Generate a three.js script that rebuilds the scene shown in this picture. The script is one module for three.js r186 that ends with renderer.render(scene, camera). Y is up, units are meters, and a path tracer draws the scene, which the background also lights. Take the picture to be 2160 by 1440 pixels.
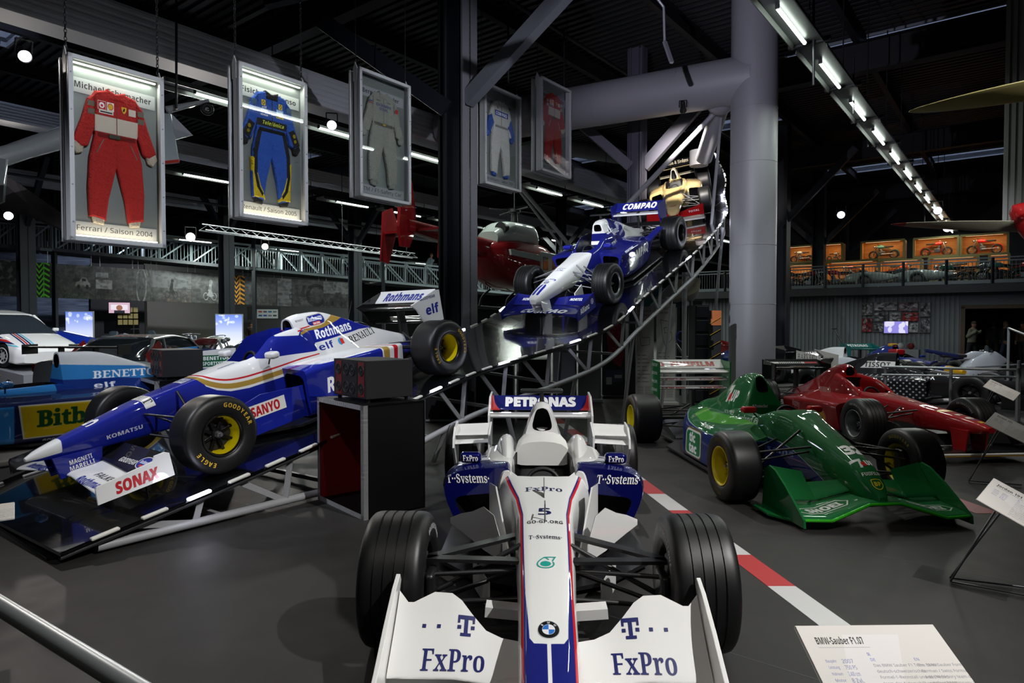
import * as THREE from 'three';
import { mergeGeometries, toCreasedNormals } from 'three/addons/utils/BufferGeometryUtils.js';
import { RoundedBoxGeometry } from 'three/addons/geometries/RoundedBoxGeometry.js';
import { MarchingCubes } from 'three/addons/objects/MarchingCubes.js';
import { RectAreaLightUniformsLib } from 'three/addons/lights/RectAreaLightUniformsLib.js';
import { Brush, Evaluator, SUBTRACTION } from 'three-bvh-csg';

// ---------------------------------------------------------------- camera, sky, exposure
const scene = new THREE.Scene();
const renderer = new THREE.WebGLRenderer({ antialias: true });
renderer.toneMapping = THREE.LinearToneMapping;
renderer.toneMappingExposure = 1.0;
renderer.shadowMap.enabled = true;
RectAreaLightUniformsLib.init();
const camera = new THREE.PerspectiveCamera(54.72, 1.5, 0.05, 200);
camera.position.set(0, 1.623, 0);
camera.rotation.set(-0.0262, 0, 0);
scene.add(camera);
scene.background = new THREE.Color(0.85, 1.0, 1.4);      // overcast dusk daylight, seen through the roof openings only

// ---------------------------------------------------------------- spotlights of the hall (position, target, candela, half angle, colour)
const WARM = 0xfff7ee, COOL = 0xeef3ff;
const SPOTS = [
  [[5.2, 7, -9.2], [8.6, 0.5, -15.4], 150, 0.42, 0.7, COOL],
  [[2.2, 6.6, -3.2], [6.4, 3.2, -8.2], 75, 0.3, 0.7, WARM],

  [[-16.5, 6.5, -28.6], [-21, 2.6, -34.5], 160, 0.6, 0.7, COOL],
  [[-8.6, 6.6, -12.5], [-12.4, 1, -18.6], 260, 0.5, 0.7, COOL],

  [[0.5, 5.4, -6.5], [4.3, 6.2, -14.3], 78, 0.5, 0.6, 0xe6e4ff],
  [[1.8, 6.2, -2.0], [-3.7, 3.7, -8.2], 130, 0.36, 0.6, COOL],
  [[4.4, 6.4, -0.6], [0.25, 0.3, -3.7], 205, 0.42, 0.5, 0xfffdfa],
  [[3.0, 6.3, -5.0], [-1.0, 5.1, -11.6], 95, 0.34, 0.6, COOL],
  [[-0.8, 6.6, 0.6], [-0.3, 0.2, -4.6], 13, 0.55, 0.8, WARM],
  [[-6.2, 6.4, -2.6], [-2.3, 0.9, -7.2], 120, 0.42, 0.6, COOL],
  [[-1.0, 6.6, -4.4], [-1.9, 1.3, -7.9], 70, 0.40, 0.7, COOL],
  [[0.8, 6.3, -11.4], [2.9, 0.3, -6.8], 56, 0.40, 0.5, WARM],
  [[6.6, 6.4, -5.0], [4.9, 0.4, -9.6], 40, 0.40, 0.6, WARM],
  [[-2.4, 5.2, -4.6], [1.6, 2.9, -12.2], 340, 0.24, 0.6, COOL],
  [[1.6, 6.6, -2.2], [3.2, 0.1, -5.4], 8, 0.55, 0.8, WARM],
  [[-7.5, 6.4, -5.0], [-6.2, 0.6, -9.0], 50, 0.5, 0.7, COOL],
];

// ---------------------------------------------------------------- small helpers
let seed = 7;
const rnd = () => { seed = (seed * 1664525 + 1013904223) >>> 0; return seed / 4294967296; };
const rr = (a, b) => a + (b - a) * rnd();
const V = (x, y, z) => new THREE.Vector3(x, y, z);
const lerp = (a, b, t) => a + (b - a) * t;
const FOC = 1391.3, TILT = -0.0262;
function at(px, py, depth) {                                    // a point that deep in the hall, read off the photograph
  const d = V((px - 1080) / FOC, (720 - py) / FOC, -1).applyAxisAngle(V(1, 0, 0), TILT);
  return d.multiplyScalar(depth / -d.z).add(V(0, 1.623, 0));
}
function onFloor(px, py, y = 0) {
  const d = V((px - 1080) / FOC, (720 - py) / FOC, -1).applyAxisAngle(V(1, 0, 0), TILT);
  return d.multiplyScalar((y - 1.623) / d.y).add(V(0, 1.623, 0));
}
// the hall's own axes: a runs to the right and near, b runs into the depth of the hall
const HALL = -0.66, HC = Math.cos(HALL), HS = Math.sin(HALL);
const hall = (a, y, b) => V(a * HC - b * HS, y, -a * HS - b * HC).applyMatrix4(new THREE.Matrix4());
const toHall = (p) => [p.x * HC - p.z * HS, p.y, -(p.x * HS + p.z * HC)];

const used = {};
function numbered(n) { const k = used[n] = (used[n] ?? -1) + 1; return k ? n + '_' + String(k).padStart(3, '0') : n; }
function tag(o, label, category, group, kind) {
  if (label) o.userData.label = label;
  if (category) o.userData.category = category;
  if (group) o.userData.group = group;
  if (kind) o.userData.kind = kind;
  return o;
}
function thing(name, label, category, pos = [0, 0, 0], turn = 0, group) {
  const g = new THREE.Group();
  g.name = numbered(name); scene.add(g);
  if (pos.isVector3) g.position.copy(pos); else g.position.set(...pos);
  g.rotation.y = turn;
  return tag(g, label, category, group);
}
function norm(g) {
  g = g.index ? g.toNonIndexed() : g;
  if (!g.attributes.normal) g.computeVertexNormals();
  if (!g.attributes.uv) g.setAttribute('uv', new THREE.BufferAttribute(new Float32Array(g.attributes.position.count * 2), 2));
  for (const k of Object.keys(g.attributes)) if (!['position', 'normal', 'uv'].includes(k)) g.deleteAttribute(k);
  g.morphAttributes = {}; g.groups = [];
  return g;
}
const join = (list) => list.length === 1 ? norm(list[0]) : mergeGeometries(list.map(norm));
function obj(name, geos, mat, parent = scene) {
  const m = new THREE.Mesh(Array.isArray(geos) ? join(geos) : geos, mat);
  m.name = parent === scene ? numbered(name) : name;
  parent.add(m);
  return m;
}
function struct(name, geos, mat) { const m = obj(name, geos, mat); m.userData.kind = 'structure'; return m; }
const box = (w, h, d, x = 0, y = 0, z = 0) => new THREE.BoxGeometry(w, h, d).translate(x, y, z);
const rbox = (w, h, d, r, x = 0, y = 0, z = 0, s = 2) => new RoundedBoxGeometry(w, h, d, s, r).translate(x, y, z);
const v3 = (p) => p.isVector3 ? p : V(...p);
function orient(g, a, b, up = [0, 1, 0]) {                        // geometry along +z from 0..1 put between two points
  a = v3(a); b = v3(b);
  const z = b.clone().sub(a).normalize(), u = V(...up);
  if (Math.abs(z.dot(u)) > 0.98) u.set(1, 0, 0.01);
  const x = u.clone().cross(z).normalize(), y = z.clone().cross(x);
  return g.applyMatrix4(new THREE.Matrix4().makeBasis(x, y, z).setPosition(a.clone().add(b).multiplyScalar(0.5)));
}
function rod(a, b, r = 0.01, seg = 10, r2 = r) {
  const L = v3(a).distanceTo(v3(b));
  return orient(new THREE.CylinderGeometry(r2, r, L, seg).rotateX(Math.PI / 2), a, b);
}
function bar(a, b, w, h, up) { const L = v3(a).distanceTo(v3(b)); return orient(new THREE.BoxGeometry(w, h, L), a, b, up); }
function ibeam(a, b, w, h, t = 0.02, up) {
  const L = v3(a).distanceTo(v3(b));
  return orient(join([box(w, t, L, 0, h / 2, 0), box(w, t, L, 0, -h / 2, 0), box(t, h, L)]), a, b, up);
}
function tube(pts, r, seg = 8, n = 0, closed = false) {
  return new THREE.TubeGeometry(new THREE.CatmullRomCurve3(pts.map(v3), closed, 'centripetal'), n || pts.length * 6, r, seg, closed);
}
function polytube(pts, r, seg = 8) { const g = []; for (let i = 1; i < pts.length; i++) g.push(rod(pts[i - 1], pts[i], r, seg)); return join(g); }
function extr(pts, depth, bevel = 0, holes) {
  const s = new THREE.Shape(pts.map((p) => new THREE.Vector2(...p)));
  for (const h of holes ?? []) s.holes.push(new THREE.Path(h.map((p) => new THREE.Vector2(...p))));
  return new THREE.ExtrudeGeometry(s, { depth, bevelEnabled: bevel > 0, bevelThickness: bevel, bevelSize: bevel, bevelSegments: 2, curveSegments: 10 });
}
const sheetX = (zy, x, t, bevel = 0.003) => extr(zy, t, bevel).applyMatrix4(new THREE.Matrix4().makeBasis(V(0, 0, 1), V(0, 1, 0), V(-1, 0, 0))).translate(x + t / 2, 0, 0);   // outline in (z, y), thickness along x
function hermite(xs, ys) {                                       // monotone cubic through the points
  const n = xs.length, d = [], m = [];
  for (let i = 0; i < n - 1; i++) d.push((ys[i + 1] - ys[i]) / (xs[i + 1] - xs[i]));
  for (let i = 0; i < n; i++) m.push(i === 0 ? d[0] : i === n - 1 ? d[n - 2] : d[i - 1] * d[i] <= 0 ? 0 : 2 * d[i - 1] * d[i] / (d[i - 1] + d[i]));
  return (x) => {
    let i = 0; while (i < n - 2 && x > xs[i + 1]) i++;
    const h = xs[i + 1] - xs[i], t = (x - xs[i]) / h, t2 = t * t, t3 = t2 * t;
    return (2 * t3 - 3 * t2 + 1) * ys[i] + (t3 - 2 * t2 + t) * h * m[i] + (-2 * t3 + 3 * t2) * ys[i + 1] + (t3 - t2) * h * m[i + 1];
  };
}
function roundRing(pts, rs) {                                    // closed polygon with softened corners, always the same number of points
  const out = [], n = pts.length;
  for (let i = 0; i < n; i++) {
    const p = pts[i], a = pts[(i + n - 1) % n], b = pts[(i + 1) % n], r = Math.min(rs[i] ?? 0.3, 0.48);
    const p0 = [lerp(p[0], a[0], r), lerp(p[1], a[1], r)], p1 = [lerp(p[0], b[0], r), lerp(p[1], b[1], r)];
    for (let k = 0; k <= 4; k++) {
      const t = k / 4, u = 1 - t;
      out.push([u * u * p0[0] + 2 * u * t * p[0] + t * t * p1[0], u * u * p0[1] + 2 * u * t * p[1] + t * t * p1[1]]);
    }
    const rb = Math.min(rs[(i + 1) % n] ?? 0.3, 0.48), q = [lerp(b[0], p[0], rb), lerp(b[1], p[1], rb)];
    for (let k = 1; k <= 2; k++) out.push([lerp(p1[0], q[0], k / 3), lerp(p1[1], q[1], k / 3)]);
  }
  return out;
}
// rings: lists of Vector3 of one length. Closed skin with optional end caps.
function skin(rings, { cap0 = true, cap1 = true, closed = true, orientOut = true } = {}) {
  const n = rings[0].length, pos = [], idx = [];
  for (const r of rings) for (const p of r) pos.push(p.x, p.y, p.z);
  for (let i = 0; i < rings.length - 1; i++) for (let j = 0; j < (closed ? n : n - 1); j++) {
    const a = i * n + j, b = i * n + (j + 1) % n, c = a + n, d = b + n;
    idx.push(a, b, c, b, d, c);
  }
  const body = new THREE.BufferGeometry();
  body.setAttribute('position', new THREE.Float32BufferAttribute(pos, 3)); body.setIndex(idx);
  let g = body;
  const caps = [];
  for (const [on, r, s] of [[cap0, rings[0], 1], [cap1, rings[rings.length - 1], -1]]) {
    if (!on) continue;
    const c = r.reduce((t, p) => t.add(p), V(0, 0, 0)).multiplyScalar(1 / n), q = [];
    for (let j = 0; j < n; j++) { const a = r[j], b = r[(j + 1) % n]; q.push(...(s > 0 ? [c, b, a] : [c, a, b]).flatMap((p) => [p.x, p.y, p.z])); }
    const k = new THREE.BufferGeometry(); k.setAttribute('position', new THREE.Float32BufferAttribute(q, 3)); caps.push(k);
  }
  const vol = (geo) => { const p = geo.attributes.position, ix = geo.index, N = ix ? ix.count : p.count; let v = 0; const A = V(), B = V(), Cc = V();
    for (let i = 0; i < N; i += 3) { A.fromBufferAttribute(p, ix ? ix.getX(i) : i); B.fromBufferAttribute(p, ix ? ix.getX(i + 1) : i + 1); Cc.fromBufferAttribute(p, ix ? ix.getX(i + 2) : i + 2); v += A.dot(B.cross(Cc)); } return v; };
  if (orientOut && vol(body) + caps.reduce((t, c) => t + vol(c), 0) < 0) {
    const a = body.index.array; for (let i = 0; i < a.length; i += 3) { const t = a[i]; a[i] = a[i + 1]; a[i + 1] = t; }
    for (const c of caps) { const p = c.attributes.position.array; for (let i = 0; i < p.length; i += 9) for (let k = 0; k < 3; k++) { const t = p[i + k]; p[i + k] = p[i + 3 + k]; p[i + 3 + k] = t; } }
  }
  body.computeVertexNormals(); g = norm(body);
  for (const c of caps) c.computeVertexNormals();
  return caps.length ? join([g, ...caps]) : g;
}
// stations [[t, [[u, v], ...]], ...] swept along an axis; map(u, v, t) gives the point
function loft(stations, rs, step, map, opt) {
  const ts = stations.map((s) => s[0]), K = stations[0][1].length, f = [];
  const up = ts[1] > ts[0], T = up ? ts : [...ts].reverse(), S = up ? stations : [...stations].reverse();
  for (let k = 0; k < K; k++) f.push([hermite(T, S.map((s) => s[1][k][0])), hermite(T, S.map((s) => s[1][k][1]))]);
  const list = [];
  for (let i = 0; i < T.length - 1; i++) { const n = Math.max(1, Math.round((T[i + 1] - T[i]) / step)); for (let j = 0; j < n; j++) list.push(lerp(T[i], T[i + 1], j / n)); }
  list.push(T[T.length - 1]);
  return skin(list.map((t) => roundRing(f.map(([a, b]) => [a(t), b(t)]), rs).map(([u, v]) => map(u, v, t))), opt);
}
const alongZ = (u, v, t) => V(u, v, t);

// ---------------------------------------------------------------- materials and textures
const std = (color, rough = 0.6, metal = 0, o = {}) => new THREE.MeshStandardMaterial({ color, roughness: rough, metalness: metal, ...o });
const gloss = (color, o = {}) => new THREE.MeshPhysicalMaterial({ color, roughness: 0.6, specularIntensity: 0.25, clearcoat: 1, clearcoatRoughness: 0.03, ...o });
function canvasTex(w, h, draw, repeat) {
  const c = document.createElement('canvas'); c.width = w; c.height = h;
  draw(c.getContext('2d'), w, h);
  const t = new THREE.CanvasTexture(c); t.colorSpace = THREE.SRGBColorSpace;
  if (repeat) { t.wrapS = t.wrapT = THREE.RepeatWrapping; t.repeat.set(...repeat); }
  return t;
}
function noiseTex(n, fn, repeat, srgb = true) {
  const d = new Uint8Array(n * n * 4);
  for (let y = 0; y < n; y++) for (let x = 0; x < n; x++) { const c = fn(x / n, y / n), i = (y * n + x) * 4; d[i] = c[0]; d[i + 1] = c[1]; d[i + 2] = c[2]; d[i + 3] = 255; }
  const t = new THREE.DataTexture(d, n, n); t.magFilter = THREE.LinearFilter; t.minFilter = THREE.LinearFilter;
  t.wrapS = t.wrapT = THREE.RepeatWrapping; if (repeat) t.repeat.set(...repeat); if (srgb) t.colorSpace = THREE.SRGBColorSpace; t.needsUpdate = true;
  return t;
}
function tileNoise(cells) {                                       // tileable value noise
  const g = Array.from({ length: cells * cells }, () => rnd());
  return (u, v) => { const x = u * cells, y = v * cells, i = Math.floor(x), j = Math.floor(y), s = (t) => t * t * (3 - 2 * t), a = s(x - i), b = s(y - j), q = (p, r) => g[((r % cells + cells) % cells) * cells + (p % cells + cells) % cells];
    return lerp(lerp(q(i, j), q(i + 1, j), a), lerp(q(i, j + 1), q(i + 1, j + 1), a), b); };
}
const M = {
  dark: std(0x0b0c0e, 0.55), black: std(0x08080a, 0.35), carbon: new THREE.MeshPhysicalMaterial({ color: 0x0d0d10, roughness: 0.5, clearcoat: 0.3, clearcoatRoughness: 0.2 }),
  navy: std(0x1c222c, 0.5, 0.1), steel: std(0x8f949a, 0.35, 0.8), chrome: std(0xc9ccd0, 0.15, 1), alu: std(0xb9bcc0, 0.42, 0.7),
  truss: std(0x9b9d9f, 0.45), white: std(0xd9d9d6, 0.45), grey: std(0x6d6f73, 0.6), cement: std(0x5a5b5e, 0.8),
  glass: new THREE.MeshPhysicalMaterial({ color: 0xffffff, transmission: 1, roughness: 0.02, thickness: 0, ior: 1.5 }),
  tinted: new THREE.MeshPhysicalMaterial({ color: 0x2a3036, roughness: 0.08, clearcoat: 1 }),
  gloveblack: gloss(0x070709), red: gloss(0xb00f14), whitegloss: gloss(0xdcdcda), tail: gloss(0x8a0c10),
};
const bumpRib = noiseTex(64, (u) => { const k = 127 + 127 * Math.cos(u * 2 * Math.PI); return [k, k, k]; }, [1, 1], false);

// ---------------------------------------------------------------- printed matter: one shared sheet of lettering, cut out and laid on as stickers
const FONT = { sans: 'sans-serif', serif: 'serif', mono: 'monospace' };
function fitText(c, s, x, y, w, h, o = {}) {                      // text stretched into the box x, y, w, h
  c.save();
  c.font = `${o.italic ? 'italic ' : ''}${o.weight ?? 'bold'} 100px ${FONT[o.font ?? 'sans']}`;
  c.textBaseline = 'alphabetic'; c.textAlign = 'left';
  const m = c.measureText(s).width || 1, up = o.lower ? 76 : 74;
  c.translate(x, y + h * (o.lower ? 0.8 : 1)); c.transform(1, 0, o.slant ? -o.slant : 0, 1, 0, 0);
  c.scale(w / m, (h * (o.lower ? 0.8 : 1)) / up);
  if (o.stroke) { c.strokeStyle = o.stroke; c.lineWidth = o.sw ?? 8; c.lineJoin = 'round'; c.strokeText(s, 0, 0); }
  c.fillStyle = o.fill ?? '#fff'; c.fillText(s, 0, 0);
  if (o.fat) { c.strokeStyle = o.fill ?? '#fff'; c.lineWidth = o.fat; c.lineJoin = 'round'; c.strokeText(s, 0, 0); }
  c.restore();
}
function rrect(c, x, y, w, h, r) { c.beginPath(); c.moveTo(x + r, y); c.arcTo(x + w, y, x + w, y + h, r); c.arcTo(x + w, y + h, x, y + h, r); c.arcTo(x, y + h, x, y, r); c.arcTo(x, y, x + w, y, r); c.closePath(); }
class Sheet {
  constructor(n) {
    this.n = n; this.c = document.createElement('canvas'); this.c.width = this.c.height = n; this.g = this.c.getContext('2d'); this.x = 2; this.y = 2; this.row = 0; this.memo = {};
    this.tex = new THREE.CanvasTexture(this.c); this.tex.colorSpace = THREE.SRGBColorSpace;
    this.mat = new THREE.MeshPhysicalMaterial({ map: this.tex, transparent: true, roughness: 0.35, clearcoat: 0.8, clearcoatRoughness: 0.05, polygonOffset: false });
    this.matt = new THREE.MeshStandardMaterial({ map: this.tex, transparent: true, roughness: 0.75 });
  }
  put(key, w, h, draw) {
    if (this.memo[key]) return this.memo[key];
    if (this.x + w + 4 > this.n) { this.x = 2; this.y += this.row + 4; this.row = 0; }
    if (this.y + h > this.n) { console.log('sheet full at ' + key); return [0, 0, 0.01, 0.01]; }
    this.g.save(); this.g.translate(this.x, this.y); this.g.beginPath(); this.g.rect(0, 0, w, h); this.g.clip(); draw(this.g, w, h); this.g.restore();
    const r = [this.x / this.n, 1 - (this.y + h) / this.n, w / this.n, h / this.n];
    this.x += w + 4; this.row = Math.max(this.row, h);
    return this.memo[key] = r;
  }
  text(s, w, h, o = {}) { return this.put(s + JSON.stringify(o) + w, w, h, (c) => { if (o.bg) { c.fillStyle = o.bg; c.fillRect(0, 0, w, h); } const p = o.pad ?? 0.06; fitText(c, s, w * p, h * p, w * (1 - 2 * p), h * (1 - 2 * p), o); }); }
}
const sheet = new Sheet(2048), sheetB = new Sheet(2048);
// lays a rectangle of a sheet on the surface of a mesh: centre, outward direction, upward direction, size
function sticker(mesh, rect, p, dir, up, w, h, o = {}) {
  const z = V(...dir).normalize(), x = V(...up).cross(z).normalize(), y = z.clone().cross(x);
  const inv = new THREE.Matrix4().makeBasis(x, y, z).setPosition(V(...p)).invert(), geo = mesh.geometry.index ? mesh.geometry.toNonIndexed() : mesh.geometry;
  const P = geo.attributes.position, N = geo.attributes.normal, depth = o.depth ?? 0.12, lift = o.lift ?? 0.0018, out = { p: [], n: [], u: [] };
  const a = V(), fn = V(), e = V();
  for (let i = 0; i < P.count; i += 3) {
    let poly = [];
    for (let k = 0; k < 3; k++) { const v = V().fromBufferAttribute(P, i + k), n = V().fromBufferAttribute(N, i + k); poly.push({ v, n, q: v.clone().applyMatrix4(inv) }); }
    fn.copy(poly[1].v).sub(poly[0].v).cross(e.copy(poly[2].v).sub(poly[0].v)).normalize();
    if (fn.dot(z) < (o.facing ?? 0.15)) continue;
    for (const [ax, s, lim] of [['x', 1, w / 2], ['x', -1, w / 2], ['y', 1, h / 2], ['y', -1, h / 2], ['z', 1, depth], ['z', -1, depth]]) {
      const next = [];
      for (let k = 0; k < poly.length; k++) {
        const A = poly[k], B = poly[(k + 1) % poly.length], da = lim - s * A.q[ax], db = lim - s * B.q[ax];
        if (da >= 0) next.push(A);
        if (da >= 0 !== db >= 0) { const t = da / (da - db); next.push({ v: A.v.clone().lerp(B.v, t), n: A.n.clone().lerp(B.n, t), q: A.q.clone().lerp(B.q, t) }); }
      }
      poly = next; if (poly.length < 3) break;
    }
    for (let k = 1; k + 1 < poly.length; k++) for (const c of [poly[0], poly[k], poly[k + 1]]) {
      a.copy(c.n).normalize(); out.n.push(a.x, a.y, a.z); a.multiplyScalar(lift).add(c.v); out.p.push(a.x, a.y, a.z);
      out.u.push(rect[0] + (c.q.x / w + 0.5) * rect[2], rect[1] + (c.q.y / h + 0.5) * rect[3]);
    }
  }
  if (!out.p.length) { console.log('sticker missed ' + (o.name ?? '') + ' ' + mesh.name + ' ' + p.join(',')); return null; }
  const g = new THREE.BufferGeometry();
  g.setAttribute('position', new THREE.Float32BufferAttribute(out.p, 3)); g.setAttribute('normal', new THREE.Float32BufferAttribute(out.n, 3)); g.setAttribute('uv', new THREE.Float32BufferAttribute(out.u, 2));
  return obj(o.name ?? 'sticker', g, o.mat ?? sheet.mat, o.parent ?? mesh);
}
// a flat printed plate facing +z of its own axes
function plate(w, h, t, rect, front, side) {
  const g = box(w, h, t), uv = g.attributes.uv;
  for (let i = 16; i < 20; i++) uv.setXY(i, rect[0] + uv.getX(i) * rect[2], rect[1] + uv.getY(i) * rect[3]);
  return g;
}
function printMesh(name, w, h, rect, mat, parent) {              // print as a sheet of paper thickness
  const g = new THREE.PlaneGeometry(w, h), uv = g.attributes.uv;
  for (let i = 0; i < 4; i++) uv.setXY(i, rect[0] + uv.getX(i) * rect[2], rect[1] + uv.getY(i) * rect[3]);
  return obj(name, g, mat, parent);
}
// ================================================================ the hall
const nA = tileNoise(16), nB = tileNoise(64), nC = tileNoise(128);
const floorTex = noiseTex(512, (u, v) => { const k = 0.5 * nA(u, v) + 0.3 * nB(u, v) + 0.5 * nC(u, v) - 0.65, g = 43 + 9 * k; return [g + 1.5, g, g - 1]; }, [6, 6]);
const floorRough = noiseTex(256, (u, v) => { const k = 140 + 30 * (nA(u, v) - 0.5) + 20 * (nC(u, v) - 0.5); return [k, k, k]; }, [6, 6], false);
const floorM = new THREE.MeshPhysicalMaterial({ map: floorTex, roughnessMap: floorRough, roughness: 1.05, specularIntensity: 0.45 });
const quad = (pts, y0, y1) => prism0(pts.map((p) => [p.x, p.z]), y0, y1);
function prism0(plan, y0, y1) { return extr(plan, y1 - y0).rotateX(Math.PI / 2).translate(0, y1, 0); }
function hbox(a0, a1, y0, y1, b0, b1) {                            // a box square to the hall's axes
  return new THREE.BoxGeometry(a1 - a0, y1 - y0, b1 - b0).translate((a0 + a1) / 2, (y0 + y1) / 2, -(b0 + b1) / 2).rotateY(HALL);
}
const A0 = -48, A1 = 20, B0 = -12, B1 = 64, RY = 9.2;
struct('floor', hbox(A0, A1, -0.3, 0, B0, B1), floorM);
// laid vinyl: the welded seams between the sheets
{
  const g = [];
  for (const b of [1.2, 3.2, 5.2, 7.2, 9.2]) g.push(hbox(-9, 9, -0.02, 0.0006, b, b + 0.008));
  for (const a of [-5.5, 1.6, 6.2]) g.push(hbox(a, a + 0.008, -0.02, 0.0006, -1, 14));
  struct('floor_seam', g, std(0x2a2a2a, 0.5));
}
const wallM = std(0x4c4e52, 0.8), darkWall = std(0x202226, 0.8);
struct('wall_left', hbox(A0 - 0.3, A0, 0, RY + 1, B0, B1), darkWall);
struct('wall_right', hbox(A1, A1 + 0.3, 0, RY + 1, B0, B1), darkWall);
struct('wall_back', hbox(A0, A1, 0, RY + 1, B1, B1 + 0.3), darkWall);
struct('wall_front', hbox(A0, A1, 0, RY + 1, B0 - 0.3, B0), darkWall);
// roof: trapezoid sheet, ribs across the hall, with skylight openings
const skylights = [[-22, -15.5, 4.4, 5.9], [-5.4, 3.5, 19.6, 21.0], [-8, 6, 35.2, 36.6], [-17.2, -14.6, 25.5, 26.6], [-30, -25, 17, 18.2], [-10.6, -6.9, 24.3, 25.5], [-24, -16, 36, 37.5], [-34, -28, 30, 31.5]];
const deckM = std(0x2c2d30, 0.55, 0.2);
{
  const bands = [B0, ...skylights.flatMap((s) => [s[2], s[3]]), B1].sort((p, q) => p - q), g = [], plate = [];
  for (let i = 0; i < bands.length - 1; i++) {
    const b0 = bands[i], b1 = bands[i + 1]; if (b1 - b0 < 0.01) continue;
    const holes = skylights.filter((s) => s[2] <= b0 + 1e-6 && s[3] >= b1 - 1e-6).map((s) => [s[0], s[1]]).sort((p, q) => p[0] - q[0]);
    let a = A0;
    for (const [h0, h1] of [...holes, [A1, A1]]) {
      if (h0 > a) {
        plate.push(hbox(a, h0, RY + 0.08, RY + 0.2, b0, b1));
        const n = Math.max(1, Math.round((b1 - b0) / 0.26)), w = (b1 - b0) / n;
        if (b0 < 45) for (let k = 0; k < n; k++) g.push(hbox(a, h0, RY, RY + 0.09, b0 + k * w, b0 + k * w + w * 0.5));
        else g.push(hbox(a, h0, RY, RY + 0.09, b0, b1));
      }
      a = h1;
    }
  }
  struct('ceiling', [...g, ...plate], deckM);
  skylights.forEach(([a0, a1, b0, b1], i) => {
    const t = 0.06, h0 = RY - 0.05, h1 = RY + 0.75;
    struct('window_' + (i + 1), [hbox(a0 - t, a0, h0, h1, b0 - t, b1 + t), hbox(a1, a1 + t, h0, h1, b0 - t, b1 + t), hbox(a0, a1, h0, h1, b0 - t, b0), hbox(a0, a1, h0, h1, b1, b1 + t), ...[1, 2].map((k) => hbox(lerp(a0, a1, k / 3) - 0.03, lerp(a0, a1, k / 3) + 0.03, h1 - 0.15, h1, b0, b1))], std(0x9aa0a8, 0.7));
  });
}
// steel frame
const frameM = std(0x141922, 0.5, 0.15), greyFrame = std(0x5b5a66, 0.55, 0.1), lightFrame = std(0x84868c, 0.5, 0.15);
const hp = (a, y, b) => hall(a, y, b);
function hbar(p, q, w, h, up) { return bar(p, q, w, h, up); }
const steel = [];
for (let a = A0 + 2; a < A1; a += 3.27) steel.push(ibeam(hp(a, RY - 0.2, B0), hp(a, RY - 0.2, 50), 0.16, 0.36));                 // purlins
for (const b of [-2, 8.95, 19, 29, 39, 49]) steel.push(ibeam(hp(A0, RY - 0.75, b), hp(A1, RY - 0.75, b), 0.3, 0.75, 0.03));     // main girders
struct('roof_steel', steel, std(0x1b1b1f, 0.6, 0.1));
// ribbed valley gutters carried along the hall
function gutter(a, y0, y1, b0, b1, name) {
  const pr = [], n = 6, h = y1 - y0;
  pr.push([-0.3, y0], [0.3, y0]);
  for (let i = 0; i < n; i++) { const y = y0 + h * (i + 0.15) / n, d = h / n; pr.push([0.33, y], [0.33, y + d * 0.45], [0.3, y + d * 0.6], [0.3, y + d * 0.8]); }
  pr.push([0.3, y1], [-0.3, y1]);
  const g = extr(pr, b1 - b0).translate(0, 0, -b1).rotateY(HALL).translate(hp(a, 0, 0).x, 0, hp(a, 0, 0).z);
  struct(name, g, std(0xbfc3ca, 0.5));
}
gutter(-13.15, 6.62, 7.36, -8, 60, 'trim_1'); gutter(-20.6, 6.74, 7.2, -8, 60, 'trim_2'); gutter(-29, 6.74, 7.2, -8, 60, 'trim_3');
// columns
const M4 = (p, y0, y1) => [V(p.x, y0, p.z), V(p.x, y1, p.z)];
function hcolumn(name, a, b, wA, wB, y1, web, flange) {             // I-section: flanges face along a
  const c = struct(name, [hbox(a - wA / 2, a + wA / 2, 0, y1, b - 0.02, b + 0.02), hbox(a - wA / 2, a - wA / 2 + 0.04, 0, y1, b - wB / 2, b + wB / 2)], web);
  obj('column_flange', hbox(a + wA / 2 - 0.04, a + wA / 2, 0, y1, b - wB / 2, b + wB / 2), flange, c);
  obj('column_plate', [hbox(a - wA / 2 + 0.05, a + wA / 2 - 0.1, 0, y1, b - wB / 2 + 0.02, b - wB / 2 + 0.035), hbox(a - 0.14, a - 0.1, 0, y1, b - wB / 2 - 0.03, b - wB / 2 + 0.02)], web, c);
  return c;
}
hcolumn('steel_column', -8.2, 8.95, 0.6, 0.4, RY - 0.4, frameM, std(0x6a6a70, 0.5, 0.1));
{
  const c0 = hp(-8.2, 5.5, 8.95);
  struct('steel_brace', bar(at(945, 232, 12), at(680, 45, 12.6), 0.16, 0.3), frameM);
  struct('steel_brace', bar(at(985, 212, 11.9), at(1215, -40, 10.6), 0.2, 0.26), std(0x70747c, 0.45, 0.2));
  struct('steel_brace', bar(at(560, 0, 13), at(800, -60, 12.6), 0.2, 0.3), frameM);
}
for (const [px, D, w] of [[56, 25, 0.5], [749, 31, 0.45], [478, 27, 0.45], [1647, 24, 0.5], [1727, 31, 0.5], [1782, 36, 0.45], [1183, 34, 0.4]]) {
  const [a, , b] = toHall(at(px, 600, D));
  const c = struct('steel_column', [hbox(a - w / 2, a + w / 2, 0, RY - 0.4, b - 0.02, b + 0.02), hbox(a - w / 2, a - w / 2 + 0.03, 0, RY - 0.4, b - w / 2, b + w / 2), hbox(a + w / 2 - 0.03, a + w / 2, 0, RY - 0.4, b - w / 2, b + w / 2)], frameM);
  obj('column_brace', [bar(hp(a, 5.2, b), hp(a - 2.4, 7.6, b), 0.16, 0.22), bar(hp(a, 5.2, b), hp(a + 2.4, 7.6, b), 0.16, 0.22)], frameM, c);
}
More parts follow.
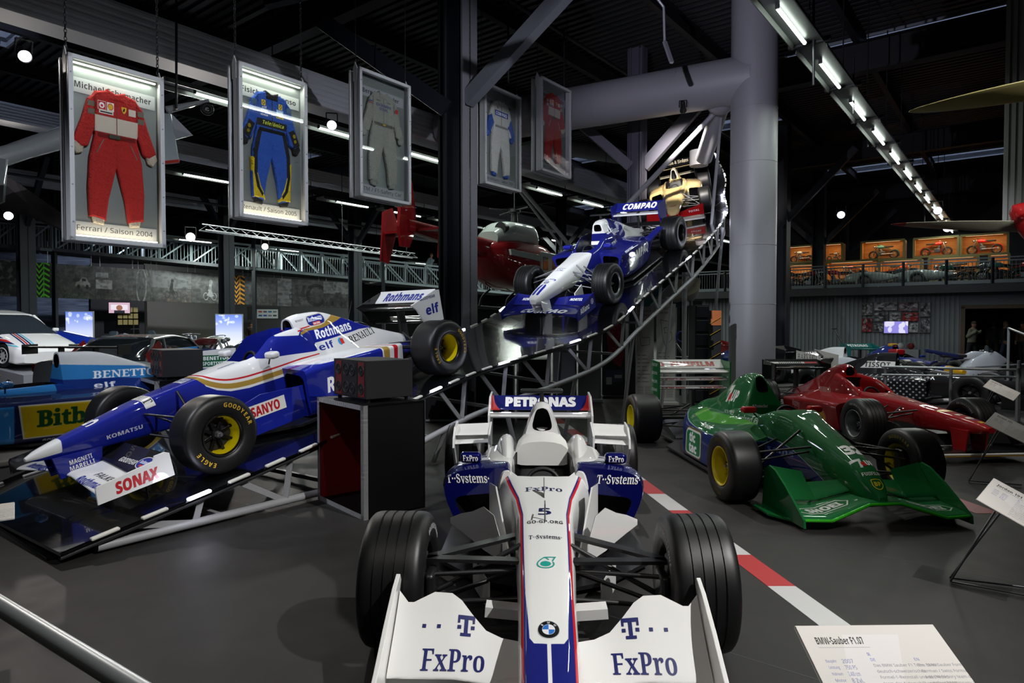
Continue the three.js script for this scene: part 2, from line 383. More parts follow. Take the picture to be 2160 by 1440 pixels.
// the grey post with knee braces behind the ramp
{
  const D = 17.4, p = at(1343, 500, D), [a, , b] = toHall(p), c = hcolumn('grey_post', a, b, 0.42, 0.3, RY - 0.4, greyFrame, greyFrame);
  obj('knee_brace', [bar(at(1330, 352, D), at(1218, 255, D + 0.3), 0.16, 0.24), bar(at(1358, 352, D), at(1485, 208, D - 0.6), 0.2, 0.3)], greyFrame, c);
  obj('conduit', polytube([at(1352, 200, D - 0.2), at(1350, 430, D - 0.2)], 0.03), greyFrame, c);
}
// big round ducts
const ductM = std(0x8f8f93, 0.5, 0.05), pc = at(1587, 600, 14.3);
struct('round_column', [new THREE.CylinderGeometry(0.48, 0.48, RY + 1, 64, 1).translate(pc.x, (RY + 1) / 2, pc.z), ...[2.05, 3.3, 5.05, 6.2].map((y) => new THREE.TorusGeometry(0.4815, 0.004, 6, 64).rotateX(Math.PI / 2).translate(pc.x, y, pc.z))], ductM);
{
  const p0 = V(pc.x, 6.9, pc.z), p1 = at(1185, 225, 16.6).setY(6.95), q = p1.clone().sub(p0).normalize(), p2 = p0.clone().addScaledVector(q, 8.2);
  const d = struct('air_duct', rod(p0, p2, 0.5, 56), ductM);
  obj('duct_seam', [1.6, 3.6, 5.6].map((t) => orient(new THREE.TorusGeometry(0.5015, 0.004, 6, 56), p0.clone().addScaledVector(q, t - 0.1), p0.clone().addScaledVector(q, t + 0.1))), ductM, d);
  const c2 = at(1505, 300, 15.2);
  struct('air_duct', [rod(at(1528, 200, 14.9), at(1484, 335, 16.4), 0.2, 32), new THREE.SphereGeometry(0.32, 24, 16).translate(at(1520, 212, 14.9).x, at(1520, 212, 14.9).y, at(1520, 212, 14.9).z), rod(at(1474, 318, 18.5), at(1474, 350, 18.5), 0.25, 24)], ductM);
  struct('air_duct', rod(at(1085, 290, 27), at(1480, 352, 31), 0.42, 32), ductM);
  const st = struct('tie_rod', rod(at(1527, 218, 15), at(1325, 430, 16.4), 0.06, 12), ductM); obj('tie_rod_end', rod(at(1530, 214, 15), at(1520, 226, 15), 0.09, 12), ductM, st);
  struct('tie_rod', rod(at(1522, 235, 15.2), at(1500, 480, 15.2), 0.035, 10), ductM);
  struct('tie_rod', [rod(at(1090, 385, 19), at(1250, 575, 19.5), 0.06, 10), rod(at(1092, 398, 19.5), at(1215, 560, 20), 0.04, 10)], ductM);
  struct('tie_rod', [rod(at(1525, 480, 15), at(1512, 620, 15), 0.035, 10), rod(at(1512, 620, 15), at(1500, 760, 15.2), 0.035, 10)], ductM);
}
// services under the roof: pipes, hangers, cable trays
{
  const g = [];
  for (const [px, y0, y1, D] of [[372, 0, 230, 12], [1072, 0, 180, 13], [1190, 60, 260, 15], [1800, 120, 240, 14], [1830, 140, 310, 17], [1716, -20, 180, 11], [1950, 380, 470, 28]]) g.push(rod(at(px, y0, D), at(px, y1, D), 0.022, 8));
  g.push(polytube([hp(-9, RY - 0.5, 2), hp(-9, RY - 0.5, 26)], 0.05), polytube([hp(-16, 7.9, -4), hp(-16, 7.9, 40)], 0.06), polytube([hp(-24, 6.1, 0), hp(-24, 6.1, 45)], 0.05));
  struct('roof_services', g, std(0x26272b, 0.5, 0.3));
  const rr2 = obj('projector_arm', [polytube([at(1385, -5, 12.4), at(1400, 15, 12.4), at(1402, 88, 12.4)], 0.025), bar(at(1402, 88, 12.4), at(1417, 132, 12.2), 0.07, 0.05)], M.alu);
  tag(rr2, 'thin bent aluminium rod hanging from the roof above the large duct', 'hanging rod');
}
// ---------------------------------------------------------------- fluorescent fittings in rows along the hall
const tubeGlow = new THREE.MeshStandardMaterial({ color: 0xffffff, emissive: 0xf2fff4, emissiveIntensity: 7 });
const trayM = std(0x6f7370, 0.35, 0.6), trayDark = std(0x1d1e1f, 0.5, 0.4);
function fitting(a, y, b, o = {}) {
  const t = thing('ceiling_light', o.label, 'ceiling light', hp(a, y, b), HALL, o.group), L = o.len ?? 1.5, P = 2.5;
  const pr = [[-0.24, 0.02], [-0.22, 0.1], [0.22, 0.1], [0.24, 0.02], [0.255, 0.02], [0.23, 0.115], [-0.23, 0.115], [-0.255, 0.02]];
  obj('reflector_tray', extr(pr, P - 0.12).translate(0, 0, -P / 2 + 0.06), trayM, t);
  obj('tray_bracket', [box(0.66, 0.07, 0.06, 0, 0.1, -P / 2), rod([0, 0.12, -P / 2], [0, RY - y - 0.02, -P / 2], 0.012, 6)], trayDark, t);
  obj('lamp_tube', new THREE.CylinderGeometry(0.028, 0.028, L, 12).rotateX(Math.PI / 2).translate(-0.02, 0.035, -0.3), tubeGlow, t);
  for (const s of [-1, 1]) obj('lamp_holder', box(0.06, 0.07, 0.03, -0.02, 0.06, -0.3 + s * (L / 2 + 0.02)), trayDark, t);
  const l = new THREE.RectAreaLight(0xf2fff4, o.nits ?? 110, 0.06, L); l.position.set(-0.02, 0.0, -0.3); l.rotation.x = -Math.PI / 2; l.name = 'lamp_light'; t.add(l);
  return t;
}
const ord = ['first', 'second', 'third', 'fourth', 'fifth', 'sixth', 'seventh', 'eighth', 'ninth', 'tenth', 'eleventh', 'twelfth', 'thirteenth', 'fourteenth', 'fifteenth'];
for (let n = -1; n < 13; n++) fitting(-2.9, 6.2, 10.55 + 2.57 * n, { label: n < 0 ? 'fluorescent light cut by the top edge above the round column' : `${ord[n]} lit fluorescent light from the front in the right row`, group: 'row of fluorescent lights at right' });
for (let n = 0; n < 12; n++) fitting(-13.15, 6.2, 7.1 + 2.93 * n, { label: `${ord[n]} fluorescent light from the left under the upper ribbed gutter`, group: 'fluorescent lights under the upper gutter', nits: 150 });
for (let n = 0; n < 12; n++) fitting(-20.3, 6.15, 10.3 + 2.83 * n, { label: `${ord[n]} fluorescent light from the left in the second left row`, group: 'fluorescent lights of the second left row', nits: 600 });
for (let n = 0; n < 9; n++) fitting(-28.5, 5.2, 14 + 4.6 * n, { label: `${ord[n]} small far fluorescent light from the left behind the walkway railing`, group: 'far fluorescent lights at the left', len: 1.4, nits: 1100 });
// cable trunking above the second row of lamps at left
// ---------------------------------------------------------------- stage lamps whose faces the camera sees
const parGlow = new THREE.MeshStandardMaterial({ color: 0xffffff, emissive: 0xe8e6ff, emissiveIntensity: 3.5 }), flareGlow = new THREE.MeshStandardMaterial({ color: 0xffffff, emissive: 0xfff0dc, emissiveIntensity: 14 });
function parCan(p, to, r, label, glow, cd) {
  const t = thing('stage_lamp', label, 'spotlight', p); t.lookAt(v3(to));
  obj('lamp_housing', new THREE.LatheGeometry([[0.001, -0.28], [r * 0.7, -0.27], [r * 0.85, -0.1], [r * 1.05, 0.0], [r * 1.05, 0.03], [r * 0.98, 0.03], [r * 0.98, 0.0]].map((q) => new THREE.Vector2(...q)), 28).rotateX(Math.PI / 2), M.dark, t);
  obj('lamp_lens', new THREE.CircleGeometry(r * 0.95, 28).translate(0, 0, 0.005), glow, t);
  obj('lamp_yoke', polytube([[r * 1.1, 0, -0.1], [r * 1.1, r * 2.2, -0.12], [-r * 1.1, r * 2.2, -0.12], [-r * 1.1, 0, -0.1]], 0.012), M.dark, t);
  const l = new THREE.SpotLight(0xfff6ee, cd, 0, 0.5, 0.6, 2); l.position.set(0, 0, 0.06); l.target.position.set(0, 0, 3); l.shadow.radius = r * 40; l.name = 'lamp_light'; t.add(l, l.target);
  return t;
}
const eye = V(0, 1.62, 0), near = (x, y, z) => V(x, y, z);
parCan(at(52, 118, 8.2), [-1.5, 1.2, -4], 0.075, 'round black stage lamp glowing white at the top left corner', parGlow, 25);
parCan(at(700, 264, 15), [-2, 1.6, -6], 0.11, 'white glowing stage lamp left of the grey racing suit case', parGlow, 20);
parCan(at(18, 455, 21), [0, 1.62, 0], 0.13, 'bright warm lamp above the walkway railing at the left edge', flareGlow, 60);
parCan(at(402, 500, 21), [0, 1.62, 0], 0.14, 'bright warm lamp on the walkway right of the red suit', flareGlow, 60);
parCan(at(559, 520, 23), [0, 1.62, 0], 0.11, 'bright small lamp on the walkway under the blue suit', flareGlow, 45);
for (const [px, py, D, q] of [[1774, 453, 25, 'left of the others'], [1978, 444, 24, 'above the long propeller blade'], [1998, 481, 24, 'below the long propeller blade']]) parCan(at(px, py, D), [6, 1, -12], 0.14, `white floodlight in the dark roof at right, ${q}`, parGlow, 14);
parCan(at(1441, 232, 14.6), [4.6, 5.4, -17.4], 0.07, 'small can lamp under the large duct', parGlow, 130);
// ================================================================ the curved ramp that carries three cars
const rampStations = [];
{
  const eul = (y, p, r) => new THREE.Quaternion().setFromEuler(new THREE.Euler(p, y, r, 'YXZ'));
  const car = (p, e, z) => { const q = eul(...e); return { p: V(0, 0, z).applyQuaternion(q).add(V(...p)), q }; };
  const A = [[-2.326, 0.684, -7.315], [-0.639, 0.225, 0.011]], Bc = [[1.825, 2.565, -12.418], [-0.608, 0.374, -0.028]], Cc = [[4.62, 4.86, -18.3], [-0.279, 0.37, 0.166]];
  const keys = [car(...A, 2.85), car(...A, 1.5), car(...A, 0), car(...A, -1.7), car(...Bc, 2.6), car(...Bc, 1.4), car(...Bc, 0), car(...Bc, -1.6), car(...Cc, 1.8), car(...Cc, 0.6), car(...Cc, -0.8), car(...Cc, -1.8)];
  keys[0].p.y = 0.09;
  keys[keys.length - 1].p.add(V(0.1, 0.25, -0.1));
  { const l = keys[keys.length - 1]; const q2 = eul(-0.1, 0.6, 0.3); keys.push({ p: l.p.clone().add(V(0, 0, -1.6).applyQuaternion(q2)), q: q2 }); const q3 = eul(0.3, 1.0, 0.4); keys.push({ p: keys[keys.length - 1].p.clone().add(V(0, 0, -1.4).applyQuaternion(q3)), q: q3 }); }
  const c = new THREE.CatmullRomCurve3(keys.map((k) => k.p), false, 'centripetal'), N = 150;
  for (let i = 0; i <= N; i++) {
    const t = i / N, f = t * (keys.length - 1), k = Math.min(keys.length - 2, Math.floor(f)), p = c.getPoint(t), tan = c.getTangent(t);
    const x = V(1, 0, 0).applyQuaternion(keys[k].q.clone().slerp(keys[k + 1].q, f - k)); x.addScaledVector(tan, -x.dot(tan)).normalize();
    rampStations.push({ p, x, y: tan.clone().negate().cross(x).normalize(), tan });
  }
}
const rampLen = [0]; for (let i = 1; i < rampStations.length; i++) rampLen.push(rampLen[i - 1] + rampStations[i].p.distanceTo(rampStations[i - 1].p));
function onRamp(d, x, y = 0) {                                       // a point d metres up the ramp, x to the cars' left, y off the surface
  let i = 0; while (i < rampLen.length - 2 && d > rampLen[i + 1]) i++;
  const t = (d - rampLen[i]) / (rampLen[i + 1] - rampLen[i]), a = rampStations[i], b = rampStations[i + 1];
  const X = a.x.clone().lerp(b.x, t), Y = a.y.clone().lerp(b.y, t);
  return a.p.clone().lerp(b.p, t).addScaledVector(X, x).addScaledVector(Y, y);
}
{
  const ramp = thing('display_ramp', 'long curved black glossy ramp on white trusses carrying three racing cars', 'ramp'), TOT = rampLen[rampLen.length - 1];
  const W = 1.2, ring = (d, t0, t1) => [onRamp(d, -W, t0), onRamp(d, W, t0), onRamp(d, W, t1), onRamp(d, -W, t1)];
  const ds = Array.from({ length: 140 }, (_, i) => i / 139 * TOT);
  const deck = new THREE.MeshPhysicalMaterial({ color: 0x0a0b0d, roughness: 0.16, clearcoat: 1, clearcoatRoughness: 0.03 });
  obj('ramp_deck', skin(ds.map((d) => ring(d, -0.035, -0.006))), deck, ramp);
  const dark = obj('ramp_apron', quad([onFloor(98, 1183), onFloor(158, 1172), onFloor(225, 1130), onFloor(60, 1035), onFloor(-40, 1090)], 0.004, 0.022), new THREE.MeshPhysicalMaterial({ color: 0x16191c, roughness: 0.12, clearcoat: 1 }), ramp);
  // truss under both edges: lower tube and zigzag flats
  const tm = std(0x97989b, 0.45, 0.1), low = (d, s) => { const p = onRamp(d, s * (W - 0.08), -0.04), h = Math.min(0.5, Math.max(0.02, p.y - 0.05)); const q = p.clone(); q.y -= h; q.y = Math.max(q.y, 0.035); return q; };
  for (const s of [1, -1]) {
    const P = [], g = [];
    for (let d = 0.25; d < TOT - 0.2; d += 0.25) P.push(low(d, s));
    obj('lower_chord', tube(P, 0.035, 10, 160), tm, ramp);
    obj('upper_chord', tube(ds.filter((_, i) => i % 2 === 0).map((d) => onRamp(d, s * (W - 0.03), -0.05)), 0.022, 6, 140), std(0x2a2b2e, 0.5), ramp);
    let k = 0;
    for (let d = 0.5; d < TOT - 0.6; d += 0.42, k++) { const a = onRamp(d + (k % 2 ? 0.1 : 0), s * (W - 0.07), -0.05), b = low(d + (k % 2 ? 0 : 0.42) + 0.05, s); if (a.y - b.y > 0.06) obj('truss_strut', bar(a, b, 0.018, 0.05), tm, ramp); }
    for (const d of [4.0, 5.2, 6.6, 8.2, 10.0]) { const a = low(d, s); obj('support_leg', rod(a, V(a.x + 0.25 * (d % 2 > 1 ? 1 : -1) * 0.6, 0.02, a.z - 0.1), 0.03, 10), tm, ramp); }
  }
  for (let d = 1.2; d < TOT; d += 1.26) obj('cross_beam', bar(low(d, 1), low(d, -1), 0.04, 0.04), tm, ramp);
  for (const [d, x] of [[11.5, 0.9], [13.4, 0.6], [15.5, 0.3]]) { const a = low(d, 1).lerp(low(d, -1), 0.5 - x / 2.4); obj('support_leg', rod(a, V(a.x, 0.02, a.z), 0.05, 12), tm, ramp); }
  // light bars clipped along both edges: most are off, every fourth is lit
  const off = std(0xc8c6bf, 0.35), on = new THREE.MeshStandardMaterial({ color: 0xffffff, emissive: 0xe4e8ff, emissiveIntensity: 5 });
  for (const s of [1, -1]) {
    let n = 0;
    for (let d = 0.28; d < TOT - 0.3; d += 0.345, n++) {
      const a = onRamp(d - 0.095, s * (W + 0.01), 0.0), b = onRamp(d + 0.095, s * (W + 0.01), 0.0), lit = (s > 0 && n % 4 === 2 && n > 1 && ![6, 26].includes(n)) || (s < 0 && n % 4 === 2 && n > 12);
      const m = obj(lit ? 'edge_light_lit' : 'edge_light', orient(new RoundedBoxGeometry(0.042, 0.024, a.distanceTo(b), 2, 0.01), a, b), lit ? on : off, ramp);
      if (lit && s > 0) { const l = new THREE.PointLight(0xe4e8ff, 0.2); l.position.copy(onRamp(d, s * (W + 0.05), 0.045)); l.shadow.radius = 3; l.name = 'edge_light_glow'; ramp.add(l); }
    }
  }
  // black panels standing below the middle of the ramp
}
// ================================================================ single-seat racing cars
// A car's own axes: x to its left, y up, z towards its nose; origin on the ground midway between the axles.
const evaluator = new Evaluator(); evaluator.attributes = ['position', 'normal', 'uv'];
function cut(geo, mat, tools, inner = M.black) {                                   // real openings, dark inside
  let a = new Brush(geo, mat); a.updateMatrixWorld(true);
  for (const t of tools) { const b = new Brush(norm(t), inner); b.updateMatrixWorld(true); a = evaluator.evaluate(a, b, SUBTRACTION); }
  const m = new THREE.Mesh(a.geometry, a.material);
  return m;
}
const Z0 = -2.2, Z1 = 3.0, YH = 1.3;
class Livery {                                                    // the paint scheme of both sides of body and side pods
  constructor(W, base) {
    this.W = W; this.s = W / (Z1 - Z0); this.h = W / 4; this.c = document.createElement('canvas'); this.c.width = W; this.c.height = W;
    this.g = this.c.getContext('2d'); this.g.fillStyle = base; this.g.fillRect(0, 0, W, W);
  }
  each(row, f) { for (const side of [0, 1]) { const g = this.g, y0 = ((row === 'p' ? 2 : 0) + side) * this.h; g.save(); g.beginPath(); g.rect(0, y0, this.W, this.h); g.clip(); f(g, (z) => side ? (z - Z0) * this.s : (Z1 - z) * this.s, (y) => y0 + (YH - y) * this.s, side); g.restore(); } }
  poly(row, color, pts) { this.each(row, (g, X, Y) => { g.fillStyle = color; g.beginPath(); pts.forEach(([z, y], i) => i ? g.lineTo(X(z), Y(y)) : g.moveTo(X(z), Y(y))); g.fill(); }); return this; }
  curve(row, color, w, pts) { this.each(row, (g, X, Y) => { g.strokeStyle = color; g.lineWidth = w * this.s; g.lineJoin = 'round'; g.beginPath(); const c = new THREE.CatmullRomCurve3(pts.map((p) => V(p[0], p[1], 0)), false, 'centripetal').getPoints(40); c.forEach((p, i) => i ? g.lineTo(X(p.x), Y(p.y)) : g.moveTo(X(p.x), Y(p.y))); g.stroke(); }); return this; }
  text(row, s, z, y, w, h, o = {}) { this.each(row, (g, X, Y, side) => { g.save(); g.translate(X(z), Y(y)); g.rotate((side ? -1 : 1) * (o.ang ?? 0)); if (o.bg) { g.fillStyle = o.bg; const m = o.m ?? 0.02; rrect(g, (-w / 2 - m) * this.s, (-h / 2 - m) * this.s, (w + 2 * m) * this.s, (h + 2 * m) * this.s, (o.r ?? 0.01) * this.s); g.fill(); } fitText(g, s, -w / 2 * this.s, -h / 2 * this.s, w * this.s, h * this.s, { ...o, slant: side && o.slant ? -o.slant : o.slant }); g.restore(); }); return this; }
  draw(row, f) { this.each(row, (g, X, Y, side) => f(g, X, Y, side, this.s)); return this; }
  texture() { const t = new THREE.CanvasTexture(this.c); t.colorSpace = THREE.SRGBColorSpace; return t; }
  uv(geo, row, side) {                                            // planar from the car's side, each flank its own half
    const p = geo.attributes.position, uv = geo.attributes.uv, H = this.h / this.W;
    for (let i = 0; i < p.count; i += 3) {
      const s = side ?? (p.getX(i) + p.getX(i + 1) + p.getX(i + 2) < 0 ? 1 : 0), top = ((row === 'p' ? 2 : 0) + s) * H;
      for (let k = i; k < i + 3; k++) { const z = p.getZ(k), y = Math.max(0.01, Math.min(YH - 0.01, p.getY(k))); uv.setXY(k, (s ? z - Z0 : Z1 - z) / (Z1 - Z0), 1 - top - (YH - y) / (Z1 - Z0)); }
    }
    return geo;
  }
}
const symm = (half) => [...half, ...half.slice(1, -1).reverse().map(([x, y]) => [-x, y])];
const bodyPts = ([z, yt, yb, wt, wm, ym, wb, crown]) => [z, symm([[0, yt + (crown ?? 0.01)], [wt, yt], [wm, ym], [wb, yb], [0, yb]])];
const bodyLoft = (st, rt = 0.35, step = 0.06) => loft(st.map(bodyPts), [0.3, rt, 0.45, 0.3, 0.1, 0.3, 0.45, rt], step, alongZ);
const prism = (plan, y0, y1) => extr(plan, y1 - y0).rotateX(Math.PI / 2).translate(0, y1, 0);   // plan outline in (x, z), from y0 up to y1
const ellipse = (a, b, n = 24, cx = 0, cy = 0) => Array.from({ length: n }, (_, i) => [cx + a * Math.cos(i / n * 2 * Math.PI), cy + b * Math.sin(i / n * 2 * Math.PI)]);

function aerofoil(sections, o = {}) {                             // sections [x, z lead, y lead, chord, angle, thickness]; an element swept along the span
  const rings = [];
  const f = sections.length > 1 && o.smooth ? [1, 2, 3, 4, 5].map((k) => hermite(sections.map((s) => s[0]), sections.map((s) => s[k]))) : null;
  const list = [];
  if (f) { const a = sections[0][0], b = sections[sections.length - 1][0], n = o.n ?? 24; for (let i = 0; i <= n; i++) { const x = lerp(a, b, i / n); list.push([x, ...f.map((q) => q(x))]); } } else list.push(...sections);
  for (const [x, z, y, c, ang, th] of list) {
    const ring = [];
    for (const [u, v] of [[0, 0], [0.03, 0.45], [0.12, 0.85], [0.3, 1], [0.55, 0.75], [0.8, 0.38], [1, 0.08], [1, -0.08], [0.8, -0.2], [0.5, -0.45], [0.25, -0.5], [0.08, -0.42], [0.02, -0.2]]) {
      const cam = (o.camber ?? 0.05) * c * 4 * u * (1 - u), a = u * c, b = v * th * (o.flip ? -1 : 1) - cam;
      ring.push(V(x, y + a * Math.sin(ang) + b * Math.cos(ang), z - a * Math.cos(ang) + b * Math.sin(ang)));
    }
    rings.push(ring);
  }
  return skin(rings);
}
const mirrorSpan = (half) => [...half.slice().reverse().map(([x, ...r]) => [-x, ...r]), ...(half[0][0] === 0 ? half.slice(1) : half)];

// ---- wheels
const RUBBER = std(0x0d0d0e, 0.46), RUBBER_MATT = std(0x161617, 0.56);
function arcLetters(c, n, words, fill) {                          // words [text, centre angle in degrees clockwise from the top, radius share, size share]
  c.translate(n / 2, n / 2); c.fillStyle = fill; c.textAlign = 'center'; c.textBaseline = 'middle';
  for (const [s, mid, r, size, step] of words) {
    c.font = `bold ${size * n}px sans-serif`;
    const d = step ?? size * 0.82 / r * 57.3;
    [...s].forEach((ch, i) => { c.save(); c.rotate((mid + (i - (s.length - 1) / 2) * d) * Math.PI / 180); c.translate(0, -r * n); c.fillText(ch, 0, 0); c.restore(); });
  }
}
const wheelKit = {};
function wheelParts(k) {                                          // shared geometry of one kind of wheel: radius, width, grooves, rim colours, letters
  if (wheelKit[k.key]) return wheelKit[k.key];
  const { R, w } = k, h = w / 2, rim = k.rim ?? 0.178, pr = [[rim - 0.004, -h * 0.86], [rim + 0.012, -h * 0.95]];
  const side = [[rim + 0.012, h * 0.95], [rim + 0.03, h * 0.985], [R * 0.76, h], [R * 0.86, h * 0.985], [R * 0.935, h * 0.93], [R * 0.975, h * 0.85], [R * 0.993, h * 0.74]];
  for (const [r, y] of side.slice(1)) pr.push([r, -y]);
  const tread = [[R, -h * 0.6]];
  for (let i = 0; i < (k.grooves ?? 0); i++) { const g = ((i + 0.5) / k.grooves - 0.5) * w * 0.62; tread.push([R, g - 0.005], [R - 0.006, g - 0.0035], [R - 0.006, g + 0.0035], [R, g + 0.005]); }
  tread.push([R, h * 0.6]);
  pr.push(...tread, ...side.slice(1).reverse(), [rim + 0.012, h * 0.95], [rim - 0.004, h * 0.86]);
  const lathe = (p, n = 64) => new THREE.LatheGeometry(p.map((q) => new THREE.Vector2(...q)), n).rotateZ(-Math.PI / 2);
  const tyre = toCreasedNormals(norm(lathe(pr)), 0.6);
  const lip = lathe([[rim - 0.004, h * 0.86], [rim + 0.004, h * 0.95], [rim - 0.002, h * 0.965], [rim - 0.012, h * 0.93], [rim - 0.018, h * 0.8]]);
  const barrel = lathe([[rim - 0.018, h * 0.8], [rim - 0.022, h * 0.45], [rim - 0.036, h * (k.dish ?? 0.1)], [rim - 0.03, -h * 0.7], [rim, -h * 0.9]]);
  const n = k.spokes ?? 10, zf = h * (k.face ?? 0.42), sp = [];
  for (let i = 0; i < n; i++) {
    const a = i / n * 2 * Math.PI, s = extr([[0.035, -0.014], [rim - 0.03, -0.0075], [rim - 0.03, 0.0075], [0.035, 0.014]], 0.014, 0.003);
    s.applyMatrix4(new THREE.Matrix4().makeBasis(V(0, Math.cos(a), Math.sin(a)), V(0, -Math.sin(a), Math.cos(a)), V(1, 0, 0))).translate(zf - 0.02, 0, 0); sp.push(s);
  }
  sp.push(new THREE.CylinderGeometry(0.05, 0.055, 0.05, 24).rotateZ(-Math.PI / 2).translate(zf - 0.015, 0, 0));
  const back = new THREE.CylinderGeometry(rim - 0.04, rim - 0.04, 0.02, 28).rotateZ(Math.PI / 2).translate(zf - 0.05, 0, 0);
  const nut = join([new THREE.CylinderGeometry(0.026, 0.032, 0.04, 6).rotateZ(-Math.PI / 2).translate(zf + 0.028, 0, 0), new THREE.CylinderGeometry(0.012, 0.012, 0.03, 12).rotateZ(-Math.PI / 2).translate(zf + 0.06, 0, 0)]);
  let letters = null;
  if (k.words) {
    const N = k.px ?? 300, rect = sheet.put('tyre' + k.key, N, N, (c) => arcLetters(c, N, k.words, k.ink));
    const L = (s) => { const g = norm(lathe(side.slice(0, 4).map(([r, y]) => [r, y + 0.0016]), 64)); if (s < 0) g.rotateY(Math.PI); const p = g.attributes.position, uv = g.attributes.uv; for (let i = 0; i < p.count; i++) { const u = (p.getZ(i) * -s) / (2 * R) + 0.5, v = p.getY(i) / (2 * R) + 0.5; uv.setXY(i, rect[0] + u * rect[2], rect[1] + v * rect[3]); } return g; };
    letters = [L(1), L(-1)];
  }
  const spin = new THREE.Matrix4().makeRotationX(k.spin ?? 0);
  return wheelKit[k.key] = { tyre, lip, barrel, spokes: join(sp), back, nut, letters };
}
function wheel(car, k, x, z, turn = 0) {
  const q = wheelParts(k), t = obj('tyre', q.tyre, k.rubber ?? RUBBER, car);
  t.position.set(x, k.R, z); t.rotation.set(k.spin ?? 0, x < 0 ? Math.PI : 0, 0, 'YXZ'); if (turn) t.rotation.y += turn;
  obj('wheel_rim', q.lip, k.lipMat ?? k.spokeMat, t); obj('wheel_barrel', q.barrel, k.barrelMat, t); obj('wheel_spokes', q.spokes, k.spokeMat, t); obj('brake_disc', q.back, M.dark, t); obj('wheel_nut', q.nut, M.steel, t);
  if (q.letters) for (const g of q.letters) obj('tyre_lettering', g, sheet.matt, t);
  return t;
}
function suspension(car, s, zAxle, xHub, R, xIn, o = {}) {        // wishbones, pushrod and track rod of one wheel
  const m = o.mat ?? M.carbon, r = o.r ?? 0.011, arm = (n, a, b, w = 1) => { const g = rod(a, b, r * w, 10); g.applyMatrix4(new THREE.Matrix4()); return obj(n, g, m, car); };
  const hu = [s * xHub, R + (o.up ?? 0.11), zAxle], hl = [s * xHub, R - (o.low ?? 0.1), zAxle], yU = o.yu ?? R + 0.2, yL = o.yl ?? R - 0.06, f = o.fore ?? 0.22, b = o.back ?? 0.35;
  const arm2 = (p, q) => o.blade ? bar(p, q, o.blade, 0.018) : rod(p, q, r);
  obj('upper_wishbone', [arm2([s * xIn, yU, zAxle + f], hu), arm2([s * xIn, yU, zAxle - b], hu)], m, car);
  obj('lower_wishbone', [rod([s * xIn, yL, zAxle + f], hl, r), rod([s * xIn, yL, zAxle - b], hl, r)], m, car);
  arm('pushrod', [s * xIn, o.pushY ?? R + 0.3, zAxle - (o.pushZ ?? 0.1)], [s * (xHub - 0.03), R - 0.08, zAxle], 1.1);
  arm('track_rod', [s * xIn, yU - 0.05, zAxle + f * 0.6], [s * xHub, R + 0.05, zAxle + 0.09], 0.9);
  obj('upright', rbox(0.06, 0.26, 0.12, 0.02, s * (xHub + 0.02), R, zAxle), M.dark, car);
}
const defaultSteer = (car, z, y) => {
  const g = join([new THREE.TorusGeometry(0.12, 0.016, 8, 24, Math.PI * 2), box(0.2, 0.06, 0.02), rod([0, 0, 0], [0, -0.03, 0.2], 0.018)]);
  g.rotateX(-0.35).translate(0, y, z); return obj('steering_wheel', g, M.dark, car);
};
function endplates(parent, zy, xs, t, mat, name = 'endplate') { return xs.map((x) => obj(name, sheetX(zy, x, t), mat, parent)); }

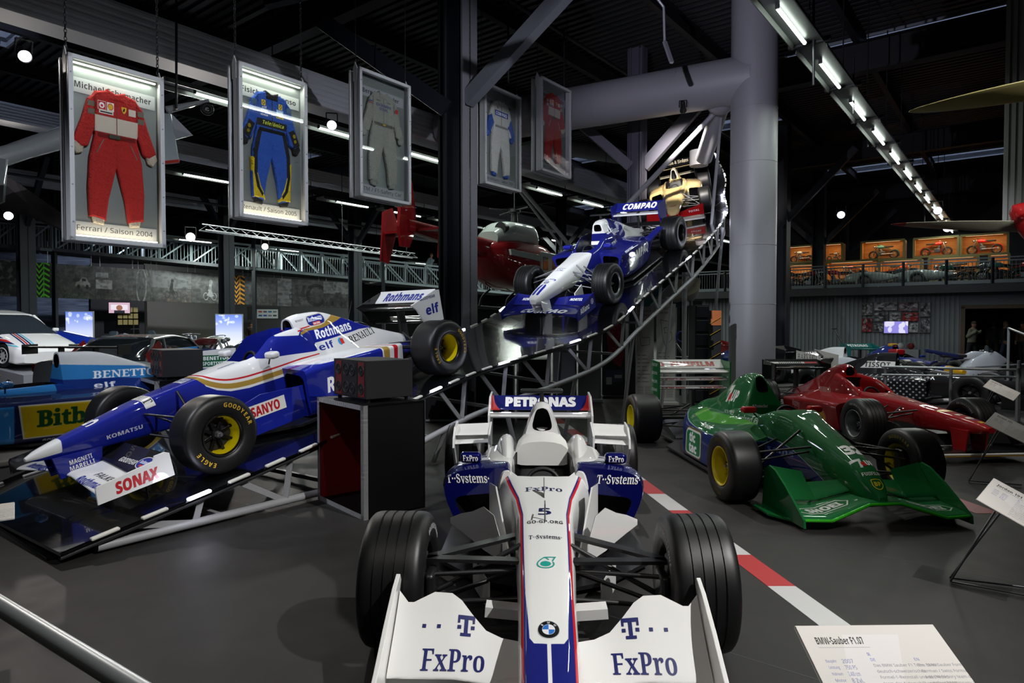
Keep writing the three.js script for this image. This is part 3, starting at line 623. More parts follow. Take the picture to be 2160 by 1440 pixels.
function makeCar(c) {
  const car = thing('racing_car', c.label, 'racing car', [0, 0, 0], 0, c.group), L = c.livery, map = L?.texture(), paint = c.paint ?? gloss(0xffffff, { map, ...(c.coat ?? {}) });
  const S = { car, paint };
  // tub and nose, with a real cockpit opening
  const tub = L ? L.uv(bodyLoft(c.tub, c.tubR), 'b') : bodyLoft(c.tub, c.tubR);
  const hole = c.cockpit ? [prism(c.cockpit.plan, c.cockpit.y0, 1.4)] : [];
  S.tub = cut(tub, paint, hole, c.cockpitMat); S.tub.name = 'body'; car.add(S.tub);
  // engine cover with the air intake over the driver's head
  if (c.cover) {
    const cv = L ? L.uv(bodyLoft(c.cover, c.coverR ?? 0.4), 'b') : bodyLoft(c.cover, c.coverR ?? 0.4), zi = c.cover.reduce((m, s) => Math.max(m, s[0]), -9), tools = [];
    if (c.intake) tools.push(loft([[zi - 0.22, c.intake.map(([x, y]) => [x * 0.7, y])], [zi + 0.08, c.intake]], [0.3, 0.4, 0.4, 0.3, 0.3, 0.4, 0.4, 0.3], 0.1, alongZ));
    S.cover = cut(cv, c.coverPaint ?? paint, tools); S.cover.name = 'engine_cover'; car.add(S.cover);
  }
  // side pods with intakes
  S.pods = [];
  for (const s of [1, -1]) if (c.pod) {
    const g = loft(c.pod.map(([z, pts]) => [z, pts.map(([x, y]) => [x * s, y])]), c.podR ?? [0.25, 0.3, 0.35, 0.3], 0.07, alongZ);
    if (L) L.uv(g, 'p', s > 0 ? 0 : 1);
    const z = c.pod.reduce((m, q) => Math.max(m, q[0]), -9), tools = c.podIn ? [loft([[z - 0.3, c.podIn.map(([x, y]) => [x * s * 0.9, y])], [z + 0.14, c.podIn.map(([x, y]) => [x * s, y])]], [0.2, 0.25, 0.25, 0.2], 0.1, alongZ)] : [];
    const m = cut(g, c.podPaint ?? paint, tools); m.name = 'side_pod'; car.add(m); S.pods.push(m);
  }
  // floor, gearbox, seat, steering wheel
  const fl = c.floor ?? [[0.1, 1.0], [0.4, 0.85], [0.7, 0.5], [0.7, -0.9], [0.5, -1.2], [0.5, -1.75]];
  obj('floor_panel', prism([...fl, ...fl.slice().reverse().map(([x, z]) => [-x, z])], 0.035, 0.06), M.carbon, car);
  obj('gearbox', loft([[-0.9, symm([[0, 0.42], [0.2, 0.42], [0.22, 0.1], [0, 0.08]])], [-1.4, symm([[0, 0.4], [0.11, 0.4], [0.13, 0.16], [0, 0.14]])], [-1.95, symm([[0, 0.36], [0.07, 0.36], [0.06, 0.24], [0, 0.23]])]], [0.2, 0.3, 0.3, 0.2, 0.3, 0.3], 0.1, alongZ), M.dark, car);
  const tz = c.rearZ ?? -1.5, dif = [];
  for (const x of [-0.42, -0.2, 0.2, 0.42]) dif.push(sheetX([[tz + 0.15, 0.05], [tz - 0.42, 0.12], [tz - 0.42, 0.27], [tz + 0.15, 0.1]], x, 0.008, 0));
  dif.push(bar([0, 0.07, tz + 0.2], [0, 0.27, tz - 0.42], 0.84, 0.01, [0, 1, 0]));
  obj('diffuser', dif, M.carbon, car);
  if (c.cockpit) { defaultSteer(car, c.cockpit.steerZ, c.cockpit.steerY); obj('seat', loft([[c.cockpit.y0 + 0.02, [[-0.2, c.cockpit.seatZ], [0.2, c.cockpit.seatZ], [0.2, c.cockpit.seatZ + 0.06], [-0.2, c.cockpit.seatZ + 0.06]]], [c.cockpit.seatY, [[-0.16, c.cockpit.seatZ - 0.14], [0.16, c.cockpit.seatZ - 0.14], [0.16, c.cockpit.seatZ - 0.06], [-0.16, c.cockpit.seatZ - 0.06]]]], [0.3, 0.3, 0.3, 0.3], 0.1, (u, v, t) => V(u, t, v)), c.cockpit.seatMat ?? M.dark, car); }
  // wheels and suspension
  const fz = c.frontZ ?? 1.5, fx = c.frontW / 2 - c.wf.w / 2, rx = c.rearW / 2 - c.wr.w / 2;
  for (const s of [1, -1]) {
    wheel(car, c.wf, s * fx, fz, c.steer ?? 0); wheel(car, c.wr, s * rx, tz);
    suspension(car, s, fz, fx - c.wf.w / 2 + 0.03, c.wf.R, c.fIn ?? 0.17, c.fs ?? {});
    suspension(car, s, tz, rx - c.wr.w / 2 + 0.03, c.wr.R, c.rIn ?? 0.12, { yu: 0.42, yl: 0.2, pushY: 0.5, ...(c.rs ?? {}) });
    obj('driveshaft', rod([s * 0.08, c.wr.R, tz], [s * (rx - 0.1), c.wr.R, tz], 0.024), M.dark, car);
  }
  // front wing
  const F = c.fw;
  if (F) {
    S.fw = obj('front_wing', aerofoil(mirrorSpan(F.main), F.mo), F.mat, car);
    S.flaps = (F.flaps ?? []).map((f) => obj('wing_flap', aerofoil(f.both ? mirrorSpan(f.s) : f.s, f.o), f.mat ?? F.mat, S.fw));
    S.fep = F.ep ? [F.x, -F.x].map((x, i) => endplates(S.fw, F.ep, [x], F.t ?? 0.012, i && F.epFar ? F.epFar : F.epMat ?? F.mat)[0]) : [];
    S.pyl = (F.pylon ?? []).length ? [1, -1].map((s) => obj('wing_pylon', sheetX(F.pylon, s * F.px, 0.016), F.pylMat ?? F.mat, S.fw)) : [];
  }
  const R = c.rw;
  if (R) {
    S.rw = obj('rear_wing', aerofoil([[-R.x, ...R.main], [R.x, ...R.main]], { camber: 0.09, ...(R.mo ?? {}) }), R.mat, car);
    S.rfl = (R.flaps ?? []).map((f) => obj('rear_wing_flap', aerofoil([[-R.x, ...f.s], [R.x, ...f.s]], { camber: 0.06, ...(f.o ?? {}) }), f.mat ?? R.mat, S.rw));
    S.rep = [R.x, -R.x].map((x, i) => endplates(S.rw, R.ep, [x], R.t ?? 0.014, i && R.epFar ? R.epFar : R.epMat ?? R.mat)[0]);
    obj('wing_support', [rbox(0.05, (R.support?.[1] ?? 0.75) - 0.3, 0.12, 0.015, 0, 0.3 + ((R.support?.[1] ?? 0.75) - 0.3) / 2, R.support?.[0] ?? -1.75)], M.carbon, S.rw);
    if (R.beam) obj('beam_wing', aerofoil([[-R.x, ...R.beam], [R.x, ...R.beam]], { camber: 0.06 }), R.beamMat ?? M.carbon, S.rw);
  }
  for (const s of [1, -1]) if (c.mirror) { const [x, y, z] = c.mirror, m = obj('mirror', rbox(0.15, 0.07, 0.1, 0.03, s * x, y, z, 3), c.mirrorMat ?? paint, car); obj('mirror_stalk', rod([s * (x - 0.04), y - 0.02, z], [s * (x - 0.12), y - 0.1, z - 0.02], 0.008), M.carbon, m); }
  if (c.headrest) obj('headrest', loft(c.headrest.map(([z, w, y0, y1]) => [z, [[-w, y0], [w, y0], [w * 0.8, y1], [-w * 0.8, y1]]]), [0.35, 0.35, 0.45, 0.45], 0.05, alongZ), c.headrestMat ?? paint, car);
  for (const a of c.antennas ?? []) obj('antenna', rod(a[0], a[1], 0.004, 6, 0.002), M.black, car);
  c.extra?.(S);
  car.position.set(...c.pos); car.rotation.set(...(c.rot ?? [0, 0, 0]), 'YXZ');
  return S;
}
// ---- wheel kinds
const YEL = std(0xd8c400, 0.45), BLKRIM = std(0x0d0d0f, 0.35, 0.3), SILRIM = std(0x8d9094, 0.35, 0.7), GOOD = [['GOODYEAR', 62, 0.385, 0.078], ['EAGLE', 242, 0.385, 0.078]];
const WK = {
  rf: { key: 'rf', R: 0.33, w: 0.30, words: GOOD, ink: '#c9a227', spokeMat: BLKRIM, barrelMat: YEL, lipMat: BLKRIM, spokes: 8, px: 420, face: 0.3, spin: 0.2 },
  rr: { key: 'rr', R: 0.33, w: 0.38, words: GOOD, ink: '#c79a1c', spokeMat: BLKRIM, barrelMat: YEL, lipMat: BLKRIM, spokes: 8, px: 300, face: -0.1, spin: -0.35 },
  gf: { key: 'gf', R: 0.32, w: 0.28, words: [['GOODYEAR', 10, 0.385, 0.07], ['EAGLE', 190, 0.385, 0.07]], ink: '#7d6a12', spokeMat: BLKRIM, barrelMat: YEL, lipMat: YEL, spokes: 8, px: 256, face: 0.1, rubber: RUBBER },
  gr: { key: 'gr', R: 0.33, w: 0.38, words: [['GOODYEAR', 30, 0.385, 0.07], ['EAGLE', 210, 0.385, 0.07]], ink: '#7d6a12', spokeMat: BLKRIM, barrelMat: YEL, lipMat: YEL, spokes: 8, px: 200, face: 0 },
  cf: { key: 'cf', R: 0.33, w: 0.31, grooves: 4, words: [['MICHELIN', 0, 0.385, 0.06], ['MICHELIN', 180, 0.385, 0.06]], ink: '#8e9094', spokeMat: BLKRIM, barrelMat: BLKRIM, lipMat: SILRIM, spokes: 10, px: 256, face: 0.2 },
  cr: { key: 'cr', R: 0.33, w: 0.37, grooves: 4, words: [['MICHELIN', 0, 0.385, 0.06], ['MICHELIN', 180, 0.385, 0.06]], ink: '#8e9094', spokeMat: BLKRIM, barrelMat: BLKRIM, lipMat: BLKRIM, spokes: 10, px: 200, face: 0 },
  bf: { key: 'bf', R: 0.325, w: 0.31, grooves: 4, words: [['BRIDGESTONE', 20, 0.39, 0.055], ['POTENZA', 200, 0.39, 0.055]], ink: '#a8abb0', spokeMat: SILRIM, barrelMat: SILRIM, lipMat: SILRIM, spokes: 16, px: 300, face: 0.1 },
  br: { key: 'br', R: 0.33, w: 0.37, grooves: 4, spokeMat: SILRIM, barrelMat: SILRIM, lipMat: SILRIM, spokes: 16 },
  wf: { key: 'wf', R: 0.33, w: 0.315, grooves: 4, words: [['BRIDGESTONE', 20, 0.39, 0.055], ['POTENZA', 200, 0.39, 0.055]], ink: '#c6c8ca', spokeMat: SILRIM, barrelMat: BLKRIM, lipMat: SILRIM, spokes: 10, px: 256, face: 0.7 },
  wr: { key: 'wr', R: 0.33, w: 0.37, grooves: 4, spokeMat: SILRIM, barrelMat: BLKRIM, lipMat: SILRIM, spokes: 10 },
  pf: { key: 'pf', R: 0.33, w: 0.29, spokeMat: BLKRIM, barrelMat: BLKRIM, lipMat: BLKRIM, spokes: 6 },
  pr: { key: 'pr', R: 0.33, w: 0.37, spokeMat: BLKRIM, barrelMat: BLKRIM, lipMat: BLKRIM, spokes: 6 },
};
const BLUE = '#111f8c', WHITE = '#e4e4e2', GOLD = '#a8873a', REDS = '#c01820';
const whiteM = gloss(0xe0e0de), blackM = gloss(0x0a0a0c), blueM = gloss(0x111f8c);

// ---------------------------------------------------------------- the blue and white car low on the ramp
{
  const L = new Livery(2048, BLUE);
  L.poly('b', WHITE, [[2.62, 0.6], [2.62, 0.3], [2.335, 0.43], [2.3, 0.6]]);
  L.poly('b', BLUE, [[2.62, 0.425], [2.3, 0.425], [2.3, 0.2], [2.62, 0.2]]);
  const sweep = (dz, dy) => [[1.18, 0.83], [1.1, 0.70 + dy], [1.02, 0.64 + dy], [0.9, 0.592 + dy], [0.72, 0.572 + dy], [0.45, 0.58 + dy], [0.1, 0.59 + dy], [-0.25, 0.57 + dy], [-0.6, 0.50 + dy], [-0.6, 0.83]];
  L.poly('b', WHITE, [...sweep(0, -0.092), [-0.7, 0.7], [0.0, 0.68], [0.1, 0.83]]);
  L.curve('b', GOLD, 0.05, sweep(0, -0.04).slice(0, 9));
  L.curve('b', WHITE, 0.018, sweep(0, 0.0).slice(0, 9));
  L.curve('b', REDS, 0.016, sweep(0, 0.022).slice(0, 9));
  L.poly('b', WHITE, [...sweep(0, 0.03).slice(1, 9), [-0.5, 0.66], [0.0, 0.69], [0.25, 0.71], [0.5, 0.72], [0.5, 0.9], [1.1, 0.9]]);
  L.poly('b', BLUE, [[0.56, 0.735], [0.5, 0.72], [0.25, 0.69], [-0.1, 0.64], [-1.0, 0.66], [-1.0, 1.3], [0.5, 1.3]]);
  L.poly('b', WHITE, [[0.05, 0.85], [0.0, 0.885], [-0.35, 0.865], [-0.72, 0.88], [-0.9, 1.3], [0.3, 1.3], [0.3, 0.9]]);
  L.poly('b', GOLD, [[0.02, 0.845], [-0.1, 0.85], [-0.36, 0.84], [-0.72, 0.88], [-0.6, 0.95], [-0.36, 0.875], [0.0, 0.875]]);
  L.curve('b', REDS, 0.012, [[0.03, 0.89], [-0.15, 0.89], [-0.3, 0.9]]);
  L.draw('b', (g, X, Y, side, s) => { g.fillStyle = '#1b2c86'; g.strokeStyle = '#d8d0b8'; g.lineWidth = 4; rrect(g, X(side ? -0.43 : -0.2) , Y(1.0), 0.24 * s, 0.115 * s, 18); g.fill(); g.stroke(); });
  L.text('b', 'Rothmans', -0.315, 0.96, 0.2, 0.05, { font: 'serif', italic: true, lower: false });
  L.text('b', 'RACING', -0.315, 0.905, 0.09, 0.022, { bg: '#c8312c', m: 0.008 });
  L.text('b', 'RENAULT', -0.12, 0.975, 0.1, 0.02, { fill: '#222', font: 'serif' });
  L.text('b', 'Rothmans', -0.5, 0.785, 0.56, 0.1, { italic: false, ang: 0.03, slant: 0.12, fat: 3 });
  L.poly('b', WHITE, [[-0.13, 0.71], [-0.16, 0.5], [-0.9, 0.44], [-1.62, 0.36], [-1.66, 0.46], [-1.28, 0.65], [-0.9, 0.70]]);
  L.text('b', 'elf', -0.30, 0.64, 0.2, 0.095, { fill: '#1c2c8c', lower: true });
  L.draw('b', (g, X, Y, side, s) => { const x = X(-0.52), y = Y(0.645); g.fillStyle = '#2b9ad6'; g.beginPath(); g.arc(x, y, 0.04 * s, Math.PI * 0.5, Math.PI * 1.7); g.fill(); g.fillStyle = '#d63327'; g.fillRect(x - 2, y - 0.028 * s, 0.05 * s, 0.06 * s); });
  L.text('b', 'RENAULT', -0.9, 0.632, 0.5, 0.08, { fill: '#16161a', font: 'serif', ang: -0.02 });
  L.text('b', 'KOMATSU', 1.86, 0.43, 0.3, 0.036, { fill: '#d8d8e0' });
  L.text('b', 'MIRAGE', 0.14, 0.553, 0.32, 0.04, { fill: '#c01820', slant: 0.2 });
  L.curve('b', '#0b1560', 0.004, [[1.70, 0.72], [1.70, 0.3]]);
  L.poly('p', WHITE, [[0.4, 0.66], [0.4, 0.585], [-0.3, 0.545], [-1.05, 0.5], [-1.05, 0.7]]);
  L.text('p', 'Rothmans', -0.28, 0.345, 0.86, 0.155, { slant: 0.15, fat: 3 });
  L.poly('p', WHITE, [[-0.7, 0.6], [-0.66, 0.05], [-1.1, 0.05], [-1.1, 0.6]]);
  L.poly('p', GOLD, [[-0.725, 0.6], [-0.675, 0.05], [-0.77, 0.05], [-0.82, 0.6]]);
  L.poly('p', REDS, [[-0.9, 0.6], [-0.83, 0.05], [-0.89, 0.05], [-0.97, 0.6]]);
  makeCar({
    label: 'blue, white and gold racing car, lowest of three on the black ramp', livery: L,
    pos: [-2.326, 0.684, -7.315], rot: [0.225, -0.639, 0.011],
    tub: [[2.57, 0.452, 0.425, 0.02, 0.03, 0.44, 0.02, 0.004], [2.5, 0.478, 0.405, 0.05, 0.062, 0.44, 0.05, 0.008], [2.33, 0.515, 0.38, 0.08, 0.1, 0.445, 0.075], [2.0, 0.575, 0.345, 0.105, 0.135, 0.455, 0.1], [1.69, 0.632, 0.325, 0.13, 0.165, 0.47, 0.125], [1.3, 0.675, 0.30, 0.15, 0.2, 0.48, 0.15], [1.0, 0.703, 0.2, 0.175, 0.25, 0.47, 0.2], [0.62, 0.735, 0.10, 0.235, 0.3, 0.45, 0.25], [0.5, 0.80, 0.08, 0.26, 0.32, 0.48, 0.27], [0.33, 0.915, 0.06, 0.275, 0.335, 0.5, 0.3], [0.05, 0.93, 0.06, 0.27, 0.34, 0.52, 0.3], [-0.15, 0.86, 0.06, 0.2, 0.34, 0.5, 0.3]],
    cockpitMat: blueM, cockpit: { plan: [[0.2, 0.56], [0.22, 0.35], [0.21, 0.05], [0.14, -0.04], [-0.14, -0.04], [-0.21, 0.05], [-0.22, 0.35], [-0.2, 0.56], [-0.12, 0.68], [0.12, 0.68]], y0: 0.3, steerZ: 0.5, steerY: 0.66, seatZ: 0.05, seatY: 0.8 },
    cover: [[-0.02, 1.0, 0.45, 0.085, 0.13, 0.86, 0.27, 0.02], [-0.12, 1.02, 0.4, 0.09, 0.14, 0.84, 0.31, 0.02], [-0.36, 1.01, 0.35, 0.085, 0.17, 0.80, 0.36, 0.015], [-0.7, 0.885, 0.3, 0.07, 0.17, 0.68, 0.36], [-1.07, 0.70, 0.26, 0.055, 0.14, 0.56, 0.32], [-1.3, 0.60, 0.24, 0.045, 0.12, 0.50, 0.24], [-1.66, 0.45, 0.22, 0.03, 0.08, 0.38, 0.12]],
    intake: [[0, 1.005], [0.07, 0.985], [0.105, 0.87], [0.06, 0.80], [0, 0.79], [-0.06, 0.80], [-0.105, 0.87], [-0.07, 0.985]],
    pod: [[0.35, [[0.24, 0.08], [0.66, 0.08], [0.70, 0.56], [0.24, 0.58]]], [0.1, [[0.24, 0.06], [0.69, 0.06], [0.71, 0.57], [0.24, 0.58]]], [-0.4, [[0.24, 0.06], [0.68, 0.07], [0.7, 0.545], [0.24, 0.55]]], [-0.95, [[0.18, 0.08], [0.62, 0.16], [0.66, 0.50], [0.18, 0.49]]], [-1.06, [[0.18, 0.1], [0.58, 0.2], [0.62, 0.49], [0.18, 0.47]]]],
    podR: [0.1, 0.15, 0.12, 0.1], podIn: [[0.34, 0.16], [0.64, 0.14], [0.665, 0.5], [0.34, 0.53]],
    frontW: 2.0, rearW: 1.98, wf: WK.rf, wr: WK.rr, frontZ: 1.46, rearZ: -1.47, fs: { yu: 0.53, yl: 0.34, pushY: 0.64 }, mirror: [0.43, 0.76, 0.5], mirrorMat: whiteM,
    headrest: [[0.0, 0.15, 0.62, 0.9], [0.1, 0.2, 0.62, 0.86]],
    fw: { mat: whiteM, x: 0.92, main: [[0, 2.36, 0.235, 0.3, 0.06, 0.028], [0.2, 2.36, 0.235, 0.3, 0.06, 0.028], [0.92, 2.42, 0.175, 0.33, 0.08, 0.028]], flaps: [{ both: true, mat: blackM, s: [[0.12, 2.09, 0.265, 0.22, 0.35, 0.014], [0.91, 2.13, 0.215, 0.26, 0.42, 0.014]] }], ep: [[2.46, 0.155], [2.45, 0.265], [2.44, 0.285], [2.02, 0.315], [2.0, 0.352], [1.92, 0.352], [1.89, 0.335], [1.89, 0.15]], epMat: whiteM, epFar: blackM, pylon: [[2.42, 0.4], [2.4, 0.22], [2.09, 0.22], [2.05, 0.37]], px: 0.1, pylMat: blueM },
    rw: { mat: blackM, x: 0.5, main: [-1.5, 0.80, 0.28, 0.1, 0.035], flaps: [{ s: [-1.74, 0.845, 0.2, 0.75, 0.014], mat: whiteM }], ep: [[-1.42, 0.86], [-1.5, 0.79], [-1.62, 0.58], [-1.94, 0.58], [-1.94, 0.96], [-1.86, 0.97]], epMat: whiteM, epFar: blackM, beam: [-1.66, 0.6, 0.22, 0.2, 0.02], beamMat: blackM, support: [-1.7, 0.78] },
    antennas: [[[0.02, 0.66, 1.42], [0.03, 0.86, 1.47]], [[-0.05, 0.83, -0.9], [-0.05, 1.02, -1.0]]],
    extra: (S) => {
      const P = S.tub, T = (m, s, w, h, p, d, u, sw, sh, o, so) => sticker(m, sheet.text(s, w, h, o), p, d, u, sw, sh, so);
      T(P, '5', 120, 120, [0, 0.6, 2.06], [0, 1, 0.2], [-1, 0, 0], 0.16, 0.16, { fill: '#eee' });
      T(P, 'RENAULT', 180, 60, [0, 0.69, 1.62], [0, 1, 0.1], [0, 0.1, -1], 0.32, 0.09, { fill: '#222', font: 'serif', bg: '#e2e2e0' });
      T(P, 'elf', 100, 60, [0, 0.7, 1.22], [0, 1, 0.1], [0, 0.1, -1], 0.17, 0.1, { fill: '#1c2c8c', bg: '#e2e2e0', lower: true });
      T(P, 'Rothmans', 200, 60, [0.1, 0.75, 0.8], [0.5, 1, 0], [1, 0, 0], 0.2, 0.04, { fill: '#2a3a90', italic: true });
      const ep = S.fep[0];
      T(ep, 'SONAX', 420, 110, [0.93, 0.225, 2.17], [1, 0, 0], [0, 1, 0], 0.36, 0.1, { fill: '#b81a22', fat: 6, slant: 0.1 });
      for (const [m, x] of [[S.fw, 0.55], [S.fw, -0.55]]) {
        T(m, 'Rothmans', 320, 84, [x, 0.24, 2.345], [0, 1, 0.2], [0, 0.2, -1], 0.52, 0.085, { fill: '#1c2c8c', italic: true, fat: 4 });
        T(m, 'FALKE', 200, 60, [x - 0.02, 0.24, 2.24], [0, 1, 0.2], [0, 0.2, -1], 0.3, 0.07, { fill: '#222' });
      }
      T(S.flaps[0], 'GOODYEAR', 220, 50, [0.5, 0.3, 2.04], [0, 1, 0.4], [0, 0.4, -1], 0.3, 0.06, { fill: '#ddd' });
      sticker(S.flaps[0], sheet.put('oval', 130, 100, (c, w, h) => { c.fillStyle = '#e8e4d8'; c.beginPath(); c.ellipse(w / 2, h / 2, w * 0.48, h * 0.44, 0, 0, 7); c.fill(); c.fillStyle = '#1b2c86'; c.beginPath(); c.ellipse(w / 2, h / 2, w * 0.44, h * 0.4, 0, 0, 7); c.fill(); fitText(c, 'Rothmans', 20, 34, 90, 22, { italic: true, font: 'serif' }); c.fillStyle = '#c8312c'; c.fillRect(42, 64, 46, 14); }), [0.74, 0.3, 2.02], [0, 1, 0.4], [0, 0.4, -1], 0.22, 0.15);
      for (const q of S.pyl.slice(0, 1)) T(q, 'MAGNETI', 160, 44, [0.11, 0.325, 2.23], [1, 0, 0], [0, 1, 0], 0.2, 0.045, { fill: '#e0e0ea' }, { depth: 0.01 }), T(q, 'MARELLI', 160, 44, [0.11, 0.275, 2.23], [1, 0, 0], [0, 1, 0], 0.22, 0.045, { fill: '#e0e0ea' }, { depth: 0.01 });
      const re = S.rep[0];
      T(re, 'elf', 160, 120, [0.507, 0.74, -1.76], [1, 0, 0], [0, 1, 0], 0.27, 0.17, { fill: '#1c2c8c', lower: true, fat: 3 });
      T(re, 'GOODYEAR', 220, 40, [0.507, 0.905, -1.71], [1, 0, 0], [0, 1, 0], 0.32, 0.04, { fill: '#16206a' });
      T(S.rfl[0], 'Rothmans', 420, 120, [-0.02, 0.91, -1.82], [0, 0.68, 0.74], [0, 0.74, -0.68], 0.8, 0.15, { fill: '#1c2c8c', italic: true, fat: 5 });
      // barge boards between front wheel and pod
      for (const s of [1, -1]) {
        const b = obj('barge_board', sheetX([[1.12, 0.1], [1.1, 0.4], [0.82, 0.46], [0.28, 0.40], [0.28, 0.1]], s * 0.6, 0.012), blueM, S.car);
        if (s > 0) T(b, 'SANYO', 380, 120, [0.61, 0.32, 0.8], [1, 0, 0], [0, 1, 0], 0.44, 0.13, { fill: '#b81a22', bg: '#e4e2de', fat: 4, pad: 0.14 });
      }
    },
  });
}

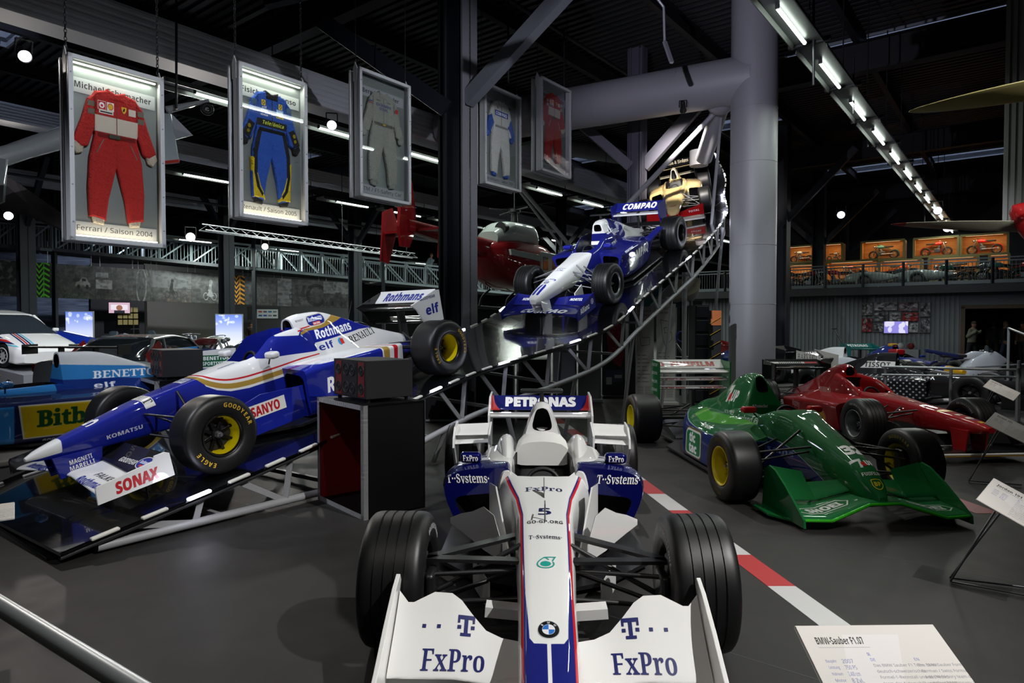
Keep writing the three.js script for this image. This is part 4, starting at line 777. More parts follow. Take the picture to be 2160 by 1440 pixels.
// ---------------------------------------------------------------- the white car in front
{
  const DB = '#141c70';
  const topTex = canvasTex(512, 2048, (g, W, H) => {                // seen from above: x across, z along
    const X = (x) => (x / 1.0 + 0.5) * W, Z = (z) => (2.7 - z) / 4.0 * H;
    g.fillStyle = '#dfe0df'; g.fillRect(0, 0, W, H);
    for (const s of [1, -1]) {
      const line = (pts, w, col) => { g.strokeStyle = col; g.lineWidth = w * H / 4; g.lineJoin = 'round'; g.beginPath(); pts.forEach(([x, z], i) => i ? g.lineTo(X(s * x), Z(z)) : g.moveTo(X(s * x), Z(z))); g.stroke(); };
      const P = [[0, 2.5], [0.085, 2.5], [0.1, 2.46], [0.107, 2.2], [0.112, 1.9], [0.125, 1.5], [0.135, 1.1], [0.165, 0.85], [0.215, 0.62], [0.25, 0.45], [0.33, 0.26], [0.37, 0.2]];
      g.fillStyle = DB; g.beginPath();
      [[0.008, 2.5], [0.09, 2.5], [0.103, 2.2], [0.11, 1.85], [0.118, 1.45], [0.112, 1.6], [0.1, 1.9], [0.085, 2.1], [0.078, 2.22], [0.06, 2.255], [0.008, 2.262]].forEach(([x, z], i) => i ? g.lineTo(X(s * x), Z(z)) : g.moveTo(X(s * x), Z(z))); g.fill();
      line(P.map(([x, z]) => [x - 0.004, z - 0.006]), 0.016, DB); line(P, 0.011, '#c41722');
    }
  });
  const paint = gloss(0xffffff, { map: topTex });
  const topUV = (geo) => { const p = geo.attributes.position, uv = geo.attributes.uv; for (let i = 0; i < p.count; i++) uv.setXY(i, Math.min(0.995, Math.max(0.005, p.getX(i) + 0.5)), 1 - (2.7 - p.getZ(i)) / 4); };
  const blue = gloss(0x0b1058, { roughness: 0.25, metalness: 0.25 });
  const padM = std(0xd6d6d3, 0.55);
  const S = makeCar({
    label: 'white racing car with blue side pods, its nose pointing at the viewer', livery: null, paint,
    pos: [0.224, 0, -4.844], rot: [0, -0.034, 0],
    tub: [[2.56, 0.26, 0.215, 0.05, 0.06, 0.235, 0.045, 0.004], [2.52, 0.30, 0.195, 0.085, 0.1, 0.25, 0.08, 0.006], [2.4, 0.325, 0.19, 0.1, 0.122, 0.26, 0.095, 0.008], [2.2, 0.36, 0.19, 0.108, 0.13, 0.28, 0.1, 0.008], [1.9, 0.415, 0.2, 0.115, 0.14, 0.31, 0.1, 0.01], [1.53, 0.475, 0.215, 0.13, 0.16, 0.36, 0.11, 0.012], [1.1, 0.535, 0.2, 0.15, 0.18, 0.42, 0.13, 0.015], [0.85, 0.565, 0.15, 0.18, 0.215, 0.44, 0.17, 0.018], [0.6, 0.6, 0.1, 0.225, 0.27, 0.45, 0.22, 0.015], [0.42, 0.625, 0.07, 0.265, 0.33, 0.45, 0.27, 0.01], [0.2, 0.655, 0.06, 0.28, 0.38, 0.46, 0.3, 0.01], [-0.2, 0.66, 0.06, 0.28, 0.4, 0.47, 0.3, 0.01], [-0.35, 0.64, 0.06, 0.27, 0.4, 0.46, 0.3, 0.01]],
    cockpit: { plan: [[0.17, 0.5], [0.215, 0.4], [0.215, 0.1], [0.2, -0.08], [0.15, -0.16], [-0.15, -0.16], [-0.2, -0.08], [-0.215, 0.1], [-0.215, 0.4], [-0.17, 0.5], [-0.08, 0.52], [0.08, 0.52]], y0: 0.3, steerZ: 0.25, steerY: 0.49, seatZ: -0.1, seatY: 0.62 },
    cover: [[-0.18, 0.97, 0.5, 0.06, 0.12, 0.82, 0.2, 0.02], [-0.26, 1.0, 0.45, 0.068, 0.125, 0.82, 0.22, 0.02], [-0.45, 0.99, 0.4, 0.065, 0.14, 0.76, 0.3, 0.015], [-0.8, 0.86, 0.3, 0.05, 0.13, 0.64, 0.32], [-1.2, 0.66, 0.2, 0.04, 0.11, 0.48, 0.26], [-1.6, 0.46, 0.2, 0.03, 0.07, 0.36, 0.12]], coverR: 0.45,
    intake: [[0, 0.985], [0.05, 0.968], [0.085, 0.85], [0.07, 0.815], [0, 0.805], [-0.07, 0.815], [-0.085, 0.85], [-0.05, 0.968]],
    pod: [[0.44, [[0.2, 0.16], [0.5, 0.17], [0.60, 0.30], [0.685, 0.52], [0.6, 0.645], [0.22, 0.66]]], [0.36, [[0.2, 0.13], [0.5, 0.14], [0.62, 0.28], [0.705, 0.53], [0.62, 0.66], [0.22, 0.675]]], [0.1, [[0.2, 0.08], [0.52, 0.08], [0.64, 0.24], [0.71, 0.5], [0.62, 0.645], [0.22, 0.66]]], [-0.6, [[0.2, 0.07], [0.5, 0.07], [0.6, 0.2], [0.64, 0.42], [0.55, 0.54], [0.2, 0.58]]], [-1.2, [[0.1, 0.07], [0.3, 0.07], [0.36, 0.15], [0.36, 0.3], [0.3, 0.36], [0.1, 0.42]]]],
    podR: [0.1, 0.4, 0.45, 0.45, 0.45, 0.1], podPaint: blue, podIn: [[0.31, 0.21], [0.5, 0.22], [0.635, 0.46], [0.31, 0.49]],
    frontW: 1.80, rearW: 1.8, wf: WK.wf, wr: WK.wr, frontZ: 1.53, rearZ: -1.53, fIn: 0.13, rIn: 0.12,
    fs: { yu: 0.43, yl: 0.235, pushY: 0.47, fore: 0.02, back: 0.4, up: 0.1, low: 0.13, r: 0.013, blade: 0.06 },
    fw: { mat: whiteM, x: 0.685, t: 0.014, mo: { smooth: true, n: 40, camber: 0.05 }, main: [[0, 2.52, 0.14, 0.36, 0.1, 0.022], [0.14, 2.52, 0.14, 0.36, 0.1, 0.022], [0.36, 2.5, 0.1, 0.38, 0.09, 0.022], [0.685, 2.48, 0.085, 0.4, 0.09, 0.022]],
      flaps: [], ep: [[2.54, 0.05], [2.5, 0.14], [2.3, 0.24], [2.12, 0.35], [1.95, 0.44], [1.86, 0.47], [1.84, 0.44], [1.95, 0.3], [1.93, 0.05]], epMat: whiteM, pylon: [[2.46, 0.22], [2.44, 0.13], [2.2, 0.14], [2.2, 0.22]], px: 0.09 },
    rw: { mat: whiteM, x: 0.5, main: [-1.62, 0.715, 0.22, 0.06, 0.028], flaps: [{ s: [-1.8, 0.755, 0.17, 0.95, 0.014], mat: gloss(0x121a66) }], ep: [[-1.5, 0.74], [-1.52, 0.42], [-1.98, 0.36], [-1.98, 0.92], [-1.72, 0.9]], epMat: whiteM, support: [-1.7, 0.72] },
    mirror: null, headrestMat: padM, headrest: null,
    extra: (S) => {
      const car = S.car, T = (m, s, w, h, p, d, u, sw, sh, o, so) => sticker(m, sheet.text(s, w, h, o), p, d, u, sw, sh, so), N = '#1a2260';
      // head protection pad and shoulder fairings round the cockpit
      obj('headrest', loft([[-0.1, [[-0.21, 0.56], [0.21, 0.56], [0.19, 0.74], [-0.19, 0.74]]], [-0.16, [[-0.215, 0.55], [0.215, 0.55], [0.185, 0.8], [-0.185, 0.8]]], [-0.3, [[-0.2, 0.55], [0.2, 0.55], [0.14, 0.82], [-0.14, 0.82]]]], [0.2, 0.2, 0.48, 0.48], 0.03, alongZ), padM, car);
      for (const s of [1, -1]) {
        obj('shoulder_fairing', loft([[0.3, [[s * 0.21, 0.5], [s * 0.30, 0.5], [s * 0.28, 0.66], [s * 0.225, 0.655]]], [0.0, [[s * 0.2, 0.5], [s * 0.35, 0.5], [s * 0.31, 0.735], [s * 0.215, 0.735]]], [-0.25, [[s * 0.2, 0.5], [s * 0.39, 0.5], [s * 0.33, 0.77], [s * 0.22, 0.77]]], [-0.55, [[s * 0.16, 0.45], [s * 0.4, 0.45], [s * 0.34, 0.66], [s * 0.2, 0.7]]]], [0.2, 0.3, 0.48, 0.48], 0.05, alongZ), whiteM, car);
        obj('white_shoulder', loft([[0.46, [[s * 0.2, 0.5], [s * 0.3, 0.5], [s * 0.27, 0.635], [s * 0.22, 0.64]]], [0.2, [[s * 0.2, 0.5], [s * 0.44, 0.5], [s * 0.40, 0.665], [s * 0.22, 0.69]]], [-0.3, [[s * 0.2, 0.45], [s * 0.5, 0.45], [s * 0.44, 0.66], [s * 0.22, 0.7]]]], [0.2, 0.3, 0.4, 0.3], 0.05, alongZ), whiteM, car);
        const mir = obj('mirror', rbox(0.15, 0.075, 0.08, 0.03, s * 0.5, 0.70, 0.3, 3), blue, car);
        obj('mirror_stalk', rod([s * 0.45, 0.69, 0.28], [s * 0.4, 0.6, 0.26], 0.01), M.carbon, mir);
        T(mir, 'FxPro', 120, 44, [s * 0.5, 0.70, 0.34], [0, 0, 1], [0, 1, 0], 0.12, 0.046, { font: 'serif' }, { depth: 0.05 });
        T(S.pods[s > 0 ? 0 : 1], 'T··Systems·', 260, 52, [s * 0.5, 0.575, 0.42], [s * 0.25, 0.45, 0.8], [0, 0.85, -0.5], 0.32, 0.062, { font: 'serif' }, { depth: 0.14, facing: 0 });
        // winglets behind the cockpit
        const wl = obj('winglet', aerofoil([[s * 0.46, -0.82, 0.60, 0.18, 0.3, 0.014], [s * 0.75, -0.82, 0.585, 0.18, 0.25, 0.014]]), whiteM, car);
        obj('winglet_flap', aerofoil([[s * 0.46, -0.86, 0.66, 0.2, 0.4, 0.012], [s * 0.75, -0.86, 0.655, 0.2, 0.35, 0.012]]), whiteM, wl);
        obj('endplate', sheetX([[-0.78, 0.56], [-0.8, 0.64], [-0.9, 0.72], [-1.1, 0.74], [-1.12, 0.36], [-0.95, 0.36]], s * 0.755, 0.012), whiteM, wl);
        obj('winglet_support', sheetX([[-0.8, 0.66], [-0.84, 0.4], [-1.06, 0.4], [-1.08, 0.74], [-0.92, 0.7]], s * 0.45, 0.012), whiteM, wl);
        // barge boards
        const bb = skin([0, 1, 2, 3, 4, 5].map((i) => { const t = i / 5, z = lerp(1.15, 0.6, t), x = lerp(0.24, 0.6, t ** 1.2), top = [0.38, 0.51, 0.53, 0.47, 0.425, 0.365][i], lo = [0.28, 0.27, 0.27, 0.29, 0.31, 0.33][i]; return [V(s * x, lo, z), V(s * (x + 0.006), lo, z), V(s * (x + 0.006), top, z), V(s * x, top, z)]; }));
        obj('barge_board', bb, whiteM, car);
        const gv = skin([[V(s * 0.19, 0.2, 0.98), V(s * 0.2, 0.2, 0.98), V(s * 0.3, 0.62, 0.8), V(s * 0.29, 0.62, 0.8)], [V(s * 0.34, 0.2, 0.62), V(s * 0.35, 0.2, 0.62), V(s * 0.35, 0.6, 0.62), V(s * 0.34, 0.6, 0.62)]]);
        obj('turning_vane', gv, whiteM, car);
        obj('turning_vane', skin([0, 1, 2, 3].map((i) => { const t = i / 3, z = lerp(1.3, 0.95, t), x = lerp(0.3, 0.42, t); return [V(s * x, 0.06, z), V(s * (x + 0.006), 0.06, z), V(s * (x + 0.006), 0.22, z), V(s * x, 0.22, z)]; })), whiteM, car);
        obj('turning_vane_bracket', bar([s * 0.12, 0.2, 1.62], [s * 0.3, 0.215, 1.62], 0.09, 0.05), whiteM, car);
        // scalloped flap of the front wing
        const fs = [[0.12, 2.21, 0.15, 0.2, 0.55], [0.2, 2.2, 0.15, 0.21, 0.55], [0.27, 2.19, 0.15, 0.235, 0.58], [0.33, 2.185, 0.155, 0.29, 0.63], [0.385, 2.18, 0.16, 0.345, 0.68], [0.43, 2.18, 0.16, 0.375, 0.7], [0.51, 2.18, 0.16, 0.38, 0.7], [0.6, 2.18, 0.16, 0.33, 0.7], [0.625, 2.18, 0.16, 0.33, 0.7], [0.67, 2.18, 0.16, 0.38, 0.72]].map(([x, z, y, ch, a]) => [s * x, z, y, ch, a, 0.012]);
        const fl = obj('wing_flap', aerofoil(fs, { camber: 0.04 }), whiteM, S.fw);
        T(fl, 'FxPro', 330, 110, [s * 0.4, 0.2, 2.11], [0, 0.8, 0.6], [0, 0.6, -0.8], 0.31, 0.11, { font: 'serif', fill: N }, { depth: 0.1 });
        const dots = s < 0 ? '· · T' : 'T · ·';
        sticker(fl, sheet.put('tdots' + s, 260, 120, (c) => { c.fillStyle = N; const tx = s < 0 ? 178 : 12; c.fillRect(tx, 16, 72, 18); c.fillRect(tx + 28, 16, 16, 88); c.fillRect(tx + 14, 92, 44, 14); c.fillRect(tx, 16, 10, 34); c.fillRect(tx + 62, 16, 10, 34); c.fillRect(tx, 60, 16, 16); c.fillRect(tx + 56, 60, 16, 16); for (const k of [0, 1]) c.fillRect(s < 0 ? 30 + k * 62 : 124 + k * 62, 60, 16, 16); }), [s * 0.445, 0.315, 2.005], [0, 0.8, 0.6], [0, 0.6, -0.8], 0.27, 0.125, { depth: 0.1 });
        // red and blue trim of the rear wing ends
        obj('brake_duct', rbox(0.05, 0.2, 0.16, 0.02, s * 0.575, 0.3, 1.6), M.carbon, car);
      }
      topUV(S.tub.geometry); 
      const u = [0, 0.3, -1], d = [0, 1, 0.3];
      T(S.tub, 'FxPro', 300, 80, [0, 0.58, 0.74], d, u, 0.27, 0.075, { font: 'serif', fill: '#222a58' });
      T(S.tub, '5', 100, 90, [0, 0.53, 1.08], d, u, 0.1, 0.105, { fill: '#161c50' });
      T(S.tub, 'GO-GP.ORG', 260, 40, [0, 0.53, 1.22], d, u, 0.23, 0.04, { fill: '#222' });
      T(S.tub, 'T··Systems·', 260, 50, [0, 0.5, 1.4], d, u, 0.2, 0.05, { font: 'serif', fill: '#161a30' });
      const drop = (c, w, h) => { c.strokeStyle = c.fillStyle = '#1f9c8e'; c.lineWidth = 9; c.beginPath(); c.moveTo(w * 0.42, h * 0.12); c.lineTo(w * 0.94, h * 0.08); c.lineTo(w * 0.78, h * 0.42); c.stroke(); c.beginPath(); c.moveTo(w * 0.44, h * 0.1); c.quadraticCurveTo(w * 0.04, h * 0.42, w * 0.06, h * 0.64); c.ellipse(w * 0.46, h * 0.62, w * 0.4, h * 0.32, 0, Math.PI, -Math.PI * 0.15, true); c.stroke(); c.beginPath(); c.moveTo(w * 0.44, h * 0.12); c.lineTo(w * 0.62, h * 0.32); c.stroke(); c.beginPath(); c.ellipse(w * 0.46, h * 0.62, w * 0.26, h * 0.2, 0, 0, 7); c.fill(); };
      sticker(S.tub, sheet.put('drop', 130, 130, drop), [0, 0.46, 1.66], d, u, 0.1, 0.12);
      const roundel = (c, w) => { const r = w / 2; c.translate(r, r); c.fillStyle = '#b9bcc2'; c.beginPath(); c.arc(0, 0, r * 0.98, 0, 7); c.fill(); c.fillStyle = '#0c0d10'; c.beginPath(); c.arc(0, 0, r * 0.94, 0, 7); c.fill(); c.fillStyle = '#d8dade'; c.beginPath(); c.arc(0, 0, r * 0.58, 0, 7); c.fill(); for (let i = 0; i < 4; i++) { c.fillStyle = i % 2 ? '#e2e4e8' : '#2a6fc4'; c.beginPath(); c.moveTo(0, 0); c.arc(0, 0, r * 0.54, Math.PI + i * Math.PI / 2, Math.PI * 1.5 + i * Math.PI / 2); c.fill(); } c.fillStyle = '#d6d8dc'; c.textAlign = 'center'; c.textBaseline = 'middle'; c.font = `bold ${r * 0.3}px sans-serif`; ['B', 'M', 'W'].forEach((q, i) => { c.save(); c.rotate((i - 1) * 0.85); c.fillText(q, 0, -r * 0.76); c.restore(); }); };
      sticker(S.tub, sheet.put('roundel', 200, 200, roundel), [0, 0.36, 2.17], d, u, 0.092, 0.115);
      T(S.rfl[0], 'PETRONAS', 520, 90, [0, 0.83, -1.86], [0, 0.58, 0.81], [0, 0.81, -0.58], 0.82, 0.12, { fat: 9 });
      for (const s of [1, -1]) sticker(S.rfl[0], sheet.put('redcorner' + s, 60, 80, (c, w, h) => { c.fillStyle = '#c01820'; c.beginPath(); if (s > 0) { c.moveTo(w, 0); c.lineTo(w, h); c.lineTo(0, h); c.quadraticCurveTo(w * 0.7, h * 0.7, w * 0.75, 0); } else { c.moveTo(0, 0); c.lineTo(0, h); c.lineTo(w, h); c.quadraticCurveTo(w * 0.3, h * 0.7, w * 0.25, 0); } c.fill(); }), [s * 0.45, 0.82, -1.86], [0, 0.58, 0.81], [0, 0.81, -0.58], 0.1, 0.18);
      // camera mast on the roll hoop, antennas on the nose
      obj('camera_bar', [rbox(0.34, 0.035, 0.06, 0.014, 0, 1.09, -0.42), rbox(0.035, 0.13, 0.06, 0.01, 0, 1.035, -0.42)], M.carbon, car);
      obj('antenna_fin', sheetX([[0.9, 0.56], [0.82, 0.68], [0.8, 0.68], [0.82, 0.56]], 0, 0.004, 0), M.black, car);
      obj('pitot_tube', [rod([0, 0.52, 1.2], [0, 0.63, 1.2], 0.004), rod([0, 0.63, 1.24], [0, 0.63, 1.16], 0.004)], M.steel, car);
    },
  });
}
// ---------------------------------------------------------------- the blue and white car half way up the ramp
{
  const DB = '#151a6c', WH = '#e2e2df', L = new Livery(2048, DB);
  L.poly('b', WH, [[3, 0.75], [3, 0.1], [2.2, 0.1], [1.75, 0.26], [1.35, 0.42], [1.05, 0.6], [0.95, 0.66], [0.95, 0.8]]);
  L.poly('b', WH, [[0.3, 1.2], [0.3, 0.83], [0.08, 0.83], [-0.02, 0.95], [-0.08, 1.2]]);
  L.poly('b', WH, [[-0.58, 0.98], [-0.6, 0.76], [-0.58, 0.64], [-0.3, 0.53], [-0.1, 0.42], [-1.9, 0.3], [-1.9, 0.75], [-0.9, 0.9]]);
  L.text('b', 'Allianz', -0.1, 0.80, 0.5, 0.1, { font: 'serif', ang: 0.1, lower: false });
  L.draw('b', (g, X, Y, side, s) => { g.strokeStyle = '#e6e6ee'; g.lineWidth = 7; g.beginPath(); g.arc(X(-0.36), Y(0.83), 0.06 * s, 0, 7); g.stroke(); g.lineWidth = 6; for (const k of [-1, 0, 1]) { g.beginPath(); g.moveTo(X(-0.36) + k * 8, Y(0.83) - 12); g.lineTo(X(-0.36) + k * 8, Y(0.83) + 13); g.stroke(); } });
  L.text('b', 'BMW Power', -0.3, 0.585, 0.36, 0.05, { ang: -0.05 });
  L.text('b', 'VELTINS', 0.32, 0.65, 0.4, 0.07, { slant: 0.1, ang: -0.08, stroke: '#111', sw: 14 });
  L.text('b', 'Castrol', 1.12, 0.4, 0.34, 0.08, { stroke: '#ddd', sw: 5, fill: '#1a1f86' });
  L.text('p', 'COMPAQ', 0.05, 0.41, 0.98, 0.16, { fat: 5 });
  L.text('p', 'REUTERS', 0.45, 0.575, 0.36, 0.035, {});
  L.text('b', '5', 2.1, 0.59, 0.06, 0.05, { fill: '#1a1f86' });
  const bm = gloss(0x161b72);
  makeCar({
    label: 'dark blue racing car with a white nose, middle of three on the ramp', livery: L,
    pos: [1.825, 2.565, -12.418], rot: [0.374, -0.608, -0.028],
    tub: [[2.68, 0.44, 0.37, 0.05, 0.06, 0.4, 0.045, 0.004], [2.62, 0.48, 0.345, 0.085, 0.105, 0.41, 0.08, 0.008], [2.3, 0.545, 0.325, 0.11, 0.135, 0.43, 0.105], [1.9, 0.60, 0.31, 0.13, 0.165, 0.45, 0.125], [1.5, 0.645, 0.26, 0.15, 0.2, 0.45, 0.15], [1.1, 0.675, 0.16, 0.19, 0.25, 0.46, 0.2], [0.92, 0.69, 0.12, 0.22, 0.28, 0.47, 0.24], [0.7, 0.74, 0.08, 0.265, 0.32, 0.48, 0.28], [0.45, 0.845, 0.06, 0.275, 0.335, 0.5, 0.3], [0.2, 0.85, 0.06, 0.27, 0.34, 0.5, 0.3], [-0.05, 0.78, 0.06, 0.22, 0.34, 0.5, 0.3]],
    cockpit: { plan: [[0.19, 0.75], [0.215, 0.5], [0.2, 0.2], [0.13, 0.1], [-0.13, 0.1], [-0.2, 0.2], [-0.215, 0.5], [-0.19, 0.75], [-0.1, 0.93], [0.1, 0.93]], y0: 0.3, steerZ: 0.66, steerY: 0.62, seatZ: 0.2, seatY: 0.75 },
    cover: [[0.2, 1.0, 0.55, 0.085, 0.115, 0.88, 0.2, 0.02], [0.1, 1.03, 0.5, 0.1, 0.13, 0.88, 0.27, 0.02], [-0.1, 1.02, 0.4, 0.09, 0.15, 0.82, 0.33, 0.015], [-0.55, 0.86, 0.3, 0.06, 0.15, 0.66, 0.34], [-1.0, 0.66, 0.2, 0.05, 0.12, 0.52, 0.3], [-1.3, 0.54, 0.2, 0.04, 0.1, 0.46, 0.2], [-1.7, 0.42, 0.2, 0.03, 0.07, 0.36, 0.1]],
    intake: [[0, 0.995], [0.07, 0.985], [0.085, 0.9], [0.07, 0.87], [0, 0.865], [-0.07, 0.87], [-0.085, 0.9], [-0.07, 0.985]],
    pod: [[0.8, [[0.24, 0.3], [0.6, 0.3], [0.70, 0.6], [0.24, 0.64]]], [0.6, [[0.24, 0.1], [0.66, 0.12], [0.70, 0.6], [0.24, 0.66]]], [0.1, [[0.24, 0.06], [0.67, 0.08], [0.7, 0.59], [0.24, 0.66]]], [-0.5, [[0.2, 0.06], [0.6, 0.08], [0.66, 0.5], [0.2, 0.58]]], [-0.85, [[0.18, 0.1], [0.5, 0.16], [0.6, 0.46], [0.18, 0.5]]]],
    podR: [0.1, 0.2, 0.15, 0.1], podIn: [[0.34, 0.3], [0.6, 0.3], [0.655, 0.55], [0.34, 0.58]],
    frontW: 1.8, rearW: 1.8, wf: WK.cf, wr: WK.cr, frontZ: 1.56, rearZ: -1.56, fs: { yu: 0.55, yl: 0.32, pushY: 0.62, mat: std(0x5c5d60, 0.4, 0.3), fore: 0.05, back: 0.3, r: 0.011 }, mirror: [0.4, 0.73, 0.68], mirrorMat: gloss(0x1a1f86),
    fw: { mat: bm, x: 0.7, main: [[0, 2.52, 0.165, 0.33, 0.08, 0.026], [0.25, 2.53, 0.165, 0.34, 0.08, 0.026], [0.7, 2.6, 0.12, 0.4, 0.1, 0.026]], flaps: [{ both: true, s: [[0.13, 2.23, 0.2, 0.16, 0.5, 0.012], [0.69, 2.24, 0.19, 0.24, 0.6, 0.012]] }], ep: [[2.62, 0.08], [2.62, 0.2], [2.3, 0.28], [2.0, 0.33], [2.0, 0.09]], pylon: [[2.6, 0.4], [2.54, 0.17], [2.34, 0.17], [2.36, 0.4]], px: 0.09, pylMat: whiteM },
    rw: { mat: whiteM, x: 0.5, main: [-1.5, 0.755, 0.2, 0.05, 0.03], flaps: [{ s: [-1.66, 0.8, 0.2, 0.9, 0.014], mat: bm }], ep: [[-1.46, 0.95], [-1.47, 0.75], [-1.56, 0.5], [-1.86, 0.5], [-1.86, 0.97]], epMat: bm, beam: [-1.6, 0.5, 0.2, 0.2, 0.02], support: [-1.65, 0.78] },
    extra: (S) => {
      const T = (m, s, w, h, p, d, u, sw, sh, o, so) => sticker(m, sheet.text(s, w, h, o), p, d, u, sw, sh, so);
      T(S.rfl[0], 'COMPAQ', 360, 90, [0, 0.88, -1.74], [0, 0.62, 0.78], [0, 0.78, -0.62], 0.84, 0.14, { fat: 6, slant: 0.15 });
      T(S.fw, 'COMPAQ', 360, 90, [0, 0.17, 2.45], [0, 1, 0.5], [0, 0.5, -1], 0.95, 0.13, { fat: 6, slant: 0.15 });
      for (const x of [0.45, -0.45]) T(S.flaps[0], 'NORTEL', 160, 44, [x, 0.25, 2.13], [0, 0.85, 0.5], [0, 0.5, -0.85], 0.26, 0.06, { fat: 4, slant: 0.2 });
      T(S.fep[0], 'Allianz', 160, 60, [0.71, 0.19, 2.36], [1, 0, 0], [0, 1, 0], 0.34, 0.1, {});
      sticker(S.fep[0], sheet.put('eagle', 60, 60, (c) => { c.strokeStyle = '#e6e6ee'; c.lineWidth = 6; c.beginPath(); c.arc(30, 30, 24, 0, 7); c.stroke(); for (const k of [-9, 0, 9]) { c.beginPath(); c.moveTo(30 + k, 16); c.lineTo(30 + k, 46); c.stroke(); } }), [0.71, 0.22, 2.1], [1, 0, 0], [0, 1, 0], 0.1, 0.1);
      // nose stripes and badge
      const st = sheet.put('nosestripes', 90, 160, (c) => { c.fillStyle = '#1a2a9c'; c.beginPath(); c.moveTo(10, 160); c.lineTo(8, 60); c.quadraticCurveTo(10, 20, 36, 10); c.lineTo(36, 40); c.lineTo(34, 160); c.fill(); c.beginPath(); c.moveTo(80, 160); c.lineTo(82, 60); c.quadraticCurveTo(80, 20, 54, 10); c.lineTo(54, 40); c.lineTo(56, 160); c.fill(); });
      sticker(S.tub, st, [0, 0.54, 2.42], [0, 1, 0.2], [0, 0.2, -1], 0.15, 0.36);
      sticker(S.tub, sheet.memo.roundel, [0, 0.57, 2.2], [0, 1, 0.2], [0, 0.2, -1], 0.09, 0.09);
      sticker(S.tub, sheet.put('crest', 120, 80, (c) => { c.strokeStyle = '#2a3690'; c.lineWidth = 5; c.beginPath(); c.moveTo(10, 12); c.lineTo(110, 12); c.moveTo(10, 66); c.lineTo(110, 66); c.moveTo(36, 40); c.lineTo(36, 62); c.moveTo(50, 30); c.lineTo(80, 60); c.moveTo(86, 30); c.lineTo(86, 62); c.stroke(); }), [0, 0.63, 1.72], [0, 1, 0.1], [0, 0.1, -1], 0.2, 0.14);
      obj('camera_bar', [rbox(0.4, 0.03, 0.07, 0.012, 0, 1.13, 0.02), rbox(0.03, 0.1, 0.05, 0.01, 0, 1.08, 0.02)], M.carbon, S.car);
      for (const s of [1, -1]) {
        obj('barge_board', sheetX([[1.98, 0.1], [1.96, 0.3], [1.7, 0.36], [1.68, 0.1]], s * 0.34, 0.01), whiteM, S.car);
        obj('pod_fin', loft([[-0.55, [[s * 0.55, 0.44], [s * 0.67, 0.44], [s * 0.67, 0.5], [s * 0.55, 0.52]]], [-1.1, [[s * 0.6, 0.52], [s * 0.7, 0.52], [s * 0.7, 0.58], [s * 0.6, 0.6]]]], [0.2, 0.3, 0.3, 0.2], 0.1, alongZ), bm, S.car);
      }
    },
  });
}
